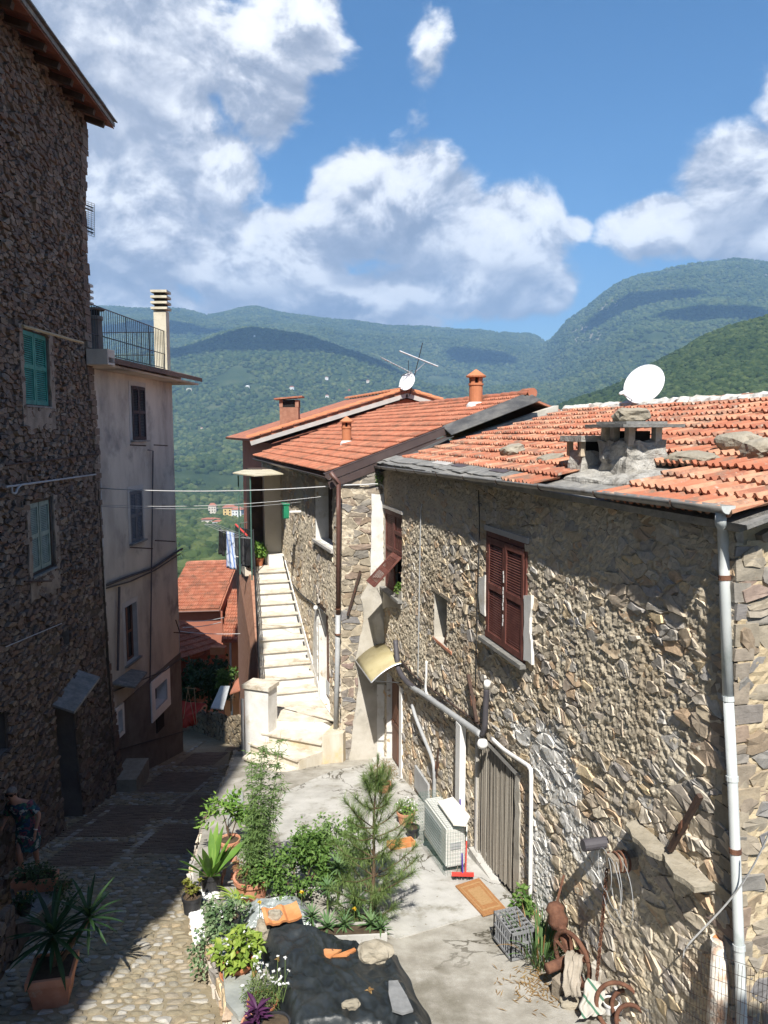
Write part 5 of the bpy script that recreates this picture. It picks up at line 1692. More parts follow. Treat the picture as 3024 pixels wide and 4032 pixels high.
# lower landing and fan of steps
LP = lambda px, py, z: ZP(px, py, z)
land = [LP(1020, 2790, SZ0), B3(SU0 + .02, SZ0, 1.5), B3(SU0 + .02, SZ0, .04), B3(.35, SZ0, .04), LP(1318, 2838, SZ0), LP(1040, 2832, SZ0)]
land = [Vector(p) for p in land]
mb = MB(); mb.prism([p - UP * 1.6 for p in land], UP * 1.56); ld = mb.build('lower_landing', MT['plaster_white'], stair, fix=True)
mb = MB(); mb.prism([p - UP * .038 for p in land], UP * .038); mb.build('tread', MT['marble_step'], ld, fix=True)
noses = [((1040, 2832), (1318, 2838)), ((1030, 2882), (1268, 2925)), ((985, 2922), (1178, 2992)), ((962, 2978), (1112, 3042)), ((946, 3032), (1082, 3105)), ((938, 3092), (1010, 3150))]
pz = SZ0
prev = (land[5], land[4])
for k, (a, b) in enumerate(noses[1:]):
    z = SZ0 - .2 * (k + 1)
    A_, B_ = LP(*a, z), LP(*b, z)
    q0, q1 = Vector((prev[0].x, prev[0].y, z)), Vector((prev[1].x, prev[1].y, z))
    back = (q0 + q1) / 2 - (A_ + B_) / 2
    poly = [A_, B_, q1 + back * .1, q0 + back * .1]
    mb = MB(); mb.prism([p - UP * 1.5 for p in poly], UP * 1.46); o = mb.build('step', MT['plaster_stain'], stair, fix=True)
    mb = MB(); mb.prism([p - UP * .039 + (-back.normalized() * .055 if i < 2 else Vector()) for i, p in enumerate(poly)], UP * .039); mb.build('tread', MT['marble_step'], o, fix=True)
    prev = (A_, B_)
# solid side below the fan
sb = [B3(.35, 0, .04), LP(1345, 3010, court_z(16.3)), LP(1180, 2985, .3), LP(1080, 3080, 0)]
sw = [Vector((LP(1318, 2838, SZ0).x, LP(1318, 2838, SZ0).y, 0)), Vector((LP(1268, 2925, .49).x, LP(1268, 2925, .49).y, 0)), Vector((B_COR.x + .05, B_COR.y - .2, 0)), Vector((B_COR.x + .12, B_COR.y + .1, 0))]
mb = MB(); mb.prism([p + UP * (-.6) for p in sw], UP * (SZ0 + .56)); mb.build('side_wall', MT['plaster_stain'], stair, fix=True)
# pillar with cap at the foot of the railing
mb = MB()
pc = [ZP(962, 2700, 1.55), ZP(1072, 2715, 1.55)]
p0 = pc[0]; ex = (pc[1] - pc[0]); ex.z = 0; W_ = ex.length; ex.normalize(); ey = Vector((-ex.y, ex.x, 0)); W_ *= .86
mb.prism([p0 - UP * 3.2, p0 + ex * W_ * .98 - UP * 3.2, p0 + ex * W_ * .98 + ey * .42 - UP * 3.2, p0 + ey * .42 - UP * 3.2], UP * 3.15)
pil = mb.build('pillar', MT['plaster_white'], stair, fix=True)
mb = MB(); mb.prism([p0 - UP * .05 - ex * .04 - ey * .05, p0 + ex * (W_ + .03) - ey * .05 - UP * .05, p0 + ex * (W_ + .03) + ey * .47 - UP * .05, p0 - ex * .04 + ey * .47 - UP * .05], UP * .09); mb.build('cap', MT['marble_step'], pil, fix=True)
MB().tube([p0 + Vector((-.05, -.04, -2.6)), p0 + Vector((-.05, -.04, -.3))], .035, 8).build('drain_pipe', MT['pipe_grey'], stair)
# iron railing
rl = empty('stair_railing', B3(3, 1, 1.4), 'black iron railing along the open side of the white staircase', 'railing')
def rp(t, h): 
    u = SU0 - .1 + (SU1 + .3 - SU0) * t
    return B3(u, SZ0 + .25 + (SZ1 - SZ0) * t + h, swid(u) + .05)
for h in (.08, .5, .95):
    MB().tube([rp(0, h), rp(1, h)], .016, 6).build('rail', MT['iron_black'], rl)
for i in range(34):
    MB().tube([rp(i / 33, .02), rp(i / 33, .95)], .009, 4).build('baluster', MT['iron_black'], rl)
p1_, p2_ = rp(1, .0), B3(10.0, SZ1 + .05, 1.2)
for h in (.1, .9):
    MB().tube([p1_ + UP * h, p2_ + UP * h], .015, 6).build('rail', MT['iron_black'], rl)
for i in range(1, 22):
    q = p1_.lerp(p2_, i / 21); MB().tube([q + UP * .05, q + UP * .9], .009, 4).build('baluster', MT['iron_black'], rl)
for i in range(7):     # end railing with scrolls across the landing
    q = B3(10.0, SZ1 + .05, 1.2 - i * .17); MB().tube([q, q + UP * 1.0], .008, 4).build('baluster', MT['iron_black'], rl)
MB().tube([B3(10, SZ1 + 1.0, 1.2), B3(10, SZ1 + 1.1, .7), B3(10, SZ1 + 1.0, .1)], .014, 5).build('rail', MT['iron_black'], rl)
# canopy over the landing on two posts
cn = empty('porch_canopy', B3(8, SZ1, 1), 'flat cream canopy on two thin green posts over the landing', 'canopy')
cv = [aty(916, 1865, 22.6), aty(1000, 1880, 21.6), aty(1122, 1868, 22.2), aty(1090, 1850, 24.0), aty(960, 1852, 24.2)]
zc = sum(p.z for p in cv) / 5
cv = [Vector((p.x, p.y, zc + (p.z - zc) * .5)) for p in cv]
MB().prism(cv, UP * .03).build('canopy_sheet', MT['canopy_cream'], cn, fix=True)
for (px, y) in ((938, 22.8), (985, 21.9)):
    t = aty(px, 1872, y)
    MB().tube([t, Vector((t.x, t.y, SZ1 - .1))], .022, 6).build('post', MT['fence_green'], cn)
# letter box on the wall
lb = empty('letter_box', B3(*BUV(1135, 2040), .1), 'small green metal letter box on the wall by the landing', 'letter box')
bp = hit(1125, 2015, B3(0, 0, .45), N_B)
mb = MB(); mb.box(bp, (.22, .14, .36), (E_B, N_B, UP)); mb.build('box_body', MT['green_paint'], lb)
mb = MB(); mb.prism([bp + E_B * a + N_B * b + UP * c for a, b, c in ((-.13, -.09, .181), (.13, -.09, .181), (.13, .10, .20), (-.13, .10, .20))], UP * .05); mb.build('lid', MT['green_paint'], lb, fix=True)
MB().box(bp + N_B * .072 + UP * .1, (.15, .004, .02), (E_B, N_B, UP)).build('slot', MT['iron_black'], lb)
MB().bar(bp - N_B * .07, bp - N_B * .42, .05, .05).build('bracket', MT['white_paint'], lb)
# ---------------------------------------------------------------- tall stone house on the left
house_l = empty('tall_stone_house', L3(3, -2), 'tall dark rubble stone house in shade with green shutters', 'house')
def posL(u, v, w):
    k = max(0., 1 - max(u, 0) / 2.2)
    inn = max(0., min(1., (v - 7.2) / 1.8)) * max(0., min(1., (14.2 - v) / 1.6))
    return L_COR - E_L * (u + .36 * inn * k - max(0, 3.2 - v) * .10 * k) + N_L * (w + max(0, 1.5 - v) * .05) + UP * v
G1 = rect(LUV, 84, 184, 1308, 1597)
G2 = rect(LUV, 112, 204, 1965, 2255)
DL = (LUV(285, 2900)[0], LUV(212, 2900)[0], -2.4, LUV(250, 2745)[1])
HL = [(LUV(266, 2515)[0], LUV(238, 2515)[0], LUV(250, 2548)[1], LUV(250, 2478)[1])]
ARCH = (LUV(22, 2900)[0], LUV(22, 2900)[0] + 1.0, LUV(10, 2960)[1], LUV(10, 2800)[1])
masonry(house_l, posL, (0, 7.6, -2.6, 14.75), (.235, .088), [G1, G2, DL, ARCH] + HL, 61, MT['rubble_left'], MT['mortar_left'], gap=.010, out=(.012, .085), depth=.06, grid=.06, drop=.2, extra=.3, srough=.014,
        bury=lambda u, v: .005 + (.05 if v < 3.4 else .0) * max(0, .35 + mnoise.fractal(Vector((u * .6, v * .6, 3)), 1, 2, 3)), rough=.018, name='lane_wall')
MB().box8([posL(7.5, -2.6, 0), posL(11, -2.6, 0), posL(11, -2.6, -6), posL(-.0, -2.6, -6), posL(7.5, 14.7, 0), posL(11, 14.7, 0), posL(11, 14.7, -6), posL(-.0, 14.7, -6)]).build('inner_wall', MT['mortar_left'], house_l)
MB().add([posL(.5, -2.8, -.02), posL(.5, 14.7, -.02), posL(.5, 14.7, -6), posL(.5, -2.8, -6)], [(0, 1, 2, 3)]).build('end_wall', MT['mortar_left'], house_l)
# ragged quoins on the far corner
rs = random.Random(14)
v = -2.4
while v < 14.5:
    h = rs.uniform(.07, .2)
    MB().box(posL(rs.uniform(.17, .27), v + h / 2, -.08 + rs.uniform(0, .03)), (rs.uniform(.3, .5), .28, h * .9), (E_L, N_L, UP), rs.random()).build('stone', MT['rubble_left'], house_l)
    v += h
for H in [G1, G2] + HL: recess(house_l, posL, H, .2, MT['plaster_dark'], MT['dark_room'], 'reveal', 'window_dark')
recess(house_l, posL, DL, .5, MT['plaster_dark'], MT['dark_room'], 'door_reveal', 'doorway_dark')
recess(house_l, posL, ARCH, .5, MT['plaster_dark'], MT['dark_room'], 'reveal', 'window_dark')
slab_on(house_l, posL, DL[0] + .05, DL[1] - .02, -2.4, DL[3] - .05, -.45, -.4, MT['wood_dark'], 'door')
um = (G1[0] + G1[1]) / 2
for (a, b) in ((G1[0] + .01, um - .006), (um + .006, G1[1] - .01)):
    shutter(house_l, posL, a, b, G1[2] + .02, G1[3] - .02, -.04, MT['shutter_green'], nsl=17)
um = (G2[0] + G2[1]) / 2
for (a, b) in ((G2[0] + .05, um - .02), (um + .02, G2[1] - .05)):
    shutter(house_l, posL, a, b, G2[2] + .05, G2[3] - .05, -.06, MT['shutter_pale'], nsl=19)
fr = MB()
for (a, b, c, d) in ((G2[0], G2[0] + .05, G2[2], G2[3]), (G2[1] - .05, G2[1], G2[2], G2[3]), (G2[0], G2[1], G2[2] - .0, G2[2] + .05), (G2[0], G2[1], G2[3] - .05, G2[3])):
    fr.box8([posL(a, c, -.1), posL(b, c, -.1), posL(b, c, .0), posL(a, c, .0), posL(a, d, -.1), posL(b, d, -.1), posL(b, d, .0), posL(a, d, .0)])
fr.build('window_frame', MT['wood_dark'], house_l, fix=True)
for (H, sd) in ((G1, 3), (G2, 4)):
    for (a, b, c, d) in ((H[0] - .24, H[0] - .01, H[2] - .1, H[3] + .05), (H[1] + .01, H[1] + .17, H[2] - .1, H[3] + .05), (H[0] - .2, H[1] + .15, H[2] - .45, H[2] - .03)):
        patch_on(house_l, posL, [(a, c), (b, c), (b, d), (a, d)], .035, MT['trim_dirty'] if 'trim_dirty' in MT else MT['plaster_dirty'], 'plaster_patch', sd, .03, .03)
    slab_on(house_l, posL, H[0] - .05, H[1] + .05, H[2] - .035, H[2] - .002, -.05, .085, MT['slate'], 'window_sill')
MB().tube([posL(*LUV(8, 1283), .35), posL(*LUV(278, 1352), .3)], .03, 6).build('awning_pole', MT['wood_pole'], house_l)
for (a, b, r, m) in (((0, 1832), (372, 1788), .018, 'rust_dark'), ((20, 1915), (362, 1868), .02, 'cable_dim'), ((0, 2548), (225, 2455), .010, 'cable_dim')):
    MB().tube([posL(*LUV(*a), .09), posL(*LUV(*b), .09)], r, 6).build('cable', MT[m], house_l)
MB().tube(catmull([posL(*LUV(*p), .1) for p in ((0, 1918), (22, 1915), (25, 1938), (38, 1942), (48, 1922), (60, 1910))], 4), .02, 6).build('cable', MT['cable_dim'], house_l)
MB().tube([posL(.04, *[LUV(362, 1868)[1]], .06), posL(.05, LUV(380, 2180)[1], .06)], .02, 6).build('cable', MT['pipe_grey'], house_l)
MB().tube([posL(.03, LUV(380, 2180)[1], .06), posL(.03, LUV(380, 2365)[1], .06)], .03, 8).build('conduit', MT['pvc_dim'] if 'pvc_dim' in MT else MT['trim_light'], house_l)
for (a, b) in (((250, 2242), (332, 2246)), ((70, 2290), (178, 2288))):
    MB().tube([posL(*LUV(*a), .12), posL(*LUV(*b), .12)], .018, 6).build('iron_bar', MT['rust_dark'], house_l)
# slate hood over the door
mb = MB(); a0, a1 = DL[0] - .45, DL[1] + .05
mb.prism([posL(a0, DL[3] + .28, .0), posL(a1, DL[3] + .05, .0), posL(a1, DL[3] - .12, .45), posL(a0, DL[3] + .1, .5)], UP * .05); mb.build('door_hood', MT['slate'], house_l, fix=True)
mb = MB(); mb.prism([posL(-.2, LUV(420, 2720)[1] + .05, -.2), posL(-.25, LUV(420, 2720)[1] - .12, .55), posL(-1.5, LUV(420, 2720)[1] - .12, .55), posL(-1.5, LUV(420, 2720)[1] + .05, -.2)], UP * .05); mb.build('door_hood', MT['slate'], house_l, fix=True)
MB().box(posL(.0, -1.6, .25), (1.3, .6, .5), (E_L, N_L, UP)).build('step_block', MT['rock'], house_l)
# roof: slab, boarded soffit, rafters
ZLE = 14.55
ro = MB()
o0, o1 = posL(-.28, ZLE, .62), posL(11, ZLE, .62)
i0, i1 = posL(-.28, ZLE + 1.6, -4), posL(11, ZLE + 1.6, -4)
ro.prism([o0, o1, i1, i0], UP * .09)
roof_l = ro.build('roof', MT['slate'], house_l, fix=True)
rs = random.Random(2)
for i in range(26):
    u = -.28 + i * .45
    MB().prism([posL(u + .01, ZLE - .02, .60), posL(u + .44, ZLE - .02, .60), posL(u + .44, ZLE + .24, -.1), posL(u + .01, ZLE + .24, -.1)], UP * -.022, rs.random()).build('soffit_board', MT['soffit_red'], roof_l, fix=True)
for i in range(13):
    u = .12 + i * .72
    MB().bar(posL(u, ZLE - .10, .48), posL(u, ZLE + .16, -.3), .12, .12).build('rafter', MT['wood_dark'], roof_l)
for i in range(9):
    p = posL(-.3 + i * .9, ZLE + .1, .68)
    MB().prism([p, p - E_L * .95, p - E_L * .95 - N_L * .8 + UP * .28, p - N_L * .8 + UP * .28], UP * (.025 + .01 * (i % 2))).build('roof_slate', MT['slate'], roof_l, fix=True)
# grid aerial fixed beyond the corner
ga = empty('grid_aerial', posL(-.3, 12, -.1), 'wire grid aerial fixed high on the corner of the tall stone house', 'aerial')
GP = lambda a, b: aty(322 + a * 50, 785 + b * 130 + a * 18 , 20.0)
for i in range(17): MB().tube([GP(0, i / 16), GP(1, i / 16)], .006, 4).build('wire', MT['alu_dim'], ga)
for a in (0.25, .5, .75, 1): MB().tube([GP(a, 0), GP(a, 1)], .006, 4).build('wire', MT['alu_dim'], ga)
for b in (.12, .22, .78, .88): MB().tube([GP(-.05, b), GP(.9, b + .02)], .018, 5).build('element', MT['iron_black'], ga)

# ---------------------------------------------------------------- plastered house with roof terrace
P_O = Vector((-7.02, 18.9, 0)); E_P = Vector((.065, 1, 0)).normalized(); N_P = Vector((E_P.y, -E_P.x, 0))
def P3(u, v, w=0): return P_O + E_P * u + N_P * w + UP * v
def PUV(px, py):
    p = hit(px, py, P_O, N_P) - P_O
    return p.dot(E_P), p.z
house_p = empty('plaster_house', P3(3, -3), 'grey plastered house with roof terrace and tall slotted chimney', 'house')
PW = [rect(PUV, 516, 569, 1522, 1733), rect(PUV, 511, 560, 1930, 2132), rect(PUV, 492, 538, 2378, 2605), rect(PUV, 602, 650, 2690, 2775), rect(PUV, 455, 473, 2795, 2885)]
ZT = 8.9
LP_ = 5.55
def wall_grid(pos, u0, u1, v0, v1, holes, m, parent, name, flipz=False):
    us = sorted({u0, u1} | {h[0] for h in holes} | {h[1] for h in holes}); vs = sorted({v0, v1} | {h[2] for h in holes} | {h[3] for h in holes})
    mb = MB()
    for a, b in zip(us, us[1:]):
        for c, d in zip(vs, vs[1:]):
            if a < u0 or b > u1 or c < v0 or d > v1: continue
            if in_holes((a + b) / 2, (c + d) / 2, holes): continue
            mb.add([pos(a, c, 0), pos(b, c, 0), pos(b, d, 0), pos(a, d, 0)], [(0, 1, 2, 3)])
    return mb.build(name, m, parent)
ZB = .22
wall_grid(P3, -.6, LP_, ZB, ZT, PW[:3], MT['plaster_house'], house_p, 'upper_wall')
def P3b(u, v, w=0): return P3(u, v, w + .03)
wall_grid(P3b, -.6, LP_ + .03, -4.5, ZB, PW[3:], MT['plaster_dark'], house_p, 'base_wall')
MB().add([P3(-.6, ZB, 0), P3(LP_, ZB, 0), P3(LP_, ZB, .03), P3(-.6, ZB, .03)], [(0, 1, 2, 3)]).build('base_ledge', MT['plaster_dark'], house_p)
MB().add([P3(LP_, -4.6, .03), P3(LP_, -4.6, -6), P3(LP_, ZT, -6), P3(LP_, ZT, .0)], [(0, 1, 2, 3)]).build('end_wall', MT['plaster_house'], house_p)
for H in PW[:3]: recess(house_p, P3, H, .18, MT['trim_light'], MT['dark_room'], 'reveal', 'window_dark')
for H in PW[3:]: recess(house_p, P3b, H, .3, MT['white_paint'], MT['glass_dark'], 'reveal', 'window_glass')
for H, m, n in ((PW[0], 'shutter_black', 17), (PW[1], 'shutter_grey', 17)):
    um = (H[0] + H[1]) / 2
    for (a, b) in ((H[0] + .01, um - .006), (um + .006, H[1] - .01)):
        shutter(house_p, P3, a, b, H[2] + .01, H[3] - .01, -.03 if m == 'shutter_grey' else .0, MT[m], nsl=n)
H = PW[2]
cas = MB(); um = (H[0] + H[1]) / 2; vm_ = (H[2] + H[3]) / 2
for (a, b, c, d) in ((H[0], H[0] + .06, H[2], H[3]), (H[1] - .06, H[1], H[2], H[3]), (um - .04, um + .04, H[2], H[3]), (H[0], H[1], H[3] - .06, H[3]), (H[0], H[1], H[2], H[2] + .06), (H[0], H[1], vm_ - .03, vm_ + .03)):
    cas.box8([P3(a, c, -.14), P3(b, c, -.14), P3(b, c, -.10), P3(a, c, -.10), P3(a, d, -.14), P3(b, d, -.14), P3(b, d, -.10), P3(a, d, -.10)])
casement = cas.build('window_casement', MT['wood_brown'], house_p, fix=True)
for (a, b) in ((H[0] + .06, um - .04), (um + .04, H[1] - .06)):
    for (c, d) in ((H[2] + .06, vm_ - .03), (vm_ + .03, H[3] - .06)):
        slab_on(casement, P3, a, b, c, d, -.135, -.128, MT['glass_dark'], 'pane')
for H in PW[:3]:
    t = .13
    for (a, b, c, d) in ((H[0] - t, H[0], H[2] - t, H[3] + t), (H[1], H[1] + t, H[2] - t, H[3] + t), (H[0], H[1], H[3], H[3] + t), (H[0], H[1], H[2] - t, H[2])):
        slab_on(house_p, P3, a, b, c, d, .002, .012, MT['trim_light'], 'window_trim')
    slab_on(house_p, P3, H[0] - .12, H[1] + .12, H[2] - .05, H[2] - .001, .0, .10, MT['slate'], 'window_sill')
for H in PW[3:]:
    t = .28 if H is PW[3] else .12
    for (a, b, c, d) in ((H[0] - t, H[0], H[2] - t, H[3] + t), (H[1], H[1] + t, H[2] - t, H[3] + t), (H[0], H[1], H[3], H[3] + t), (H[0], H[1], H[2] - t, H[2])):
        slab_on(house_p, P3b, a, b, c, d, .002, .045, MT['white_paint'], 'window_trim')
slab_on(house_p, P3b, PW[3][0] + .1, PW[3][1] - .3, PW[3][2] - .75, PW[3][2] - .3, -.001, .03, MT['dark_room'], 'vent_grille')
for (pts, r, m) in (([(572, 1772), (592, 1775), (588, 2100), (580, 2690)], .022, 'pipe_dark'), ([(458, 2310), (452, 2640)], .035, 'pipe_dark'),
                    ([(385, 2312), (480, 2275), (590, 2238), (690, 2170), (708, 2160)], .035, 'cable_dark'), ([(385, 2322), (500, 2290), (600, 2245), (700, 2180)], .02, 'cable_dark'),
                    ([(415, 2730), (640, 2640), (705, 2590)], .018, 'cable_dark'), ([(460, 2950), (712, 2880)], .018, 'cable_dark')):
    MB().tube([P3(*PUV(*p), .08) for p in pts], r, 6).build('pipe', MT[m], house_p)
for (a, b) in (((490, 1752), (532, 1755)), ((585, 1752), (620, 1755)), ((490, 2155), (560, 2160)), ((590, 2128), (652, 2132)), ((665, 2490), (712, 2494)), ((672, 2440), (672, 2492))):
    MB().tube([P3(*PUV(*a), .16), P3(*PUV(*b), .3)], .018, 5).build('iron_bar', MT['rust_dark'], house_p)
# eave slab, terrace, railing
mb = MB(); mb.prism([P3(-.9, ZT + .02, .62), P3(LP_ + .75, ZT - .02, .62), P3(LP_ + .75, ZT - .02, -6), P3(-.9, ZT + .02, -6)], UP * .05); slab = mb.build('terrace_slab', MT['plaster_house'], house_p, fix=True)
for i in range(15):
    a, b = -.9 + i * (LP_ + 1.65) / 15, -.9 + (i + 1) * (LP_ + 1.65) / 15 - .01
    MB().prism([P3(a, ZT + .075, .75), P3(b, ZT + .075, .75), P3(b, ZT + .24, .1), P3(a, ZT + .24, .1)], UP * .12).build('eave_tile', MT['eave_dark'], slab, fix=True)
MB().prism([P3(-.9, ZT + .06, .08), P3(LP_ + .7, ZT + .06, .08), P3(LP_ + .7, ZT + .06, -5.9), P3(-.9, ZT + .06, -5.9)], UP * .26).build('terrace_floor', MT['plaster_house'], house_p, fix=True)
MB().box(P3(-.75, ZT + .2, .5), (.4, .5, .35), (E_P, N_P, UP)).build('eave_return', MT['plaster_house'], house_p)
tr = empty('terrace_railing', P3(3, ZT + .32), 'thin dark iron railing round the roof terrace', 'railing')
RZ = ZT + .32
RL = lambda t: P3(-1.0 + (LP_ + 1.0) * t, RZ, -.12)
for h in (.12, .55, 1.25): MB().tube([RL(0) + UP * h, RL(1) + UP * h], .014, 5).build('rail', MT['iron_black'], tr)
for i in range(48): MB().tube([RL(i / 47) + UP * .1, RL(i / 47) + UP * 1.25], .008 if i % 12 else .016, 4).build('baluster', MT['iron_black'], tr)
RE = lambda t: P3(LP_, RZ, -.12 - 5.3 * t)
for h in (.12, .55, 1.25): MB().tube([RE(0) + UP * h, RE(1) + UP * h], .014, 5).build('rail', MT['iron_black'], tr)
for i in range(1, 40): MB().tube([RE(i / 39) + UP * .1, RE(i / 39) + UP * 1.25], .008, 4).build('baluster', MT['iron_black'], tr)
def slot_chimney(c, w, h, lab, n=4, m='chimney_cream'):
    mb = MB(); mb.box(c + UP * (h / 2), (w, w * .95, h)); o = mb.build('chimney', MT[m], house_p); o['label'] = lab
    for i in range(n):
        z = h + .05 + i * .17
        mb = MB(); mb.prism([c + Vector((a * w * .66, b * w * .66, z)) for a, b in ((-1, -1), (1, -1), (1, 1), (-1, 1))], UP * .07); mb.build('cap_slab', MT[m], o, fix=True)
        if i < n - 1:
            mb = MB(); mb.box(c + UP * (z + .12), (w * .85, w * .85, .098)); mb.build('cap_gap', MT['dark_room'], o)
cp = aty(640, 1400, 24.4)
slot_chimney(Vector((cp.x, cp.y, RZ)), .38, aty(640, 1228, 24.4).z - RZ, 'tall slim cream chimney with stacked slabs on the terrace')
cp = aty(345, 1300, 22.5)
slot_chimney(Vector((cp.x - .35, cp.y, RZ)), .62, aty(345, 1225, 22.5).z - RZ, 'chimney with stacked slabs half hidden by the stone house', 5, 'plaster_house')
cp = aty(378, 1410, 19.6)
mb = MB(); hh = aty(378, 1262, 19.6).z - ZT
mb.lathe(Vector((cp.x, cp.y, ZT)), [(.165, 0), (.165, hh), (.2, hh + .01), (.2, hh + .1), (.16, hh + .11)], 18); rc = mb.build('round_chimney', MT['plaster_dark'], house_p, smooth=False)
MB().lathe(Vector((cp.x, cp.y, ZT)), [(.13, hh + .1), (.13, hh + .26)], 14).build('flue_dark', MT['dark_room'], rc)
MB().lathe(Vector((cp.x, cp.y, ZT)), [(.25, hh + .25), (.26, hh + .28), (.05, hh + .33), (0, hh + .33)], 18).build('cap', MT['plaster_dark'], rc)

# ---------------------------------------------------------------- house beside the viewer, out of frame: it shades the lane
near = empty('near_house', (-6, 2, .5), 'tall stone house beside the lane, just beyond the frame edge', 'house')
def posN(u, v, w): return Vector((-3.62 + w, 6.4 - u, v))
MB().box8([(-12, -4, -.5), (-3.62, -4, -.5), (-3.62, 6.4, -.5), (-12, 6.4, -.5), (-12, -4, 18.4), (-3.62, -4, 18.4), (-3.62, 6.4, 18.4), (-12, 6.4, 18.4)]).build('wall', MT['mortar_left'], near)
MB().box8([(-12.5, -4.4, 18.4), (-3.5, -4.4, 18.4), (-3.5, 6.7, 18.4), (-12.5, 6.7, 18.4), (-12, -4.4, 18.8), (-6, -4.4, 19.6), (-6, 6.7, 19.6), (-12, 6.7, 18.8)]).build('roof', MT['slate'], near)
rv = empty('rear_house', (6, -3, 0), 'stone house behind the viewer, out of frame', 'house')
MB().box8([(2.75, -9, -.5), (9, -9, -.5), (9, -.6, -.5), (2.75, -.6, -.5), (2.75, -9, 10.2), (9, -9, 10.2), (9, -.6, 10.2), (2.75, -.6, 10.2)]).build('wall', MT['mortar_a'], rv)
MB().prism([(2.55, -.4, 10.2), (9.3, -.4, 10.2), (9.3, -5, 11.6), (2.55, -5, 11.6)], UP * .1).build('roof', MT['tile_old'], rv)

# ---------------------------------------------------------------- lane, court
def strip_mesh(name, L, R, zf, m, n=1, jitter=0, kind='structure'):
    mb = MB(); V, F = [], []
    k = 14
    for i, (a, b) in enumerate(zip(L, R)):
        for j in range(k + 1):
            t = j / k
            x, y = a[0] + (b[0] - a[0]) * t, a[1] + (b[1] - a[1]) * t
            V.append((x, y, zf(x, y) + jitter * mnoise.fractal(Vector((x * 1.5, y * 1.5, 3)), 1, 2, 3)))
    for i in range(len(L) - 1):
        for j in range(k):
            q = i * (k + 1) + j
            F.append((q, q + 1, q + k + 2, q + k + 1))
    mb.add(V, F)
    o = mb.build(name, m, smooth=True)
    if kind: o['kind'] = kind
    return o
EDGE = [(-1.1, 4.0), (-1.45, 6.5), (-1.68, 7.7), (-2.25, 9.0), (-2.65, 10.0), (-2.9, 10.9), (-3.15, 12.6), (-3.3, 14.2), (-3.35, 15.5), (-3.45, 16.6), (-3.62, 18.3), (-4.6, 21.5), (-5.3, 26), (-5.2, 30)]
ys = np.concatenate([np.linspace(4, 30, 90)])
ex = np.interp(ys, [p[1] for p in EDGE], [p[0] for p in EDGE])
lx = np.interp(ys, [4, 6.4, 12.2, 12.3, 18.7, 19, 24.4, 25, 30], [-4.2, -4.3, -5.2, -7.4, -7.6, -7.6, -7.2, -9, -10])
lane = strip_mesh('lane', list(zip(lx, ys)), list(zip(ex, ys)), lambda x, y: lane_z(y), MT['lane_bed'], jitter=.012)
def posLane(u, v, w): return Vector((u, v, lane_z(v) + w))
rs = random.Random(77)
def edge_x(y): return float(np.interp(y, [p[1] for p in EDGE], [p[0] for p in EDGE]))
def left_x(y): return float(np.interp(y, [4, 6.4, 12.2, 12.3, 18.7, 19, 24.4], [-4.2, -4.3, -5.2, -7.2, -7.4, -7.4, -7.0]))
PANELS = ((-6.1, -4.9, 12.9, 14.3), (-4.75, -3.5, 13.6, 15.6), (-6.6, -5.1, 14.7, 17.2), (-5.0, -3.7, 16.0, 18.2), (-6.3, -4.7, 18.6, 21), (-6.2, -5.2, 22, 24.2), (-5.3, -4.5, 24.6, 26.5))
pieces = []
for poly in voronoi(-7.3, -1.6, 7.0, 22, .17, .125, 78, .08, .05, .34):
    cx = sum(p[0] for p in poly) / len(poly); cy = sum(p[1] for p in poly) / len(poly)
    if cx > edge_x(cy) - .08 or cx < left_x(cy) + .02: continue
    if any(a - .04 < cx < b + .04 and c - .04 < cy < d + .04 for a, b, c, d in PANELS): continue
    v, f, _ = stone_geo(chaikin(poly), posLane, .012, rs.uniform(.006, .02), .03, rs, .5, .012, .002, .8, .05)
    pieces.append((v, f, rs.random() * .999))
stone_parts(lane, pieces, MT['cobble'], 'cobble', 300, 'small_cobbles')
# brick panels and stone bands farther down
bp = []
rs = random.Random(8)
for (x0, x1, y0, y1) in PANELS:
    y = y0; r = 0
    while y < y1:
        x = x0 + (r % 2) * .12
        while x < x1 - .1:
            a = [Vector((x + dx, y + dy, lane_z(y + dy) + dz)) for dz in (-.02, .012 + rs.uniform(-.004, .006)) for dx, dy in ((0, 0), (.235, 0), (.235, .058), (0, .058))]
            bp.append((a, [(4, 5, 6, 7), (0, 1, 5, 4), (1, 2, 6, 5), (2, 3, 7, 6), (3, 0, 4, 7)], rs.random()))
            x += .25
        y += .075; r += 1
stone_parts(lane, bp, MT['brick_lane'], 'brick', 300, 'far_bricks')
bp = []
for k in range(70):
    y = 12.6 + k * .2
    for x0, sl in ((-6.35, -.0), (-4.83, .02), (-3.55, -.03)):
        if rs.random() < .25: continue
        x = x0 + (y - 13) * sl - (.12 if y > 17 else 0)
        a = [Vector((x + dx + rs.uniform(-.01, .01), y + dy, lane_z(y + dy) + dz)) for dz in (-.02, .016) for dx, dy in ((0, 0), (.11, .0), (.11, .185), (0, .185))]
        bp.append((a, [(4, 5, 6, 7), (0, 1, 5, 4), (1, 2, 6, 5), (2, 3, 7, 6), (3, 0, 4, 7)], rs.random()))
stone_parts(lane, bp, MT['cobble'], 'kerb_stone', 300)
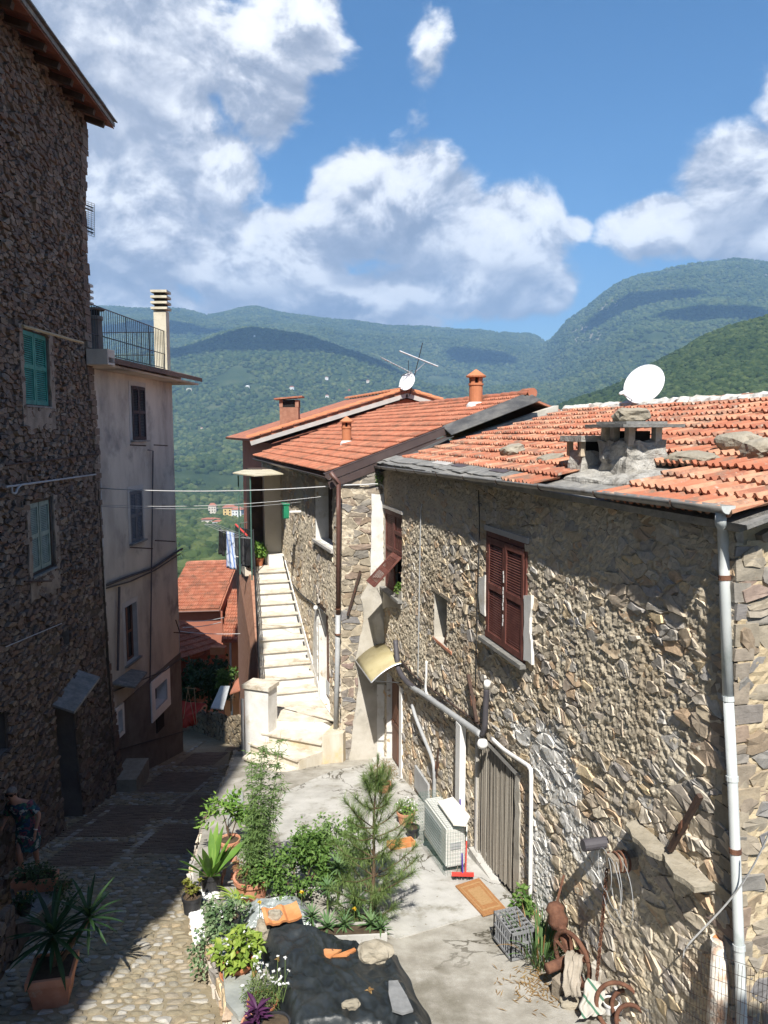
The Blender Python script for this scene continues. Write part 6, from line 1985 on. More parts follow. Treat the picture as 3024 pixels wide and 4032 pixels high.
# court: pale slab by the doors, rougher concrete nearer
cyb = np.linspace(4, 17.6, 60)
cxe = np.interp(cyb, [p[1] for p in EDGE], [p[0] for p in EDGE]) + .04
def wallx(y): return (A_END + U_A * ((17.1 - y) / .9702)).x + .05
court = strip_mesh('courtyard', list(zip(cxe, cyb)), [(wallx(y), y) for y in cyb], lambda x, y: court_z(y), MT['concrete_rough'], jitter=.006)
sl = [COURT(1560, 3700), COURT(1940, 3590), COURT(2040, 3560), COURT(1890, 3400), COURT(1590, 3050), COURT(1530, 2990), COURT(1300, 3040), COURT(1120, 3120), COURT(1060, 3220), COURT(1180, 3480)]
mb = MB(); mb.prism([p - UP * .01 for p in sl], UP * .022); o = mb.build('pale_slab', MT['concrete'], court, fix=True)
# retaining wall between lane and court, with slate coping slabs
rt = empty('retaining_wall', (-2.9, 11, .3), 'low stone retaining wall along the lane under the plant pots', 'wall')
cum = [0]
for a, b in zip(EDGE, EDGE[1:]): cum.append(cum[-1] + math.hypot(b[0] - a[0], b[1] - a[1]))
def posE(u, v, w):
    i = max(0, min(len(EDGE) - 2, int(np.searchsorted(cum, u)) - 1))
    t = (u - cum[i]) / (cum[i + 1] - cum[i])
    a, b = EDGE[i], EDGE[i + 1]
    x, y = a[0] + (b[0] - a[0]) * t, a[1] + (b[1] - a[1]) * t
    n = Vector((-(b[1] - a[1]), b[0] - a[0], 0)).normalized()
    return Vector((x, y, 0)) + n * w + UP * (court_z(y) + v)
masonry(rt, posE, (2.6, 14.2, -1.3, .0), (.28, .14), [], 91, MT['rubble_a'], MT['mortar_a'], grid=.07, most=120, name='stone_face')
for i, pts in enumerate(([(862, 3690), (945, 3640), (985, 3770), (1000, 3960), (985, 4030), (940, 4020), (890, 3960)], [(880, 3560), (925, 3540), (935, 3640), (862, 3680)], [(905, 3120), (955, 3120), (960, 3180), (890, 3270)])):
    P = [COURT(*p, .02) for p in pts]
    mb = MB(); mb.prism(P, UP * .05); mb.build('coping_slab', MT['slab_grey'], rt, fix=True)

# ---------------------------------------------------------------- roofs and garden further down the lane
def far_house(name, label, quad, y, depth_dir, wall_m, down, tile_m='tile_new', rows=12, cols=14):
    """quad: eave-left, eave-right, ridge-right, ridge-left in pixels; y: depth of the eave"""
    h = empty(name, aty(*quad[0], y) - UP * down, label, 'house')
    el, er_ = aty(*quad[0], y), aty(*quad[1], y + depth_dir[0])
    along = (er_ - el); Lc = along.length; along.normalize()
    rr = aty(*quad[3], y + depth_dir[1])
    up = rr - el; up = up - along * up.dot(along); Ls = up.length; up.normalize()
    n = along.cross(up); n = n if n.z > 0 else -n
    mb = MB(); mb.prism([el, er_, er_ + up * Ls, el + up * Ls], n * -.12); r = mb.build('roof', MT[tile_m], h, fix=True)
    lay_tiles(r, el + n * .01, along, up, int(Lc / .225) , int(Ls / .345), MT[tile_m], 5, .01, None, .345, .225, None, 150)
    ins = (er_ - el) * .0 + Vector((0, .35, 0))
    q = [el + ins - UP * .1, er_ + ins - UP * .1, er_ + up * Ls - n * .15, el + up * Ls - n * .15]
    mb = MB(); mb.add([q[0], q[1], q[2], q[3]] + [Vector((p.x, p.y, el.z - down)) for p in q], [(0, 1, 5, 4), (1, 2, 6, 5), (2, 3, 7, 6), (3, 0, 4, 7), (0, 1, 2, 3)])
    mb.build('wall', MT[wall_m], h)
    return h, el, er_, up, Ls
fh, el, er_, up_, Ls_ = far_house('red_house', 'dark red house with a broad orange tiled roof down the lane', [(640, 2405), (868, 2398), (880, 2208), (640, 2212)], 36, (.0, 5.2), 'house_red', 6)
half_pipe(el + Vector((0, -.06, -.05)), er_ + Vector((0, -.06, -.05)), .06, MT['copper_pipe'], fh, 'gutter', Vector((0, -1, 0)))
mb = MB(); mb.tube([er_ + Vector((.05, 0, -.1)), er_ + Vector((.05, 0, -4))], .05, 8); mb.build('downpipe', MT['house_red'], fh)
fh2, el, er_, up_, Ls_ = far_house('orange_house', 'orange walled house with a narrow tiled roof behind the stairs', [(872, 2522), (1010, 2522), (1010, 2318), (880, 2320)], 34, (.2, 5.0), 'house_orange', 6)
mb = MB(); mb.tube([el + Vector((.35, .25, -.1)), el + Vector((.35, .25, -4))], .05, 8); mb.build('downpipe', MT['pipe_grey'], fh2)
fh3, el, er_, up_, Ls_ = far_house('tiled_shed', 'low shed with a sloping orange tiled roof above the garden', [(640, 2620), (880, 2545), (735, 2462), (640, 2462)], 29, (3.0, 3.2), 'house_red', 2.2)
bx_ = aty(860, 2560, 30); mb = MB(); mb.box(bx_, (.6, .3, .3)); mb.build('window_box', MT['terracotta_plain'], fh3)
# ---------------------------------------------------------------- plants
def add_leaf(mb, p, d, n, L, W, r, bend=.15):
    s = d.cross(n)
    if s.length < 1e-4: s = Vector((1, 0, 0))
    s.normalize()
    a = p + d * L * .45 - n * bend * L * .1
    mb.add([p, a + s * W / 2 + n * W * .12, p + d * L - n * bend * L, a - s * W / 2 + n * W * .12], [(0, 1, 2), (0, 2, 3)], r)
def blade(mb, p, d, L, W, droop, r, segs=5, tipw=.1, basew=.6, fold=.15):
    """strap leaf that arches over"""
    V = []
    up = UP
    side = d.cross(up)
    if side.length < .05: side = Vector((1, 0, 0))
    side.normalize()
    q = Vector(p); dd = d.normalized()
    for i in range(segs + 1):
        t = i / segs
        w = W * (basew + (1 - basew) * min(1, t * 2.2)) * (1 if t < .55 else max(tipw, 1 - ((t - .55) / .45) ** 1.6))
        nn = side.cross(dd)
        V += [q - side * w / 2 + nn * w * fold, q.copy(), q + side * w / 2 + nn * w * fold]
        dd = (dd - UP * droop / segs).normalized()
        q = q + dd * (L / segs)
    F = []
    for i in range(segs):
        for k in range(2):
            a = i * 3 + k
            F.append((a, a + 1, a + 4, a + 3))
    mb.add(V, F, r)
def rnd_dir(rs, zmin=-1.0, zmax=1.0):
    z = rs.uniform(zmin, zmax); th = rs.uniform(0, 2 * math.pi); k = math.sqrt(max(0, 1 - z * z))
    return Vector((k * math.cos(th), k * math.sin(th), z))
def pot_round(root, base, r, h, m, soil=True, rim=True, taper=.72, name='pot', seg=22, saucer=None):
    prof = [(r * taper, 0), (r * .96, h * .8)]
    if rim: prof += [(r * 1.06, h * .8), (r * 1.08, h), (r * .94, h), (r * .92, h * .86)]
    else: prof += [(r, h), (r * .94, h), (r * .92, h * .86)]
    mb = MB(); mb.lathe(base, prof + [(0.0, h * .86)], seg); o = mb.build(name, MT[m], root, smooth=False)
    if soil:
        MB().lathe(base, [(r * .925, h * .88), (0, h * .91)], seg).build('soil', MT['soil'], root)
    if saucer:
        MB().lathe(base, [(r * saucer * .8, .002), (r * saucer, .035), (r * saucer * .95, .04), (r * saucer * .8, .018), (0, .018)], seg).build('saucer', MT[m], root)
    return o
def bush(root, c, rad, n, L, W, m, seed, shell=.45, name='foliage', zb=-.2, clump=0):
    rs = random.Random(seed)
    mb = MB()
    cl = [rnd_dir(rs, -.4, 1) * rs.uniform(.45, .95) for _ in range(clump)] if clump else None
    for i in range(n):
        d = rnd_dir(rs, -.75, 1)
        t = shell + (1 - shell) * rs.random() ** .6
        if cl:
            k = rs.choice(cl); q = k + rnd_dir(rs) * rs.random() * .38
        else: q = d * t
        p = Vector(c) + Vector((q.x * rad[0], q.y * rad[1], q.z * rad[2]))
        ld = (Vector((q.x, q.y, q.z * .6 + zb)) * .9 + rnd_dir(rs) * .8).normalized()
        nn = (UP * .9 + rnd_dir(rs) * .6).normalized()
        nn = (nn - ld * nn.dot(ld)).normalized()
        add_leaf(mb, p, ld, nn, L * rs.uniform(.65, 1.25), W * rs.uniform(.65, 1.25), rs.random() * .999, rs.uniform(.0, .3))
    return mb.build(name, MT[m], root)
def stems(root, base, tops, r, m='bark', name='stem'):
    for t in tops:
        b = Vector(base)
        mid = b.lerp(Vector(t), .5) + Vector((random.uniform(-.03, .03), random.uniform(-.03, .03), .02))
        MB().tube([b, mid, Vector(t)], [r, r * .75, r * .4], 5).build(name, MT[m], root)
def plant(name, base, label, cat='plant', group=None): return empty(name, base, label, cat, group)

# yucca in a square terracotta tub (left, in shade)
yb = LANE(186, 3972)
yc = plant('yucca', yb, 'spiky yucca in a square terracotta tub on the shaded cobbles', 'potted plant')
ax = Vector((.97, .2, 0)).normalized(); ay = Vector((-ax.y, ax.x, 0))
def sq_pot(root, b, w0, w1, d0, d1, h, m, name='pot'):
    mb = MB()
    mb.box8([b + ax * x * w0 / 2 + ay * y * d0 / 2 for x, y in ((-1, -1), (1, -1), (1, 1), (-1, 1))] + [b + ax * x * w1 / 2 + ay * y * d1 / 2 + UP * h for x, y in ((-1, -1), (1, -1), (1, 1), (-1, 1))])
    o = mb.build(name, MT[m], root)
    mb = MB()
    for (x0, x1, y0, y1) in ((-1, 1, -1, -.86), (-1, 1, .86, 1), (-1, -.9, -.86, .86), (.9, 1, -.86, .86)):
        mb.box8([b + ax * x * w1 * .53 + ay * y * d1 * .53 + UP * (h - .07 + z) for z in (0, .09) for x, y in ((x0, y0), (x1, y0), (x1, y1), (x0, y1))])
    mb.build('rim', MT[m], o)
    MB().box(b + UP * (h + .002), (w1 * .9, d1 * .9, .006), (ax, ay, UP)).build('soil', MT['soil'], root)
    return o
sq_pot(yc, yb + Vector((0, .18, 0)), .36, .46, .36, .46, .36, 'terracotta')
ym = MB(); blade(ym, Vector((0, 0, 0)), Vector((0, .8, .55)).normalized(), .52, .05, .5, .5, 5, .06, .8)
yme = ym.mesh('leaf'); yme.materials.append(MT['leaf_dark'])
rs = random.Random(5)
for (hc, n, sc) in ((yb + Vector((.02, .2, .72)), 34, 1.0), (yb + Vector((.34, .42, .80)), 26, .85), (yb + Vector((-.1, .45, .62)), 20, .8)):
    MB().tube([yb + Vector((.0, .2, .3)), hc], .03, 6).build('stem', MT['bark'], yc)
    for i in range(n):
        th = 2 * math.pi * (i * .381966); el_a = 1.1 - 1.75 * i / n
        M = Matrix.Translation(hc + UP * (.06 - .10 * i / n)) @ Matrix.Rotation(th, 4, 'Z') @ Matrix.Rotation(el_a - .45, 4, 'X') @ Matrix.Scale(sc * rs.uniform(.85, 1.1), 4)
        place('leaf', yme, None, yc, M)
# ledge with slate top, planter and trailing plants
lw = empty('low_wall', (-5.0, 11.2, .2), 'low stone ledge with slate top at the shaded left edge', 'wall')
lt = [ZP(62, 3640, .62), ZP(135, 3622, .62), ZP(222, 3545, .62), ZP(205, 3500, .62), ZP(40, 3500, .62)]
MB().prism(lt, UP * .05).build('slate_top', MT['slate'], lw, fix=True)
ins = [p.lerp(sum(lt, Vector()) / 5, .08) for p in lt]
MB().prism([Vector((p.x, p.y, -.6)) for p in ins], UP * 1.21).build('stone_base', MT['rubble_left'], lw, fix=True)
def posNW(u, v, w): return Vector((-4.55 - u * .17 + w, 6.6 + u, v))
nw = empty('rough_wall', (-4.7, 8.5, .5), 'rough dark stone wall at the lower left corner', 'wall')
masonry(nw, posNW, (0, 5.0, -.5, 1.7), (.24, .14), [], 97, MT['rubble_left'], MT['mortar_left'], grid=.07, most=90, name='stone_face', top=lambda u: 1.7 - u * .24)
pb = ZP(127, 3520, .67)
pl = plant('trough_planter', pb, 'long terracotta trough with ivy on the slate ledge', 'planter')
sq_pot(pl, pb + Vector((0, .12, 0)), .52, .58, .2, .24, .19, 'terracotta')
bush(pl, pb + Vector((.0, .1, .26)), (.34, .2, .14), 420, .05, .045, 'leaf_ivy_dark', 21, .2)
bush(pl, pb + Vector((.42, .02, .0)), (.2, .16, .32), 330, .045, .04, 'leaf_ivy_dark', 22, .2, 'trailing_foliage')
pb2 = ZP(98, 3600, .67)
p2 = plant('potted_begonia', pb2, 'small leafy plant with yellow flowers on the slate ledge', 'potted plant')
pot_round(p2, pb2, .09, .12, 'black_plastic'); bush(p2, pb2 + UP * .2, (.16, .14, .12), 130, .06, .045, 'leaf_dark', 23, .1)
bush(p2, pb2 + UP * .24, (.12, .1, .08), 8, .03, .03, 'petal_yellow', 24, .6, 'flowers')

# pots along the court edge
b = COURT(832, 3512)
asp = plant('aspidistra', b, 'broad upright strap leaves in a tall black plastic pot', 'potted plant')
pot_round(asp, b, .15, .30, 'black_plastic', taper=.8)
am_ = MB(); blade(am_, Vector((0, 0, 0)), Vector((0, .28, .96)).normalized(), .62, .105, .42, .5, 7, .05, .22, .12)
ame = am_.mesh('leaf', True); ame.materials.append(MT['leaf_bright'])
rs = random.Random(15)
for i in range(30):
    th = rs.uniform(0, 6.28)
    M = Matrix.Translation(b + Vector((.07 * math.cos(th + 1.57), .07 * math.sin(th + 1.57), .26))) @ Matrix.Rotation(th, 4, 'Z') @ Matrix.Rotation(-rs.uniform(0, .75), 4, 'X') @ Matrix.Rotation(rs.uniform(-.5, .5), 4, 'Z') @ Matrix.Scale(rs.uniform(.6, 1.08), 4)
    place('leaf', ame, None, asp, M)
b = COURT(905, 3360)
cit = plant('citrus_shrub', b, 'bright green leafy shrub behind the strap-leaved plant', 'shrub')
pot_round(cit, b, .16, .24, 'terracotta'); stems(cit, b + UP * .2, [b + Vector(p) for p in ((-.1, 0, .7), (.15, .1, .75), (0, -.05, .6))], .012)
bush(cit, b + Vector((-.02, 0, .62)), (.42, .36, .34), 520, .11, .045, 'leaf_bright', 32, .25, clump=16)
b = COURT(757, 3588)
suc = plant('succulent', b, 'yellow-green succulent in a small black pot by the lane', 'potted plant')
pot_round(suc, b, .125, .22, 'black_plastic', taper=.85)
rs = random.Random(3)
mbs = MB()
for i in range(16):
    p = b + Vector((rs.uniform(-.09, .09), rs.uniform(-.08, .08), .2)); q = p + Vector((rs.uniform(-.07, .07), rs.uniform(-.06, .06), rs.uniform(.06, .24)))
    MB().tube([p, q], .008, 5).build('stem', MT['bark'], suc)
    for k in range(12):
        d = rnd_dir(rs, .0, .9); add_leaf(mbs, q, d, UP, .055, .034, rs.random() * .9, .05)
mbs.build('foliage', MT['leaf_succulent'], suc)
# white pebbles: heap spilled over the edge
pbm = MB()
rs = random.Random(19)
pe = rock_mesh('pebble', 2, (1, 1, .7), 1, .2)
pv = [v.co.copy() for v in pe.vertices]; pf = [tuple(p.vertices) for p in pe.polygons]
bpy.data.meshes.remove(pe)
def pebbles(name, label, quad, n, hgt, seed):
    rs = random.Random(seed); mb = MB()
    P = [COURT(*q) for q in quad]
    for i in range(n):
        s, t = rs.random(), rs.random()
        p = (P[0].lerp(P[1], s)).lerp(P[3].lerp(P[2], s), t) + UP * (hgt * (1 - (2 * s - 1) ** 2) * (1 - (2 * t - 1) ** 2) * rs.uniform(.3, 1) + .012)
        R = Matrix.Rotation(rs.uniform(0, 6.28), 3, 'Z') @ Matrix.Rotation(rs.uniform(-.6, .6), 3, 'X')
        k = rs.uniform(.014, .026)
        mb.add([p + R @ (v * k) for v in pv], pf, rs.random())
    tag(mb.build(name, MT['pebble'], smooth=False), label, 'pebbles', kind='stuff')
pebbles('white_pebbles', 'white pebbles heaped along the kerb by the lane', [(738, 3582), (795, 3570), (808, 3690), (770, 3725)], 420, .05, 3)
pebbles('pebble_heap', 'white pebbles heaped between the two black pots', [(792, 3500), (858, 3490), (866, 3540), (800, 3548)], 220, .06, 4)
b = COURT(880, 3690)
ivy = plant('variegated_ivy', b, 'pale variegated ivy spilling over the kerb to the lane', 'ivy')
pot_round(ivy, b + Vector((.05, .15, 0)), .12, .18, 'black_plastic')
bush(ivy, b + Vector((.0, .08, .2)), (.36, .36, .16), 620, .055, .05, 'leaf_ivy', 41, .2, clump=18)
bush(ivy, b + Vector((-.22, -.14, -.08)), (.16, .34, .26), 280, .05, .045, 'leaf_ivy', 42, .2, 'trailing_foliage')
bush(ivy, b + Vector((.03, .1, .36)), (.24, .22, .05), 10, .035, .03, 'petal_white', 43, .5, 'flowers')
b = COURT(930, 3560)
fr_ = plant('fern', b, 'arching lime fern behind the variegated ivy', 'fern'); rs = random.Random(8); mb = MB()
for i in range(34):
    th = rs.uniform(0, 6.28); blade(mb, b + UP * .05, Vector((math.cos(th) * .6, math.sin(th) * .6, .7)).normalized(), rs.uniform(.25, .42), .022, 1.2, rs.random(), 5)
mb.build('fronds', MT['leaf_lime'], fr_)
b = COURT(938, 3838)
hyd = plant('hydrangea', b, 'yellow-green leafy plant in a round terracotta pot on a saucer', 'potted plant')
pot_round(hyd, b, .165, .17, 'terracotta_plain', saucer=1.25)
bush(hyd, b + Vector((0, 0, .33)), (.27, .25, .18), 330, .095, .07, 'leaf_lime', 51, .3)
bush(hyd, b + Vector((0, -.02, .38)), (.26, .24, .14), 14, .035, .035, 'petal_white', 52, .8, 'flowers')
b = COURT(1035, 3985)
car = plant('carnation', b, 'white carnations above grey-green foliage in a clay pot', 'potted plant')
pot_round(car, b, .15, .13, 'terracotta_plain')
bush(car, b + Vector((0, .02, .20)), (.21, .19, .15), 900, .06, .008, 'leaf_grassy', 53, .15)
rs = random.Random(31); mb = MB()
for i in range(26):
    p = b + Vector((rs.uniform(-.2, .24), rs.uniform(-.16, .2), .2)); q = p + Vector((rs.uniform(-.06, .1), rs.uniform(-.04, .1), rs.uniform(.12, .3)))
    mb.tube([p, q], .003, 3, False)
    for k in range(6): add_leaf(pbm, q, rnd_dir(rs, -.1, .8), UP, .024, .022, rs.random())
mb.build('stalks', MT['stalk_green'], car)
pbm.build('flowers', MT['petal_white'], car)
b = COURT(1010, 4075)
pur = plant('purple_plant', b, 'dark purple pointed leaves at the foot of the picture', 'potted plant')
pot_round(pur, b, .14, .14, 'terracotta')
rs = random.Random(6); mb = MB()
for i in range(30):
    th = rs.uniform(0, 6.28); blade(mb, b + UP * rs.uniform(.1, .3), Vector((math.cos(th) * .7, math.sin(th) * .7, .6)).normalized(), rs.uniform(.1, .2), .04, .6, rs.random(), 4)
mb.build('foliage', MT['leaf_purple'], pur)
b2 = COURT(1085, 4085); w = plant('pebble_pot', b2, 'pot of pale gravel ringed by wire at the lower edge', 'pot'); pot_round(w, b2, .14, .16, 'black_plastic'); 
# bamboo
b = COURT(993, 3528)
bam = plant('bamboo', b, 'tall feathery bamboo in a large terracotta pot', 'bamboo')
pot_round(bam, b, .24, .30, 'terracotta', taper=.78)
top_z = aty(1095, 2860, b.y + .15).z
rs = random.Random(16); mb = MB()
for i in range(22):
    th = rs.uniform(0, 6.28); r0 = rs.uniform(0, .16)
    p = b + Vector((r0 * math.cos(th), r0 * math.sin(th), .27))
    H = (top_z - p.z) * rs.choice([1, .85, .7, .6, .6, .5, .45, .4, .35]) * rs.uniform(.9, 1.02)
    q = p + Vector((rs.uniform(-.3, .36) * H * .42 + .13 * H, rs.uniform(-.2, .25) * H * .4, H))
    mid = p.lerp(q, .5) + Vector((rs.uniform(-.03, .03), rs.uniform(-.03, .03), .02))
    pts = catmull([p, mid, q], 6)
    MB().tube(pts, [.006 * (1 - .75 * k / (len(pts) - 1)) for k in range(len(pts))], 4).build('cane', MT['stalk_green'], bam)
    for k in range(int(150 * H)):
        t = rs.uniform(.12, 1) ; s = pts[int(t * (len(pts) - 1))]
        o = rnd_dir(rs, -.3, .7) * rs.uniform(.0, .15) * (1.15 - t * .6)
        d = (rnd_dir(rs, -.6, .5) + UP * -.15).normalized()
        add_leaf(mb, s + o, d, rnd_dir(rs, .3, 1), rs.uniform(.06, .11), .014, rs.random() * .99, .2)
mb.build('foliage', MT['leaf_bamboo'], bam)
bush(bam, b + UP * .42, (.22, .2, .16), 160, .12, .01, 'leaf_dry', 61, .1, 'dry_leaves')
# broken pots
b = COURT(912, 3478)
bro = plant('broken_pot', b, 'pieces of a broken terracotta pot beside the bamboo pot', 'pot')
rs = random.Random(44)
for i in range(6):
    c = b + Vector((rs.uniform(-.12, .12), rs.uniform(-.18, .25), .03 + .04 * i)); mb = MB(); V = []
    th0 = rs.uniform(0, 6.28); R = Matrix.Rotation(rs.uniform(-1.2, 1.2), 3, 'X') @ Matrix.Rotation(th0, 3, 'Z')
    for j in range(6):
        a = j * .22
        for z in (0, rs.uniform(.08, .14)): V.append(c + R @ Vector((.13 * math.cos(a) - .13, .13 * math.sin(a), z)))
    mb.add(V, [(2 * j, 2 * j + 2, 2 * j + 3, 2 * j + 1) for j in range(5)]); o = mb.build('shard', MT['terracotta'], bro); md = o.modifiers.new('t', 'SOLIDIFY'); md.thickness = .014
# shrub mass in the bed
b = COURT(1180, 3560)
sh = plant('garden_shrub', b, 'dense small-leaved green shrub between the bamboo and the pine', 'shrub')
stems(sh, b, [b + Vector(p) for p in ((-.35, .1, .5), (-.1, .2, .7), (.2, .1, .72), (.35, .2, .55), (0, -.1, .45))], .014)
bush(sh, b + Vector((-.05, .12, .34)), (.62, .45, .44), 2600, .06, .04, 'leaf_mid', 62, .3, clump=40)
bush(sh, b + Vector((.12, .25, .62)), (.36, .28, .26), 1100, .06, .04, 'leaf_mid', 63, .25, 'upper_foliage', clump=20)
b = COURT(1330, 3480)
sh2 = plant('garden_shrub', b, 'loose sunlit shrub with long shoots just behind the pine', 'shrub')
stems(sh2, b, [b + Vector(p) for p in ((-.2, .1, .65), (-.45, .15, .75), (.1, .15, .7), (.3, .1, .5))], .012)
bush(sh2, b + Vector((-.1, .1, .46)), (.56, .40, .48), 2400, .06, .04, 'leaf_bamboo', 64, .2, clump=46)
# yellow flowers
for i, (px, py, lab) in enumerate(((1188, 3515, 'tall yellow flower in front of the dense shrub'), (1395, 3580, 'low yellow flower beside the pine foot'), (1022, 3555, 'small pale yellow flower by the bamboo pot'))):
    tp = COURT(px, py + 110, .0); f = plant('yellow_flower', tp, lab, 'flower', 'yellow flowers in the bed')
    tt = aty(px, py, tp.y)
    MB().tube([tp, tt], .004, 4).build('stalk', MT['stalk_green'], f)
    mb = MB(); rs = random.Random(i)
    for k in range(14): add_leaf(mb, tt, rnd_dir(rs, .0, 1), UP, .035, .028, rs.random(), .1)
    mb.build('petals', MT['petal_yellow'], f)
# young pine
b = COURT(1452, 3640)
pine = plant('young_pine', b, 'young pine with long soft needles in the middle of the bed', 'pine')
tt = aty(1488, 2998, b.y + .05)
H = tt.z - b.z
pts = catmull([b, b.lerp(tt, .3) + Vector((.03, 0, 0)), b.lerp(tt, .65) + Vector((-.01, .02, 0)), tt], 6)
MB().tube(pts, [.03 - .024 * k / (len(pts) - 1) for k in range(len(pts))], 7).build('trunk', MT['bark'], pine)
rs = random.Random(71); nd = MB()
def needle(p, d, L):
    s = d.cross(UP)
    if s.length < .05: s = Vector((1, 0, 0))
    s = s.normalized() * .0033
    e = p + d * L - UP * L * .12
    nd.add([p - s, p + s, e], [(0, 1, 2)], rs.random() * .99)
def tuft(p, d, n, L, spread):
    for k in range(n):
        needle(p + d * rs.uniform(-.06, .05), (d + rnd_dir(rs) * spread).normalized(), L * rs.uniform(.7, 1.15))
branches = []
for t, n, L in ((.10, 6, .42), (.18, 6, .48), (.27, 6, .52), (.36, 6, .55), (.46, 6, .50), (.56, 5, .42), (.66, 5, .36), (.76, 5, .26), (.86, 5, .18), (.94, 4, .11)):
    base = pts[int(t * (len(pts) - 1))]
    th0 = rs.uniform(0, 6.28)
    for k in range(n):
        th = th0 + 6.28 * k / n + rs.uniform(-.3, .3)
        d = Vector((math.cos(th), math.sin(th), rs.uniform(.25, .8))).normalized()
        e = base + d * L * rs.uniform(.75, 1.3)
        m = base.lerp(e, .55) - UP * .02
        bp_ = catmull([base, m, e + UP * .03], 4)
        MB().tube(bp_, [.010 * (1 - .6 * i / (len(bp_) - 1)) for i in range(len(bp_))], 4).build('branch', MT['bark'], pine)
        for i in range(2, len(bp_)):
            dd = (bp_[i] - bp_[i - 1]).normalized()
            tuft(bp_[i], dd, 20, .16, 1.0)
        tuft(bp_[-1], (dd + UP * .4).normalized(), 34, .17, .85)
for i in range(8, len(pts)): tuft(pts[i], UP, 16, .10, .9)
tuft(pts[-1], UP, 70, .12, .35)
tuft(pts[3], -UP, 60, .16, .8); tuft(pts[5], -UP, 60, .16, .8)
nd.build('needles', MT['leaf_pine'], pine)
# aloes in a concrete trough
tb = [COURT(1245, 3738), COURT(1525, 3725), COURT(1535, 3640), COURT(1262, 3650)]
tro = empty('concrete_trough', tb[0], 'long grey concrete trough full of aloes under the pine', 'planter')
c0 = sum(tb, Vector()) / 4
tx = (tb[1] - tb[0]).normalized(); ty = UP.cross(tx).normalized()
TL, TW, TH = (tb[1] - tb[0]).length, .26, .15
for (u0, u1, w0, w1) in ((0, TL, 0, .025), (0, TL, TW - .025, TW), (0, .025, .025, TW - .025), (TL - .025, TL, .025, TW - .025)):
    MB().box8([tb[0] + tx * u + ty * w + UP * z for z in (0, TH) for u, w in ((u0, w0), (u1, w0), (u1, w1), (u0, w1))]).build('side', MT['concrete'], tro)
MB().box8([tb[0] + tx * u + ty * w + UP * z for z in (.01, TH - .02) for u, w in ((.025, .025), (TL - .025, .025), (TL - .025, TW - .025), (.025, TW - .025))]).build('soil', MT['soil'], tro)
al = MB(); blade(al, Vector((0, 0, 0)), Vector((0, .8, .6)).normalized(), .19, .026, .55, .5, 5, .05, 1.0, .2)
ale = al.mesh('leaf'); ale.materials.append(MT['leaf_aloe'])
for k, (px, py, up_, sc) in enumerate(((1290, 3648, .16, 1.15), (1355, 3645, .2, .95), (1400, 3600, .34, 1.15), (1460, 3640, .18, 1.1), (1500, 3650, .16, .9), (1290, 3560, .4, .9), (1330, 3500, .5, 1.1), (1228, 3600, .16, .9))):
    c = COURT(px, py + 55); c = Vector((c.x, c.y, court_z(c.y) + up_))
    a = plant('aloe', Vector((c.x, c.y, court_z(c.y))), ['pale star of aloe leaves at the far left end of the trough', 'small aloe rosette second from the left in the trough', 'upright aloe rosette touching the pine trunk', 'broad aloe rosette right of the pine trunk', 'small aloe rosette at the right end of the trough', 'aloe rosette climbing into the dense shrub', 'tallest aloe rosette rising out of the dense shrub', 'aloe rosette left of the trough end'][k], 'aloe', 'aloes round the trough')
    MB().tube([Vector((c.x, c.y, court_z(c.y) + .02)), c], .014, 5).build('stem', MT['stalk_green'], a)
    n = 26
    for i in range(n):
        M = Matrix.Translation(c + UP * (.02 - .05 * i / n)) @ Matrix.Rotation(2.39996 * i, 4, 'Z') @ Matrix.Rotation(.65 - 1.3 * i / n, 4, 'X') @ Matrix.Scale(sc * rs.uniform(.85, 1.1), 4)
        place('leaf', ale, None, a, M)

# ---------------------------------------------------------------- tarpaulin and what holds it down
def quad_pt(Q, s, t): return (Q[0].lerp(Q[1], s)).lerp(Q[3].lerp(Q[2], s), t)
TQ = [COURT(1130, 4130), COURT(1745, 4130), COURT(1562, 3765), COURT(1010, 3660)]
V, F = [], []
N1 = 96
for j in range(N1 + 1):
    for i in range(N1 + 1):
        s, t = i / N1, j / N1
        p = quad_pt(TQ, s, t) + Vector((.05 * mnoise.noise(Vector((s * 5, t * 5, 1))), .05 * mnoise.noise(Vector((s * 5, t * 5, 8))), 0))
        e = min(1, 8 * min(s * 1.2, 1 - s, t * 2, (1 - t) * 1.3))
        h = .13 + .08 * mnoise.noise(Vector((s * 2.6, t * 2.3, 3))) + .05 * (1 - 2 * abs(mnoise.noise(Vector((s * 5 + t * 2, t * 3.5 - s, 7))))) + .028 * (1 - 2 * abs(mnoise.noise(Vector((s * 11 - t * 5, t * 8, 2))))) + .012 * mnoise.noise(Vector((s * 34, t * 30, 5)))
        h += .08 * max(0, 1 - abs(s - .38) * 3.2)
        V.append(p + UP * (max(.01, h) * e * e * (3 - 2 * e) + .012))
    
for j in range(N1):
    for i in range(N1):
        q = j * (N1 + 1) + i
        F.append((q, q + 1, q + N1 + 2, q + N1 + 1))
tarp = MB().add(V, F).build('tarpaulin', MT['tarp'], smooth=True)
tag(tarp, 'black tarpaulin draped over a low heap in the court', 'tarpaulin')
def on_tarp(px, py):
    d = ray(px, py); best = None
    for v in tarp.data.vertices:
        q = v.co - CAM; t = q.dot(d) / d.dot(d); e = (q - d * t).length
        if best is None or e < best[0]: best = (e, v.co.copy())
    return best[1]
def rock(px, py, r, seed, lab, up=.5, grp='rocks round the tarpaulin', m='rock', rot=0, tarp_=True, cat='rock'):
    p = on_tarp(px, py) if tarp_ else COURT(px, py)
    o = place('rock', rock_mesh('rock', seed, r, 3, .5), MT[m], None, Matrix.Translation(p + UP * r[2] * up) @ Matrix.Rotation(rot, 4, 'Z'))
    return tag(o, lab, cat, grp)
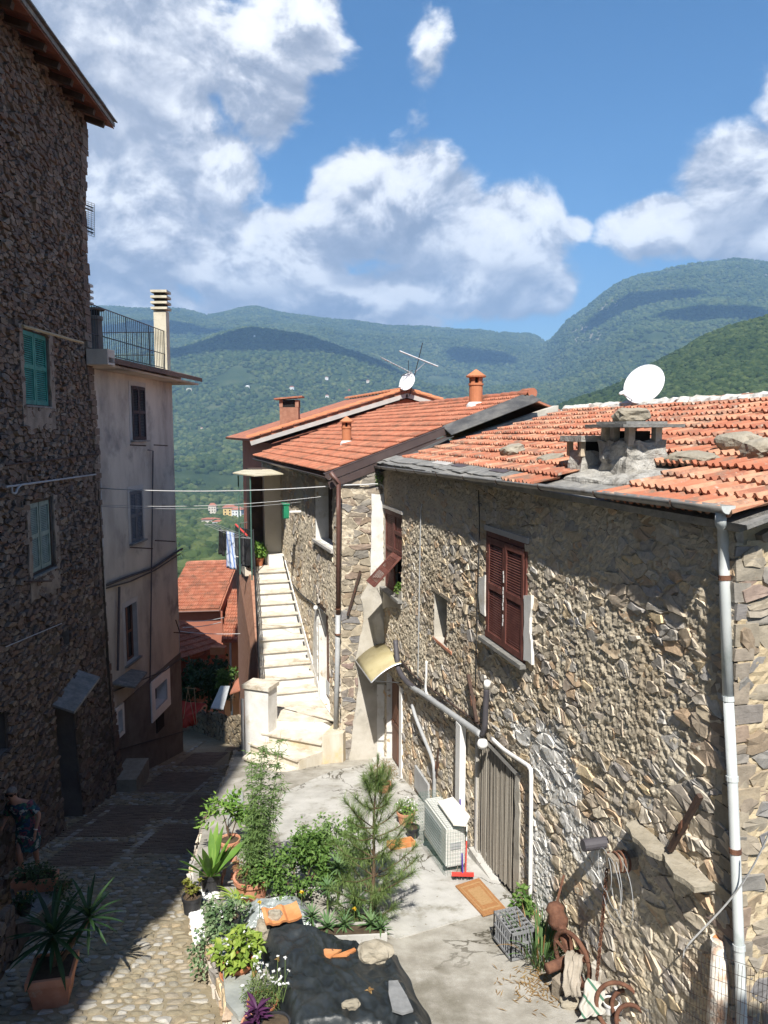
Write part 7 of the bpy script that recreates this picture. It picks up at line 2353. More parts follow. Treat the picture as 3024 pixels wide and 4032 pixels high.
rock(1040, 3695, (.11, .13, .15), 4, 'tall rounded beige rock beside the lime-leaved pot', .6)
rock(1085, 3640, (.10, .07, .10), 9, 'angular brown rock resting against the orange roof tile', .9)
rock(1478, 3780, (.20, .15, .11), 15, 'big squared stone at the right end of the trough', .7)
rock(1382, 3968, (.10, .055, .05), 23, 'small pale stone pressed into the tarpaulin fold', .6)
tp = on_tarp(1108, 3628) + UP * .07
tl = MB(); ang = Matrix.Rotation(.35, 3, 'Z') @ Matrix.Rotation(.25, 3, 'X')
src = tile_mesh('tile', .44, .28, .018, .9)
tag(MB().add([tp + ang @ (Vector(v) - Vector((.22, .14, 0))) for v in src.v], src.f).build('roof_tile', MT['terra_orange']), 'loose orange roof tile lying on the tarpaulin', 'roof tile')
for i, (pts, lab) in enumerate((([(1255, 3740), (1345, 3745), (1300, 3775), (1285, 3775)], 'left half of a broken orange tile below the trough'), ([(1310, 3770), (1395, 3738), (1402, 3745), (1365, 3768)], 'right half of a broken orange tile below the trough'))):
    P = [COURT(*p, .20) for p in pts]
    tag(MB().prism(P, UP * .02).build('tile_piece', MT['terra_orange'], fix=True), lab, 'tile piece', 'broken tile pieces')
P = [on_tarp(1545, 3880), on_tarp(1572, 3880), on_tarp(1602, 3940), on_tarp(1625, 3985), on_tarp(1585, 4000), on_tarp(1545, 3985), on_tarp(1530, 3920)]
zs = max(p.z for p in P) + .015
P = [ZP(px, py, zs) for px, py in ((1530, 3870), (1566, 3868), (1602, 3930), (1627, 3985), (1585, 3998), (1545, 3985), (1530, 3920))]
tag(MB().prism(P, UP * .025).build('slate_slab', MT['slab_dark'], fix=True), 'flat grey slate slab lying on the tarpaulin near its right edge', 'slate')
# clear plastic sheet crumpled behind the tile
V, F = [], []
Q = [COURT(960, 3660), COURT(1250, 3650), COURT(1200, 3560), COURT(960, 3590)]
for j in range(19):
    for i in range(25):
        s, t = i / 24, j / 18
        e = min(1, 5 * min(s, 1 - s, t, 1 - t))
        V.append(quad_pt(Q, s, t) + UP * (.02 + e * (.20 + .08 * mnoise.noise(Vector((s * 6, t * 5, 4))) + .03 * mnoise.noise(Vector((s * 17, t * 15, 4))))))
for j in range(18):
    for i in range(24):
        q = j * 25 + i; F.append((q, q + 1, q + 26, q + 25))
tag(MB().add(V, F).build('plastic_sheet', MT['film_grey']), 'crumpled translucent plastic sheet behind the loose roof tile', 'plastic sheet')
for i, (px, py) in enumerate(((1098, 3782), (1452, 3902))):
    p = on_tarp(px, py) + UP * .012; mb = MB(); rs = random.Random(i)
    for k in range(7): add_leaf(mb, p, rnd_dir(rs, -.05, .4), UP, .05, .03, rs.random(), .1)
    tag(mb.build('dead_leaf', MT['leaf_dry']), ['curled brown dead leaf on the upper part of the tarpaulin', 'curled brown dead leaf near the slate slab'][i], 'leaf', 'dead leaves on the tarpaulin')
# ---------------------------------------------------------------- things against the right-hand wall
b = COURT(1598, 3245)
pw = plant('flower_pot', b, 'terracotta pot of white flowers against the wall by the door', 'potted plant')
pot_round(pw, b, .155, .24, 'terracotta'); bush(pw, b + UP * .32, (.2, .18, .12), 260, .045, .03, 'leaf_bright', 71, .2); bush(pw, b + UP * .36, (.17, .15, .1), 60, .04, .03, 'petal_white', 72, .5, 'flowers')
b = COURT(1625, 3300)
pk2 = plant('small_black_pot', b, 'black pot with a thin plant beside the caged unit', 'potted plant')
pot_round(pk2, b, .11, .2, 'black_plastic'); bush(pk2, b + UP * .32, (.14, .12, .15), 90, .07, .012, 'leaf_mid', 73, .1)
b = COURT(1580, 3335)
tq = empty('clay_trough', b, 'low empty terracotta trough lying by the caged unit', 'planter')
dx = (COURT(1632, 3310) - COURT(1520, 3330)).normalized(); dy = UP.cross(dx)
for (u0, u1, w0, w1, h) in ((-.22, .22, -.09, -.07, .1), (-.22, .22, .07, .09, .1), (-.22, -.2, -.07, .07, .1), (.2, .22, -.07, .07, .1), (-.2, .2, -.07, .07, .02)):
    MB().box8([b + dx * u + dy * w + UP * z for z in (0.005, h) for u, w in ((u0, w0), (u1, w0), (u1, w1), (u0, w1))]).build('side', MT['terra_orange'], tq)
b = COURT(1512, 3120)
ds = plant('dry_shrub', b, 'small brown conifer in a pot by the front door', 'potted plant')
pot_round(ds, b, .14, .2, 'terracotta'); bush(ds, b + UP * .42, (.26, .24, .22), 900, .07, .008, 'leaf_rusty', 74, .2)
# air conditioner in a wire cage with a marble slab on top
ua = AUV(1655, 3330)[0]
g = court_z(17.1 - .97 * (ua + 1.0))
ac = empty('air_conditioner', A3(ua + .6, g, .3), 'white outdoor unit boxed in green wire mesh against the wall', 'air conditioner')
q0 = COURT(1648, 3335); q1 = COURT(1748, 3448); q2 = COURT(1812, 3412)
ex = (q1 - q0); ex.z = 0; LL = ex.length; ex.normalize(); ey = Vector((-ex.y, ex.x, 0)); ey = ey if ey.x > 0 else -ey
WW = .36; HH = .62
zb = court_z(q1.y) + .06
def Q(u, w, h): return Vector((q0.x, q0.y, 0)) + ex * u + ey * w + UP * (zb + h)
import bmesh as _bm
bm = _bm.new()
for h in (0, HH):
    for u, w in ((.08, .06), (LL - .06, .06), (LL - .06, WW), (.08, WW)): bm.verts.new(Q(u, w, h))
bm.verts.ensure_lookup_table()
for f in ((3, 2, 1, 0), (4, 5, 6, 7), (0, 1, 5, 4), (1, 2, 6, 5), (2, 3, 7, 6), (3, 0, 4, 7)): bm.faces.new([bm.verts[i] for i in f])
_bm.ops.bevel(bm, geom=bm.edges[:], offset=.025, segments=2, affect='EDGES')
me = bpy.data.meshes.new('casing'); bm.to_mesh(me); bm.free(); link('casing', me, MT['ac_body'], ac)
for i in range(9): MB().box(Q(LL * .45, .052, .1 + i * .052), (LL * .62, .01, .012), (ex, ey, UP)).build('louvre', MT['pipe_grey'], ac)
MB().box(Q(LL - .052, .2, .34), (.01, .16, .1), (ex, ey, UP)).build('label_plate', MT['pipe_grey'], ac)
for u in (.12, LL - .15): MB().box(Q(u, .2, -.03), (.06, .3, .06), (ex, ey, UP)).build('foot', MT['black_plastic'], ac)
cg = empty('wire_cage', Q(.3, 0, -.05), 'green wire mesh wrapped round the outdoor unit', 'wire mesh')
nu, nh, nw_ = int((LL + .1) / .055), 13, 9
for i in range(nu + 1):
    u = -.03 + (LL + .08) * i / nu
    MB().tube([Q(u, 0, -.05), Q(u, 0, HH + .05), Q(u, WW * .9, HH + .05)], .0017, 3).build('wire', MT['fence_green'], cg)
for j in range(nh + 1):
    h = -.05 + (HH + .1) * j / nh
    MB().tube([Q(-.03, WW, h), Q(-.03, 0, h), Q(LL + .05, 0, h), Q(LL + .05, WW, h)], .0017, 3).build('wire', MT['fence_green'], cg)
for j in range(1, nw_):
    w = WW * j / nw_
    MB().tube([Q(-.03, w, -.05), Q(-.03, w, HH + .05), Q(LL + .05, w, HH + .05), Q(LL + .05, w, -.05)], .0017, 3).build('wire', MT['fence_green'], cg)
ms_ = [Q(.42, .16, HH + .07), Q(LL + .0, .14, HH + .07), Q(LL + .1, .30, HH + .08), Q(LL - .1, .45, HH + .09), Q(.36, .44, HH + .08)]
tag(MB().prism(ms_, UP * .025).build('marble_slab', MT['marble_slab'], fix=True), 'cream marble offcut lying on top of the caged unit', 'marble slab')
# brooms
br = empty('broom', COURT(1822, 3445), 'broom with purple handle and red and black head', 'broom')
hb = COURT(1822, 3440, .1); ht = posA(*AUV(1823, 3085), .06)
MB().tube([hb, ht], .012, 7).build('handle', MT['plastic_purple'], br)
hx = (COURT(1865, 3452) - COURT(1788, 3450)).normalized(); hy = UP.cross(hx)
MB().box(hb - UP * .01, (.32, .05, .04), (hx, hy, UP)).build('head', MT['plastic_red'], br)
bm_ = MB(); rs = random.Random(1)
for i in range(60):
    p = hb + hx * rs.uniform(-.15, .15) + hy * rs.uniform(-.02, .02) - UP * .03; bm_.bar(p, p - UP * .075 + hx * rs.uniform(-.03, .03) + hy * rs.uniform(-.03, .03), .006, .006)
bm_.build('bristles', MT['black_plastic'], br)
b2 = empty('squeegee', COURT(1832, 3462), 'red handled stick leaning beside the purple broom', 'broom')
MB().tube([COURT(1832, 3460, .01), COURT(1832, 3460, .01).lerp(posA(*AUV(1852, 3200), .05), .55)], .013, 7).build('lower_handle', MT['plastic_red'], b2)
MB().tube([COURT(1832, 3460, .01).lerp(posA(*AUV(1852, 3200), .05), .55), posA(*AUV(1852, 3200), .05)], .010, 7).build('upper_handle', MT['white_paint'], b2)
st = empty('wooden_stick', COURT(1795, 3440), 'thin bare stick leaning on the wall behind the brooms', 'stick')
MB().tube([COURT(1797, 3440), posA(*AUV(1860, 3140), .05)], .008, 5).build('shaft', MT['wood_grey'], st)
# door mat
mt = [COURT(1793, 3492, .014), COURT(1886, 3462, .014), COURT(1993, 3583, .014), COURT(1902, 3610, .014)]
mat_o = MB().prism(mt, UP * .022).build('doormat', MT['coir'], fix=True)
tag(mat_o, 'rectangular brown coir doormat on the pale concrete', 'doormat')
cm_ = sum(mt, Vector()) / 4
for k, (s, m) in enumerate(((.80, 'coir_pale'), (.72, 'coir'), (.52, 'coir_pale'))):
    MB().prism([cm_.lerp(p, s) + UP * (.0225 + .002 * k) for p in mt], UP * .0015).build('border', MT[m], mat_o, fix=True)
# bottle crate
cr = empty('bottle_crate', COURT(1995, 3730), 'grey plastic bottle crate with open grid sides', 'crate')
c0, c1, c2 = COURT(1932, 3702), COURT(2012, 3788), COURT(2082, 3768)
cx = (c1 - c0); cx.z = 0; CL = .44; cx.normalize(); cyv = (c2 - c1); cyv.z = 0; cyv = (cyv - cx * cyv.dot(cx)).normalized(); CW, CHH = .30, .34
zc_ = court_z(c1.y) + .01
def K(u, w, h): return Vector((c1.x, c1.y, zc_)) - cx * u + cyv * w + UP * h
for (u0, u1, w0, w1) in ((0, 0, 0, CW), (CL, CL, 0, CW), (0, CL, 0, 0), (0, CL, CW, CW)):
    for (h, t) in ((.0, .03), (CHH * .50, .028), (CHH - .035, .035)):
        MB().bar(K(u0, w0, h + t / 2), K(u1, w1, h + t / 2), .014, t).build('band', MT['crate_grey'], cr)
    for i in range(9):
        t_ = i / 8
        a = (u0 + (u1 - u0) * t_, w0 + (w1 - w0) * t_)
        MB().bar(K(*a, .01), K(*a, CHH), .03 if i in (0, 8) else .012, .012, Vector((1, 0, 0))).build('rib', MT['crate_grey'], cr)
for i in range(1, 6): MB().bar(K(CL * i / 6, 0, CHH - .012), K(CL * i / 6, CW, CHH - .012), .010, .02).build('divider', MT['crate_grey'], cr)
for i in range(1, 4): MB().bar(K(0, CW * i / 4, CHH - .012), K(CL, CW * i / 4, CHH - .012), .010, .02).build('divider', MT['crate_grey'], cr)
for i in range(6):
    for j in range(4):
        c = K(CL * (i + .5) / 6, CW * (j + .5) / 4, .03)
        MB().tube([c, c + UP * .2], .018, 6).build('bottle_cell', MT['crate_grey'], cr)
MB().prism([K(0, 0, .005), K(CL, 0, .005), K(CL, CW, .005), K(0, CW, .005)], UP * .01).build('base', MT['crate_grey'], cr)
# plants between crate and wall
b = COURT(2055, 3640)
la = plant('laurel', b, 'small glossy dark green shrub behind the crate', 'shrub')
stems(la, b, [b + Vector((.02, 0, .35)), b + Vector((-.06, .04, .3))], .008); bush(la, b + UP * .3, (.15, .14, .22), 190, .075, .05, 'leaf_mid', 81, .2)
b = COURT(2150, 3640)
rp_ = empty('red_pot', b, 'empty red terracotta pot at the foot of the white pipe', 'pot'); pot_round(rp_, b, .12, .17, 'terracotta_plain', soil=True)
b = COURT(2120, 3790)
ir = plant('iris_clump', b, 'tall clump of narrow grassy leaves beside the crate', 'plant'); rs = random.Random(12); mb = MB(); md_ = MB()
for i in range(130):
    th = rs.uniform(0, 6.28); r0 = rs.random() ** .5 * .2
    p = b + Vector((r0 * math.cos(th) + .03, r0 * math.sin(th) * 1.3 + .06, 0))
    d = Vector((math.cos(th) * .3 + rs.uniform(-.2, .2), math.sin(th) * .3 + rs.uniform(-.2, .2), 1)).normalized()
    blade(mb if rs.random() > .15 else md_, p, d, rs.uniform(.3, .58), .020, rs.uniform(.3, 1.6), rs.random(), 6, .05)
mb.build('leaves', MT['leaf_iris'], ir); md_.build('dry_leaves', MT['leaf_dry'], ir)
b = COURT(2190, 3700)
gr_ = plant('grass_clump', b, 'bushy grass and red stems against the wall behind the iris', 'plant'); mb = MB()
for i in range(120):
    th = rs.uniform(0, 6.28); p = b + Vector((rs.uniform(-.12, .14), rs.uniform(-.2, .2), 0)); blade(mb, p, Vector((math.cos(th) * .5, math.sin(th) * .5, .9)).normalized(), rs.uniform(.2, .42), .012, 1.2, rs.random(), 4)
mb.build('leaves', MT['leaf_grassy'], gr_)
mb = MB(); b = COURT(2120, 3880)
for i in range(220):
    p = b + Vector((rs.gauss(0, .2), rs.gauss(0, .2), 0)); p.z = court_z(p.y) + .012
    add_leaf(mb, p, rnd_dir(rs, -.02, .12), UP, rs.uniform(.05, .14), .012, rs.random(), .0)
tag(mb.build('dry_litter', MT['leaf_dry']), 'dry leaf litter on the concrete round the iris', 'litter', kind='stuff')
# scrap heap: rusty winch wheel, cloths, springs, logs
def ringpts(c, X, Y, r, n=28, a0=0, a1=6.2832): return [c + X * (r * math.cos(a0 + (a1 - a0) * i / n)) + Y * (r * math.sin(a0 + (a1 - a0) * i / n)) for i in range(n + 1)]
sb_ = COURT(2240, 3900)
wn = empty('rusty_winch', sb_, 'rusty iron winch with wheel and drum leaning on the wall', 'winch')
X = Vector((.35, -.65, .35)).normalized(); Y = (UP - X * X.z).normalized(); ZN = X.cross(Y)
c = sb_ + Vector((.05, .1, .30))
MB().tube(ringpts(c, X, Y, .27), .026, 8, False).build('wheel_rim', MT['rust'], wn, smooth=True)
for i in range(5):
    a = i * 1.2566; MB().tube([c, c + (X * math.cos(a) + Y * math.sin(a)) * .27], .02, 6).build('spoke', MT['rust'], wn)
MB().tube([c - ZN * .2, c + ZN * .35], .055, 10).build('drum', MT['rust'], wn, smooth=True)
c2_ = c + Vector((-.08, .38, .22))
MB().lathe(c2_, [(.0, -.12), (.09, -.11), (.12, -.03), (.09, .05), (.11, .1), (.06, .16), (0, .17)], 16, ax=(X, ZN, Y)).build('gear_housing', MT['rust'], wn, smooth=True)
MB().tube([c2_, c + Vector((0, .1, .02))], .06, 8).build('arm', MT['rust'], wn)
MB().tube([c2_ + Vector((-.05, 0, 0)), c2_ + Vector((.10, .15, .42))], .014, 6).build('lever', MT['rust'], wn)
c3 = COURT(2278, 3730) + UP * .38
bt = empty('rusty_bottle', COURT(2278, 3740), 'rusty flaked bottle-shaped iron weight against the wall', 'weight')
MB().lathe(c3 - UP * .36, [(.06, 0), (.11, .02), (.12, .3), (.09, .4), (.045, .46), (.04, .56), (.0, .57)], 16).build('body', MT['rust'], bt, smooth=True)
def cloth(name, quad, n, amp, m, label, seed, cat='cloth', thick=.006):
    V, F = [], []
    for j in range(n + 1):
        for i in range(n + 1):
            s, t = i / n, j / n
            p = (quad[0].lerp(quad[1], s)).lerp(quad[3].lerp(quad[2], s), t)
            nn = (quad[1] - quad[0]).cross(quad[3] - quad[0]).normalized()
            V.append(p + nn * (amp * (mnoise.noise(Vector((s * 4, t * 2, seed))) + .5 * mnoise.noise(Vector((s * 9, t * 4, seed)))) + amp * 1.2 * math.sin(math.pi * t) * (1 if seed % 2 else -1)) + Vector((.04 * mnoise.noise(Vector((t * 4, 1, seed))), 0, .03 * mnoise.noise(Vector((s * 5, 3, seed))))))
    for j in range(n):
        for i in range(n):
            q = j * (n + 1) + i; F.append((q, q + 1, q + n + 2, q + n + 1))
    o = MB().add(V, F).build(name, MT[m], smooth=True)
    mdf = o.modifiers.new('t', 'SOLIDIFY'); mdf.thickness = thick
    return tag(o, label, cat)
def CU_(px, py, h): return COURT(px, py, 0) if h == 0 else hit(px, py, (0, 9.9, 1.04 + h), Vector((0, .1576, 1)))
cloth('grey_rag', [CU_(2225, 3925, .16), CU_(2290, 3925, .22), CU_(2300, 3760, .5), CU_(2235, 3740, .52)], 16, .05, 'cloth_rag', 'grey brown rag draped over the rusty winch wheel', 3)
cloth('striped_cloth', [CU_(2275, 4015, .10), CU_(2375, 3990, .12), CU_(2392, 3880, .32), CU_(2315, 3850, .36)], 16, .05, 'cloth_stripe', 'pale cloth with green stripes beside the rusty springs', 4)
for i, (px, py, r, h, lab) in enumerate(((2205, 3925, .085, .2, 'short cut log under the rusty wheel'), (2245, 3960, .07, .05, 'flat stone in front of the cut log'))):
    p = COURT(px, py)
    if i == 0:
        o = MB().box(p + UP * .1, (.13, .12, .22), (Vector((.8, .5, .1)).normalized(), Vector((-.5, .8, 0)).normalized(), UP)).build('wood_block', MT['wood_grey']); tag(o, lab, 'wood block')
    else:
        o = place('rock', rock_mesh('rock', 40, (.12, .09, .05), 3, .3), MT['rock'], None, Matrix.Translation(p + UP * .03)); tag(o, lab, 'rock')
for k, (px, py, r, n, lab) in enumerate(((2440, 4040, .24, 1, 'large rusty iron ring standing among the scrap'), (2475, 4020, .17, 1, 'middle rusty iron ring leaning inside the large one'), (2490, 4075, .16, 1, 'small rusty iron ring low at the picture edge'))):
    c = COURT(px, py) + UP * (r * .75)
    X = Vector((.85, -.5, .1)).normalized(); Y = (UP + Vector((.1 * k, .3, 0)) - X * .1).normalized(); Y = (Y - X * Y.dot(X)).normalized()
    o = MB().tube(ringpts(c, X, Y, r, 30, -.5, 5.2), .022, 8).build('iron_ring', MT['rust'], smooth=True); tag(o, lab, 'iron ring', 'rusty iron rings in the scrap heap')
lg = MB().tube([COURT(2640, 4090, .05), COURT(2625, 4000, .12), COURT(2545, 3870, .22)], [.085, .085, .08], 12).build('log', MT['log_pink'], smooth=False); tag(lg, 'long reddish log leaning at the foot of the wall', 'log')
bk = empty('enamel_pot', COURT(2405, 3985), 'small white enamel pot with blue rim among the scrap', 'pot'); pot_round(bk, COURT(2405, 3985), .08, .12, 'white_paint', rim=True, soil=True)
jar = empty('plastic_can', COURT(2360, 3900), 'pale translucent plastic can behind the striped cloth', 'can')
bm = _bm.new(); _bm.ops.create_cube(bm, size=1); _bm.ops.bevel(bm, geom=bm.edges[:], offset=.12, segments=3, affect='EDGES')
me = bpy.data.meshes.new('body'); bm.to_mesh(me); bm.free()
place('body', me, MT['bead'], jar, Matrix.Translation(COURT(2362, 3890) + UP * .15) @ Matrix.Rotation(.7, 4, 'Z') @ Matrix.Diagonal((.2, .16, .3, 1)))
MB().lathe(COURT(2362, 3890) + UP * .3, [(.03, 0), (.03, .04), (0, .04)], 10).build('cap', MT['trim_light'], jar)
for i, (px, py, lab) in enumerate(((2430, 3960, 'white plaster lump beside the enamel pot'), (2455, 3990, 'jagged white plaster lump among the rings'))):
    o = place('plaster_lump', rock_mesh('plaster_lump', 50 + i, (.09, .07, .06), 2, .5), MT['plaster_white'], None, Matrix.Translation(COURT(px, py) + UP * .05)); tag(o, lab, 'plaster lump', 'plaster lumps in the scrap heap')
# chain hanging from the beam end
ch_ = empty('rusty_chain', posA(*AUV(2420, 3360), .3), 'rusty chain hanging from the beam end down to the scrap', 'chain')
ca = pg + N_A * .16 - U_A * .1 + UP * .02; cb = CU_(2350, 3850, .38)
lkm = []
for o_ in (0, 1):
    mb = MB(); Xc, Yc = (Vector((1, 0, 0)), Vector((0, 0, 1))) if o_ == 0 else (Vector((0, 1, 0)), Vector((0, 0, 1)))
    mb.tube([Xc * (.016 * math.cos(a)) + Yc * (.034 * math.sin(a)) for a in [i * 6.2832 / 12 for i in range(13)]], .006, 5, False); me = mb.mesh('link', True); me.materials.append(MT['rust']); lkm.append(me)
nl = 36
for i in range(nl):
    t = i / (nl - 1); p = ca.lerp(cb, t) - UP * .10 * math.sin(math.pi * t) * .6; p2_ = ca.lerp(cb, t + .02) - UP * .06 * math.sin(math.pi * (t + .02))
    place('link', lkm[i % 2], None, ch_, Matrix.Translation(p) @ (p2_ - p).to_track_quat('Z', 'Y').to_matrix().to_4x4())
wp = pg + N_A * .17
for k in range(3):
    a0 = MB().tube(ringpts(pg + N_A * (.03 + .05 * k), U_A, UP, .095, 16), .012, 5, False); a0.build('winding', MT['rust'], ch_)
wc_ = empty('wire_coil', pg + N_A * .2, 'loose coil of grey wire hanging on the beam end', 'wire coil')
for k, (r, dx_) in enumerate(((.30, .1), (.26, -.02), (.2, -.12), (.28, .05))):
    c = pg + N_A * (.12 + .03 * k) - UP * (r - .06) + U_A * dx_
    MB().tube(ringpts(c, (U_A + N_A * .2).normalized(), UP, r, 30), .0035, 4, False).build('loop', MT['pipe_grey'], wc_)
# fence of thin wire and a clay pipe at the lower right
fe = empty('wire_fence', (2.4, 5.6, 2.2), 'thin rusty wire netting across the lower right corner', 'fence')
fa, fb = aty(2690, 3720, 6.1), aty(3060, 3850, 4.9)
for i in range(26):
    p = fa.lerp(fb, i / 25); MB().tube([p, p - UP * 1.3], .0022, 3).build('wire', MT['rust_dark'], fe)
for j in range(14):
    MB().tube([fa - UP * .1 * j, fb - UP * .1 * j + UP * .02], .0022, 3).build('wire', MT['rust_dark'], fe)
pc_ = empty('clay_pipe', posS(.1, 1.6, .1), 'weathered whitewashed clay pipe standing by the downpipe', 'pipe')
a = aty(2842, 3700, 5.95); b_ = aty(2815, 4100, 5.7)
MB().tube([b_, a], .075, 14).build('shaft', MT['pipe_flaked'], pc_, smooth=True); MB().tube([a - UP * .06, a], .09, 14).build('socket', MT['pipe_flaked'], pc_); MB().tube([a + UP * .001, a + UP * .003], .068, 14).build('bore', MT['terra_orange'], pc_)
cbl = catmull([aty(3060, 3215, 5.2), aty(2960, 3420, 5.5), aty(2860, 3560, 5.75), aty(2710, 3720, 6.05), aty(2690, 3770, 6.1)], 6)
o = MB().tube(cbl, .007, 5).build('white_rope', MT['white_paint']); tag(o, 'white rope running from the right edge down to the fence', 'rope')

# ---------------------------------------------------------------- cables over the lane
def sag_line(a, b, s, n=18): return [a.lerp(b, i / n) - UP * s * 4 * (i / n) * (1 - i / n) for i in range(n + 1)]
cables = [(posL(.1, LUV(372, 1925)[1], .06), R3(.95, RUV(1345, 1910)[1], .05), .10, .013, 'cable_white', 'thick white cable strung over the lane'),
          (posL(.1, LUV(372, 1992)[1], .06), B3(*BUV(1300, 1952), .05), .12, .007, 'cable_white', 'upper of the two thin cables over the lane'),
          (posL(.1, LUV(372, 1998)[1], .06), B3(*BUV(1200, 1975), .05), .12, .006, 'cable_dim', 'lower of the two thin cables over the lane')]
for (a, b, s, r, m, lab) in cables:
    o = MB().tube(sag_line(a, b, s), r, 6).build('overhead_cable', MT[m], smooth=True); tag(o, lab, 'cable', 'cables over the lane')
o = MB().tube(catmull([R3(.95, RUV(1345, 1910)[1], .05), R3(.5, RUV(1420, 1908)[1], .07), R3(.05, RUV(1490, 1912)[1], .06), R3(.05, RUV(1500, 1990)[1], .07)], 5), .02, 6).build('cable', MT['cable_white'], house_b)
# ivy sprig under the verge
iv = plant('ivy_sprig', R3(.15, 6.2, .05), 'little ivy sprig in the angle under the brown flashing', 'ivy'); bush(iv, R3(.14, RUV(1475, 1880)[1], .08), (.09, .06, .22), 90, .05, .04, 'leaf_mid', 90, .1)
wpl = plant('window_plant', posA(W1[1] - .18, W1[2] + .04, -.1), 'green herb growing inside the propped-open window', 'plant')
bush(wpl, posA(W1[1] - .22, W1[2] + .2, -.02), (.12, .12, .16), 110, .06, .045, 'leaf_bright', 91, .2); MB().box(posA(W1[1] - .25, W1[2] + .06, -.06), (.4, .12, .1), (U_A, N_A, UP)).build('window_box', MT['shutter_brown'], wpl)

# ---------------------------------------------------------------- landing: laundry and basil
for i, (px, py, lab, m) in enumerate(((1020, 2215, 'bright basil in a clay pot at the front of the landing', 'leaf_bright'), (1045, 2180, 'dark basil in the middle clay pot on the landing', 'leaf_mid'), (1072, 2180, 'dark basil in the clay pot beside the cream pillar', 'leaf_mid'))):
    p = ZP(px, py + 12, SZ1); o = plant('potted_basil', p, lab, 'potted plant', 'basil pots on the landing')
    pot_round(o, p, .15, .25, 'terracotta_plain'); bush(o, p + UP * .45, (.26, .24, .28), 420, .09, .07, m, 95 + i, .2)
rk_a, rk_b = aty(862, 2068, 25.6), aty(992, 2120, 23.0)
rack = empty('drying_rack', aty(930, 2100, 24.3), 'thin drying rack hung outside the landing railing', 'drying rack')
for k in range(4):
    d = Vector((-.16 * k, -.05 * k, .02 * k)); MB().tube([rk_a + d, rk_b + d], .006, 4).build('wire', MT['alu_dim'], rack)
for t in (0, .5, 1): MB().tube([rk_a.lerp(rk_b, t), rk_a.lerp(rk_b, t) + Vector((-.5, -.15, .06))], .012, 5).build('arm', MT['alu_dim'], rack)
MB().tube([aty(928, 2065, 24.4), aty(972, 2108, 23.4)], .03, 6).build('red_peg_rail', MT['plastic_red'], rack)
def garment(px0, px1, top, bot, y, m, lab, seed, sleeves=False):
    a, b = aty(px0, top, y), aty(px1, top + 6, y - .35); h = aty(px0, bot, y).z - a.z
    n, k = 8, 14; V, F = [], []
    nn = Vector((-.3, -1, 0)).normalized()
    for j in range(k + 1):
        for i in range(n + 1):
            s, t = i / n, j / k
            wd = 1 + (.25 * t if not sleeves else (.15 if t < .3 else -.1))
            V.append(a.lerp(b, .5 + (s - .5) * wd) + UP * h * t + nn * (.05 * math.sin(s * 9 + seed) * (.3 + t) + .04 * mnoise.noise(Vector((s * 4, t * 3, seed)))) - UP * .04 * abs(s - .5) * t)
    for j in range(k):
        for i in range(n):
            q = j * (n + 1) + i; F.append((q, q + 1, q + n + 2, q + n + 1))
    o = MB().add(V, F).build('garment', MT[m], smooth=True); md = o.modifiers.new('t', 'SOLIDIFY'); md.thickness = .012
    tag(o, lab, 'clothing', 'laundry outside the landing')
garment(864, 880, 2080, 2180, 25.6, 'cloth_black', 'long black garment at the far end of the drying rack', 1)
garment(884, 897, 2085, 2165, 25.3, 'cloth_black', 'short black garment next to the white and blue dress', 2)
garment(893, 922, 2092, 2235, 24.9, 'cloth_blue', 'white and blue dress hanging from the drying rack', 3)
garment(924, 946, 2100, 2185, 24.5, 'cloth_grey', 'dark grey shirt hanging right of the blue dress', 4)
garment(938, 964, 2105, 2215, 24.1, 'cloth_black', 'black trousers hanging in the middle of the rack', 5)
garment(954, 980, 2110, 2225, 23.7, 'cloth_grey', 'charcoal trousers hanging near the railing corner', 6)
garment(970, 1000, 2116, 2230, 23.3, 'cloth_black', 'black skirt hanging nearest the stairs', 7)

# ---------------------------------------------------------------- garden below the lane
gd = empty('garden_bush', aty(800, 2850, 29), 'large dark leafy bush under the tiled shed', 'bush')
stems(gd, aty(800, 2900, 29), [aty(760, 2700, 29), aty(840, 2690, 29.5), aty(880, 2720, 29)], .05)
c = aty(800, 2720, 29.5)
bush(gd, c, (1.35, 1.2, 1.25), 3200, .2, .12, 'leaf_dark', 101, .35, clump=40)
gd2 = empty('garden_bush', aty(920, 2750, 28), 'bright bush beside the foot of the stairs down the lane', 'bush')
stems(gd2, aty(910, 2800, 28), [aty(905, 2680, 28), aty(930, 2650, 28)], .03)
bush(gd2, aty(905, 2680, 28.5), (.55, .5, .6), 900, .14, .08, 'leaf_mid', 102, .3, clump=16)
cloth('red_tarp', [aty(715, 2870, 27.5), aty(775, 2850, 27.0), aty(815, 2770, 27.6), aty(712, 2760, 28.2)], 18, .18, 'cloth_red', 'crumpled dark red cloth over garden canes', 5, 'tarp')
cn_ = empty('garden_canes', aty(750, 2860, 26.8), 'thin bamboo canes tied over the red cloth', 'canes')
for (a, b_) in (((722, 2830), (742, 2700)), ((768, 2850), (738, 2705)), ((775, 2850), (765, 2710)), ((730, 2708), (775, 2712))):
    MB().tube([aty(*a, 26.6), aty(*b_, 27)], .012, 4).build('cane', MT['wood_pole'], cn_)
gw = empty('garden_wall', aty(900, 2920, 26.5), 'rough stone garden wall beyond the foot of the stairs', 'wall')
ga_, gb_ = aty(745, 2905, 29.5), aty(960, 2925, 24.8)
gex = (gb_ - ga_); gex.z = 0; GL = gex.length; gex.normalize(); gn = Vector((gex.y, -gex.x, 0)); gn = gn if gn.y < 0 else -gn
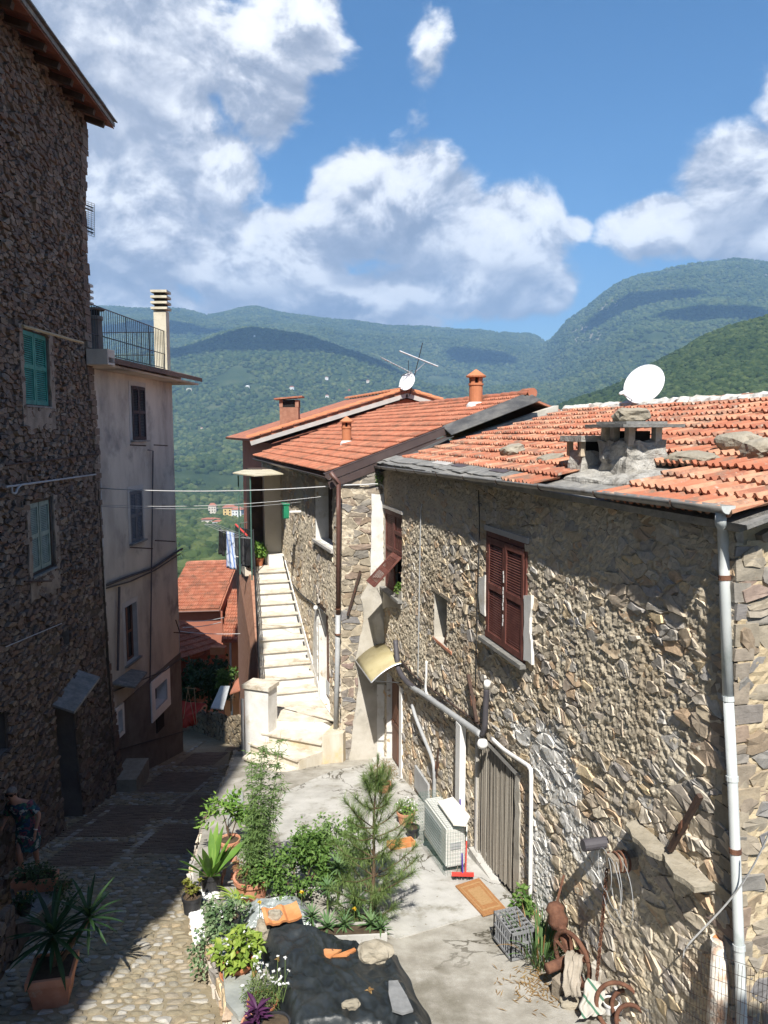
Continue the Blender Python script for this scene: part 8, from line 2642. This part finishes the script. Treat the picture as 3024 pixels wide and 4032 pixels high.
masonry(gw, lambda u, v, w: Vector((ga_.x, ga_.y, -5.2)) + gex * u + gn * w + UP * v, (0, GL, 0, 3.1), (.26, .17), [], 111, MT['rubble_left2'], MT['mortar_left'], grid=.1, most=150, name='stone_face', top=lambda u: 1.6 + 1.5 * u / GL)
MB().prism([aty(830, 2790, 26), aty(880, 2795, 25.5), aty(905, 2705, 26.5), aty(868, 2705, 27)], UP * .04).build('cover_sheet', MT['pipe_grey'], gw, fix=True)
MB().prism([aty(905, 2735, 26), aty(950, 2720, 25.6), aty(950, 2660, 26.5), aty(925, 2690, 26.6)], UP * .05).build('tile_strip', MT['tile_new'], gw, fix=True)
for k, (a, b_) in enumerate((((735, 2445), (880, 2432)), ((705, 2485), (950, 2495)), ((720, 2470), (870, 2450)))):
    o = MB().tube(sag_line(aty(*a, 27), aty(*b_, 25), .05), .012, 4).build('washing_line', MT['cable_white']); tag(o, ['highest thin line below the red house', 'lowest thin line crossing to the stairs', 'middle thin line below the red house'][k], 'line', 'thin lines below the red house')

# ---------------------------------------------------------------- houses across the valley
def hill_house(px, py, w, h, d, wm, rm, lab, rot=0):
    p = hill_hit(px, py)
    k = p.y / 1000
    w, h, d = w * k, h * k, d * k
    if p.y > 1300: w, h, d = w * .55, h * .6, d * .55
    p = p + UP * (2.5 + 1.6 * k)
    root = empty('valley_house', p, lab, 'house', 'houses across the valley')
    R = Matrix.Rotation(rot, 3, 'Z')
    def T(x, y, z): return p + R @ Vector((x, y, z))
    MB().box8([T(-w / 2, -d / 2, -h), T(w / 2, -d / 2, -h), T(w / 2, d / 2, -h), T(-w / 2, d / 2, -h), T(-w / 2, -d / 2, h), T(w / 2, -d / 2, h), T(w / 2, d / 2, h), T(-w / 2, d / 2, h)]).build('wall', MT[wm], root)
    e = .06 * w
    q = [T(-w / 2 - e, -d / 2 - e, h), T(w / 2 + e, -d / 2 - e, h), T(w / 2 + e, d / 2 + e, h), T(-w / 2 - e, d / 2 + e, h), T(-w * .22, 0, h * 1.45), T(w * .22, 0, h * 1.45)]
    MB().add(q, [(0, 1, 5, 4), (1, 2, 5), (2, 3, 4, 5), (3, 0, 4), (3, 2, 1, 0)]).build('roof', MT[rm], root)
    n = 3 if w > 9 * k else 2
    for i in range(n):
        for zz in ((.15, .6) if h > 5 * k else (.35,)):
            c = T(-w / 2 + w * (i + .5) / n, -d / 2 - .03, h * zz)
            MB().box(c, (w * .1, .1, h * .22), (R @ Vector((1, 0, 0)), R @ Vector((0, 1, 0)), UP)).build('window', MT['glass_dark'], root)
hill_house(905, 2040, 17, 9, 12, 'house_yellow', 'tile_new', 'yellow house with orange roof seen just above the laundry', .2)
hill_house(938, 2048, 13, 9, 12, 'house_white', 'tile_new', 'white house beside the yellow one above the laundry', -.2)
hill_house(838, 2030, 10, 8, 9, 'house_cream', 'tile_new', 'cream tower house left of the yellow house', .1)
hill_house(830, 2072, 22, 4, 10, 'house_cream', 'tile_new', 'long low house with pink roof below the cream tower house', .1)
hill_house(862, 2082, 14, 4, 10, 'house_white', 'tile_new', 'low white house at the right of the long pink roof', -.1)
hill_house(1038, 2085, 20, 9, 14, 'house_white', 'slate', 'grey roofed block seen between the landing posts', .3)
hill_house(975, 1537, 9, 4, 6, 'house_white', 'house_white', 'white house left of the largest terrace on the middle slope', .1)
hill_house(1150, 1542, 10, 5, 7, 'house_white', 'tile_new', 'white house at the end of the long pale terrace', -.1)
hill_house(1182, 1498, 5, 3, 4, 'house_white', 'tile_new', 'tiny white house above the end of the terrace', 0)
hill_house(1286, 1500, 8, 3, 5, 'house_white', 'tile_new', 'white house right of the tiny one on the middle slope', .1)
hill_house(1288, 1574, 8, 4, 5, 'house_white', 'tile_new', 'white house just above the gable roof chimney', .1)
hill_house(1448, 1512, 7, 3, 5, 'house_cream', 'tile_new', 'cream house close to the aerial boom', .2)
hill_house(1375, 1550, 6, 3, 5, 'house_red', 'tile_new', 'reddish house on the slope left of the gable peak', .2)
hill_house(1002, 1333, 3.5, 2, 3, 'house_white', 'house_white', 'lone white cabin high on the spur', 0)
hill_house(745, 1545, 12, 3, 6, 'house_cream', 'house_cream', 'cream greenhouse-like house next to the terrace railing slope', .1)
hill_house(795, 1700, 6, 3, 5, 'house_cream', 'tile_new', 'small cream house low on the left slope', .1)

mat('cloud', [(.75, .75, .76), (.8, .8, .8)], .01, 1, 0)
cloud(1060, 1330, (420, 150), 3, 'cloud shading the back of the spur')
cloud(1420, 1400, (260, 130), 5, 'cloud shading the gap behind the spur')
cloud(520, 1290, (420, 140), 6, 'cloud shading the far ridge behind the railing')
cloud(2520, 1180, (210, 110), 8, 'cloud shading the big mountain flank')
cloud(2880, 1230, (230, 100), 9, 'cloud shading the mountain below its summit')
cloud(1900, 1400, (170, 90), 12, 'cloud shading the valley head')
# ---------------------------------------------------------------- woman walking up the lane
def build_person():
    g = Vector((-6.22, 12.55, lane_z(12.55)))
    root = empty('person', g, 'woman with short grey hair, sunglasses and teal patterned dress on the lane', 'person')
    V, E_, R = [], [], []
    def add(p, r, par=None):
        V.append(g + Vector(p)); R.append(r if isinstance(r, tuple) else (r, r)); k = len(V) - 1
        if par is not None: E_.append((par, k))
        return k
    pel = add((.10, .03, .84), (.135, .115))
    wst = add((.08, .0, 1.0), (.12, .10), pel)
    chs = add((.03, -.06, 1.18), (.125, .10), wst)
    nk0 = add((-.01, -.10, 1.32), (.075, .06), chs)
    nk = add((-.03, -.13, 1.39), .048, nk0)
    h0 = add((-.045, -.16, 1.45), (.062, .068), nk)
    h1 = add((-.05, -.17, 1.51), (.074, .085), h0)
    h2 = add((-.05, -.165, 1.57), (.058, .07), h1)
    add((-.045, -.262, 1.485), .013, h0)                               # nose
    def hand(wr, fwd, side, par):
        fwd, side = Vector(fwd).normalized(), Vector(side).normalized()
        pm = add(Vector(wr) + fwd * .05, (.034, .017), par)
        for k, (off, L) in enumerate(((-.028, .062), (-.010, .074), (.010, .070), (.027, .055))):
            b = Vector(wr) + fwd * .085 + side * off
            a = add(b, .0095, pm); c = add(b + fwd * L * .5 - Vector((0, 0, .004)), .0085, a); add(b + fwd * L + Vector((.006, .008, 0)), .0075, c)
        t = add(Vector(wr) + fwd * .03 - side * .040, .011, pm); add(Vector(wr) + fwd * .065 - side * .058, .009, t)
    for s in (-1, 1):
        sh = add((.02 + s * .165, -.05 + s * .02, 1.285), .055, nk0)
        if s > 0:
            el = add((.335, -.02, 1.06), .041, sh); wr = add((.30, -.12, .835), .027, el)
            hand((.30, -.125, .825), (-.08, -.12, -1), (0, 1, -.1), wr)
        else:
            el = add((-.235, -.0, 1.03), .041, sh); wr = add((-.30, -.10, .82), .027, el)
            hand((-.303, -.105, .81), (-.1, -.1, -1), (0, -1, .05), wr)
        hp = add((.10 + s * .085, .03, .76), .088, pel)
        kn = add((.10 + s * .08 + .01, -.06 + s * .12, .45), .058, hp)
        cf = add((.10 + s * .078, .0 + s * .12, .27), .05, kn)
        an = add((.10 + s * .075, .04 + s * .13, .075), .034, cf)
        add((.10 + s * .085, -.09 + s * .13, .028), (.034, .026), an)
    me = bpy.data.meshes.new('body')
    me.from_pydata(V, E_, [])
    o = link('body', me, MT['skin'], root)
    sk = o.modifiers.new('skin', 'SKIN'); sk.use_smooth_shade = True
    for d, r in zip(me.skin_vertices[0].data, R): d.radius = r
    me.skin_vertices[0].data[0].use_root = True
    sb = o.modifiers.new('sub', 'SUBSURF'); sb.levels = 2; sb.render_levels = 2
    # dress: rings from shoulder line to hem
    rings = [((-.0, -.085, 1.325), .125, .085), ((.02, -.065, 1.28), .20, .115), ((.03, -.055, 1.2), .19, .135), ((.05, -.03, 1.08), .165, .135), ((.08, .0, .98), .165, .14), ((.10, .02, .86), .195, .165),
             ((.105, .02, .7), .205, .18), ((.105, .01, .55), .20, .185), ((.105, .0, .46), .19, .18)]
    n = 36; DV, DF = [], []
    for j, (c, a, b) in enumerate(rings):
        for i in range(n):
            th = 2 * math.pi * i / n
            w = 1 + .05 * math.sin(th * 7 + j) * (j / 8) + .03 * mnoise.noise(Vector((math.cos(th) * 2, math.sin(th) * 2, j)))
            DV.append(g + Vector(c) + Vector((a * w * math.cos(th), b * w * math.sin(th), .015 * math.sin(3 * th) * (j == 8))))
    for j in range(len(rings) - 1):
        for i in range(n): DF.append((j * n + i, j * n + (i + 1) % n, (j + 1) * n + (i + 1) % n, (j + 1) * n + i))
    dr = MB().add(DV, DF).build('dress', MT['dress_print'], root, smooth=True)
    dr.modifiers.new('sub', 'SUBSURF').levels = 1
    for s in (-1, 1):
        a = g + Vector((.02 + s * .13, -.05 + s * .02, 1.295)); b = g + (Vector((.30, -.03, 1.11)) if s > 0 else Vector((-.215, -.01, 1.09)))
        MB().tube([a, a.lerp(b, .3) + UP * .012, a.lerp(b, .65), b], [.075, .078, .074, .072], 14, False).build('sleeve', MT['dress_print'], dr, smooth=True)
    # hair cap, glasses, mouth, ears, watch
    hc = g + Vector((-.05, -.155, 1.535)); V, F = [], []
    for j in range(9):
        ph = math.pi * .62 * j / 8
        for i in range(20):
            th = 2 * math.pi * i / 20
            back = .5 + .5 * math.sin(th)
            p2 = ph * (.62 + .62 * back)
            r = 1 + .06 * mnoise.noise(Vector((math.cos(th) * 3, math.sin(th) * 3, j * .7)))
            V.append(hc + Vector((.084 * r * math.sin(p2) * math.cos(th), .098 * r * math.sin(p2) * math.sin(th), .088 * r * math.cos(p2))))
    for j in range(8):
        for i in range(20): F.append((j * 20 + i, j * 20 + (i + 1) % 20, (j + 1) * 20 + (i + 1) % 20, (j + 1) * 20 + i))
    MB().add(V, F).build('hair', MT['hair'], root, smooth=True)
    gl_ = MB()
    for s in (-1, 1):
        gl_.box(g + Vector((-.05 + s * .034, -.252, 1.515)), (.056, .012, .040))
    gl_.box(g + Vector((-.05, -.254, 1.525)), (.03, .008, .008))
    for s in (-1, 1): gl_.box(g + Vector((-.05 + s * .072, -.20, 1.52)), (.006, .10, .009))
    gl_.build('sunglasses', MT['glass_dark'], root)
    MB().box(g + Vector((-.046, -.243, 1.452)), (.042, .01, .009)).build('mouth', MT['lips'], root)
    for s in (-1, 1):
        MB().lathe(g + Vector((-.05 + s * .076, -.165, 1.50)), [(0, -.028), (.012, -.015), (.014, .01), (0, .03)], 8).build('ear', MT['skin'], root, smooth=True)
    MB().tube([g + Vector((.303, -.11, .862)), g + Vector((.301, -.117, .845))], .033, 12).build('watch', MT['white_paint'], root)
    for s in (-1, 1):
        MB().box(g + Vector((.10 + s * .083, -.03 + s * .13, .012)), (.085, .24, .024)).build('sandal', MT['wood_dark'], root)
build_person()
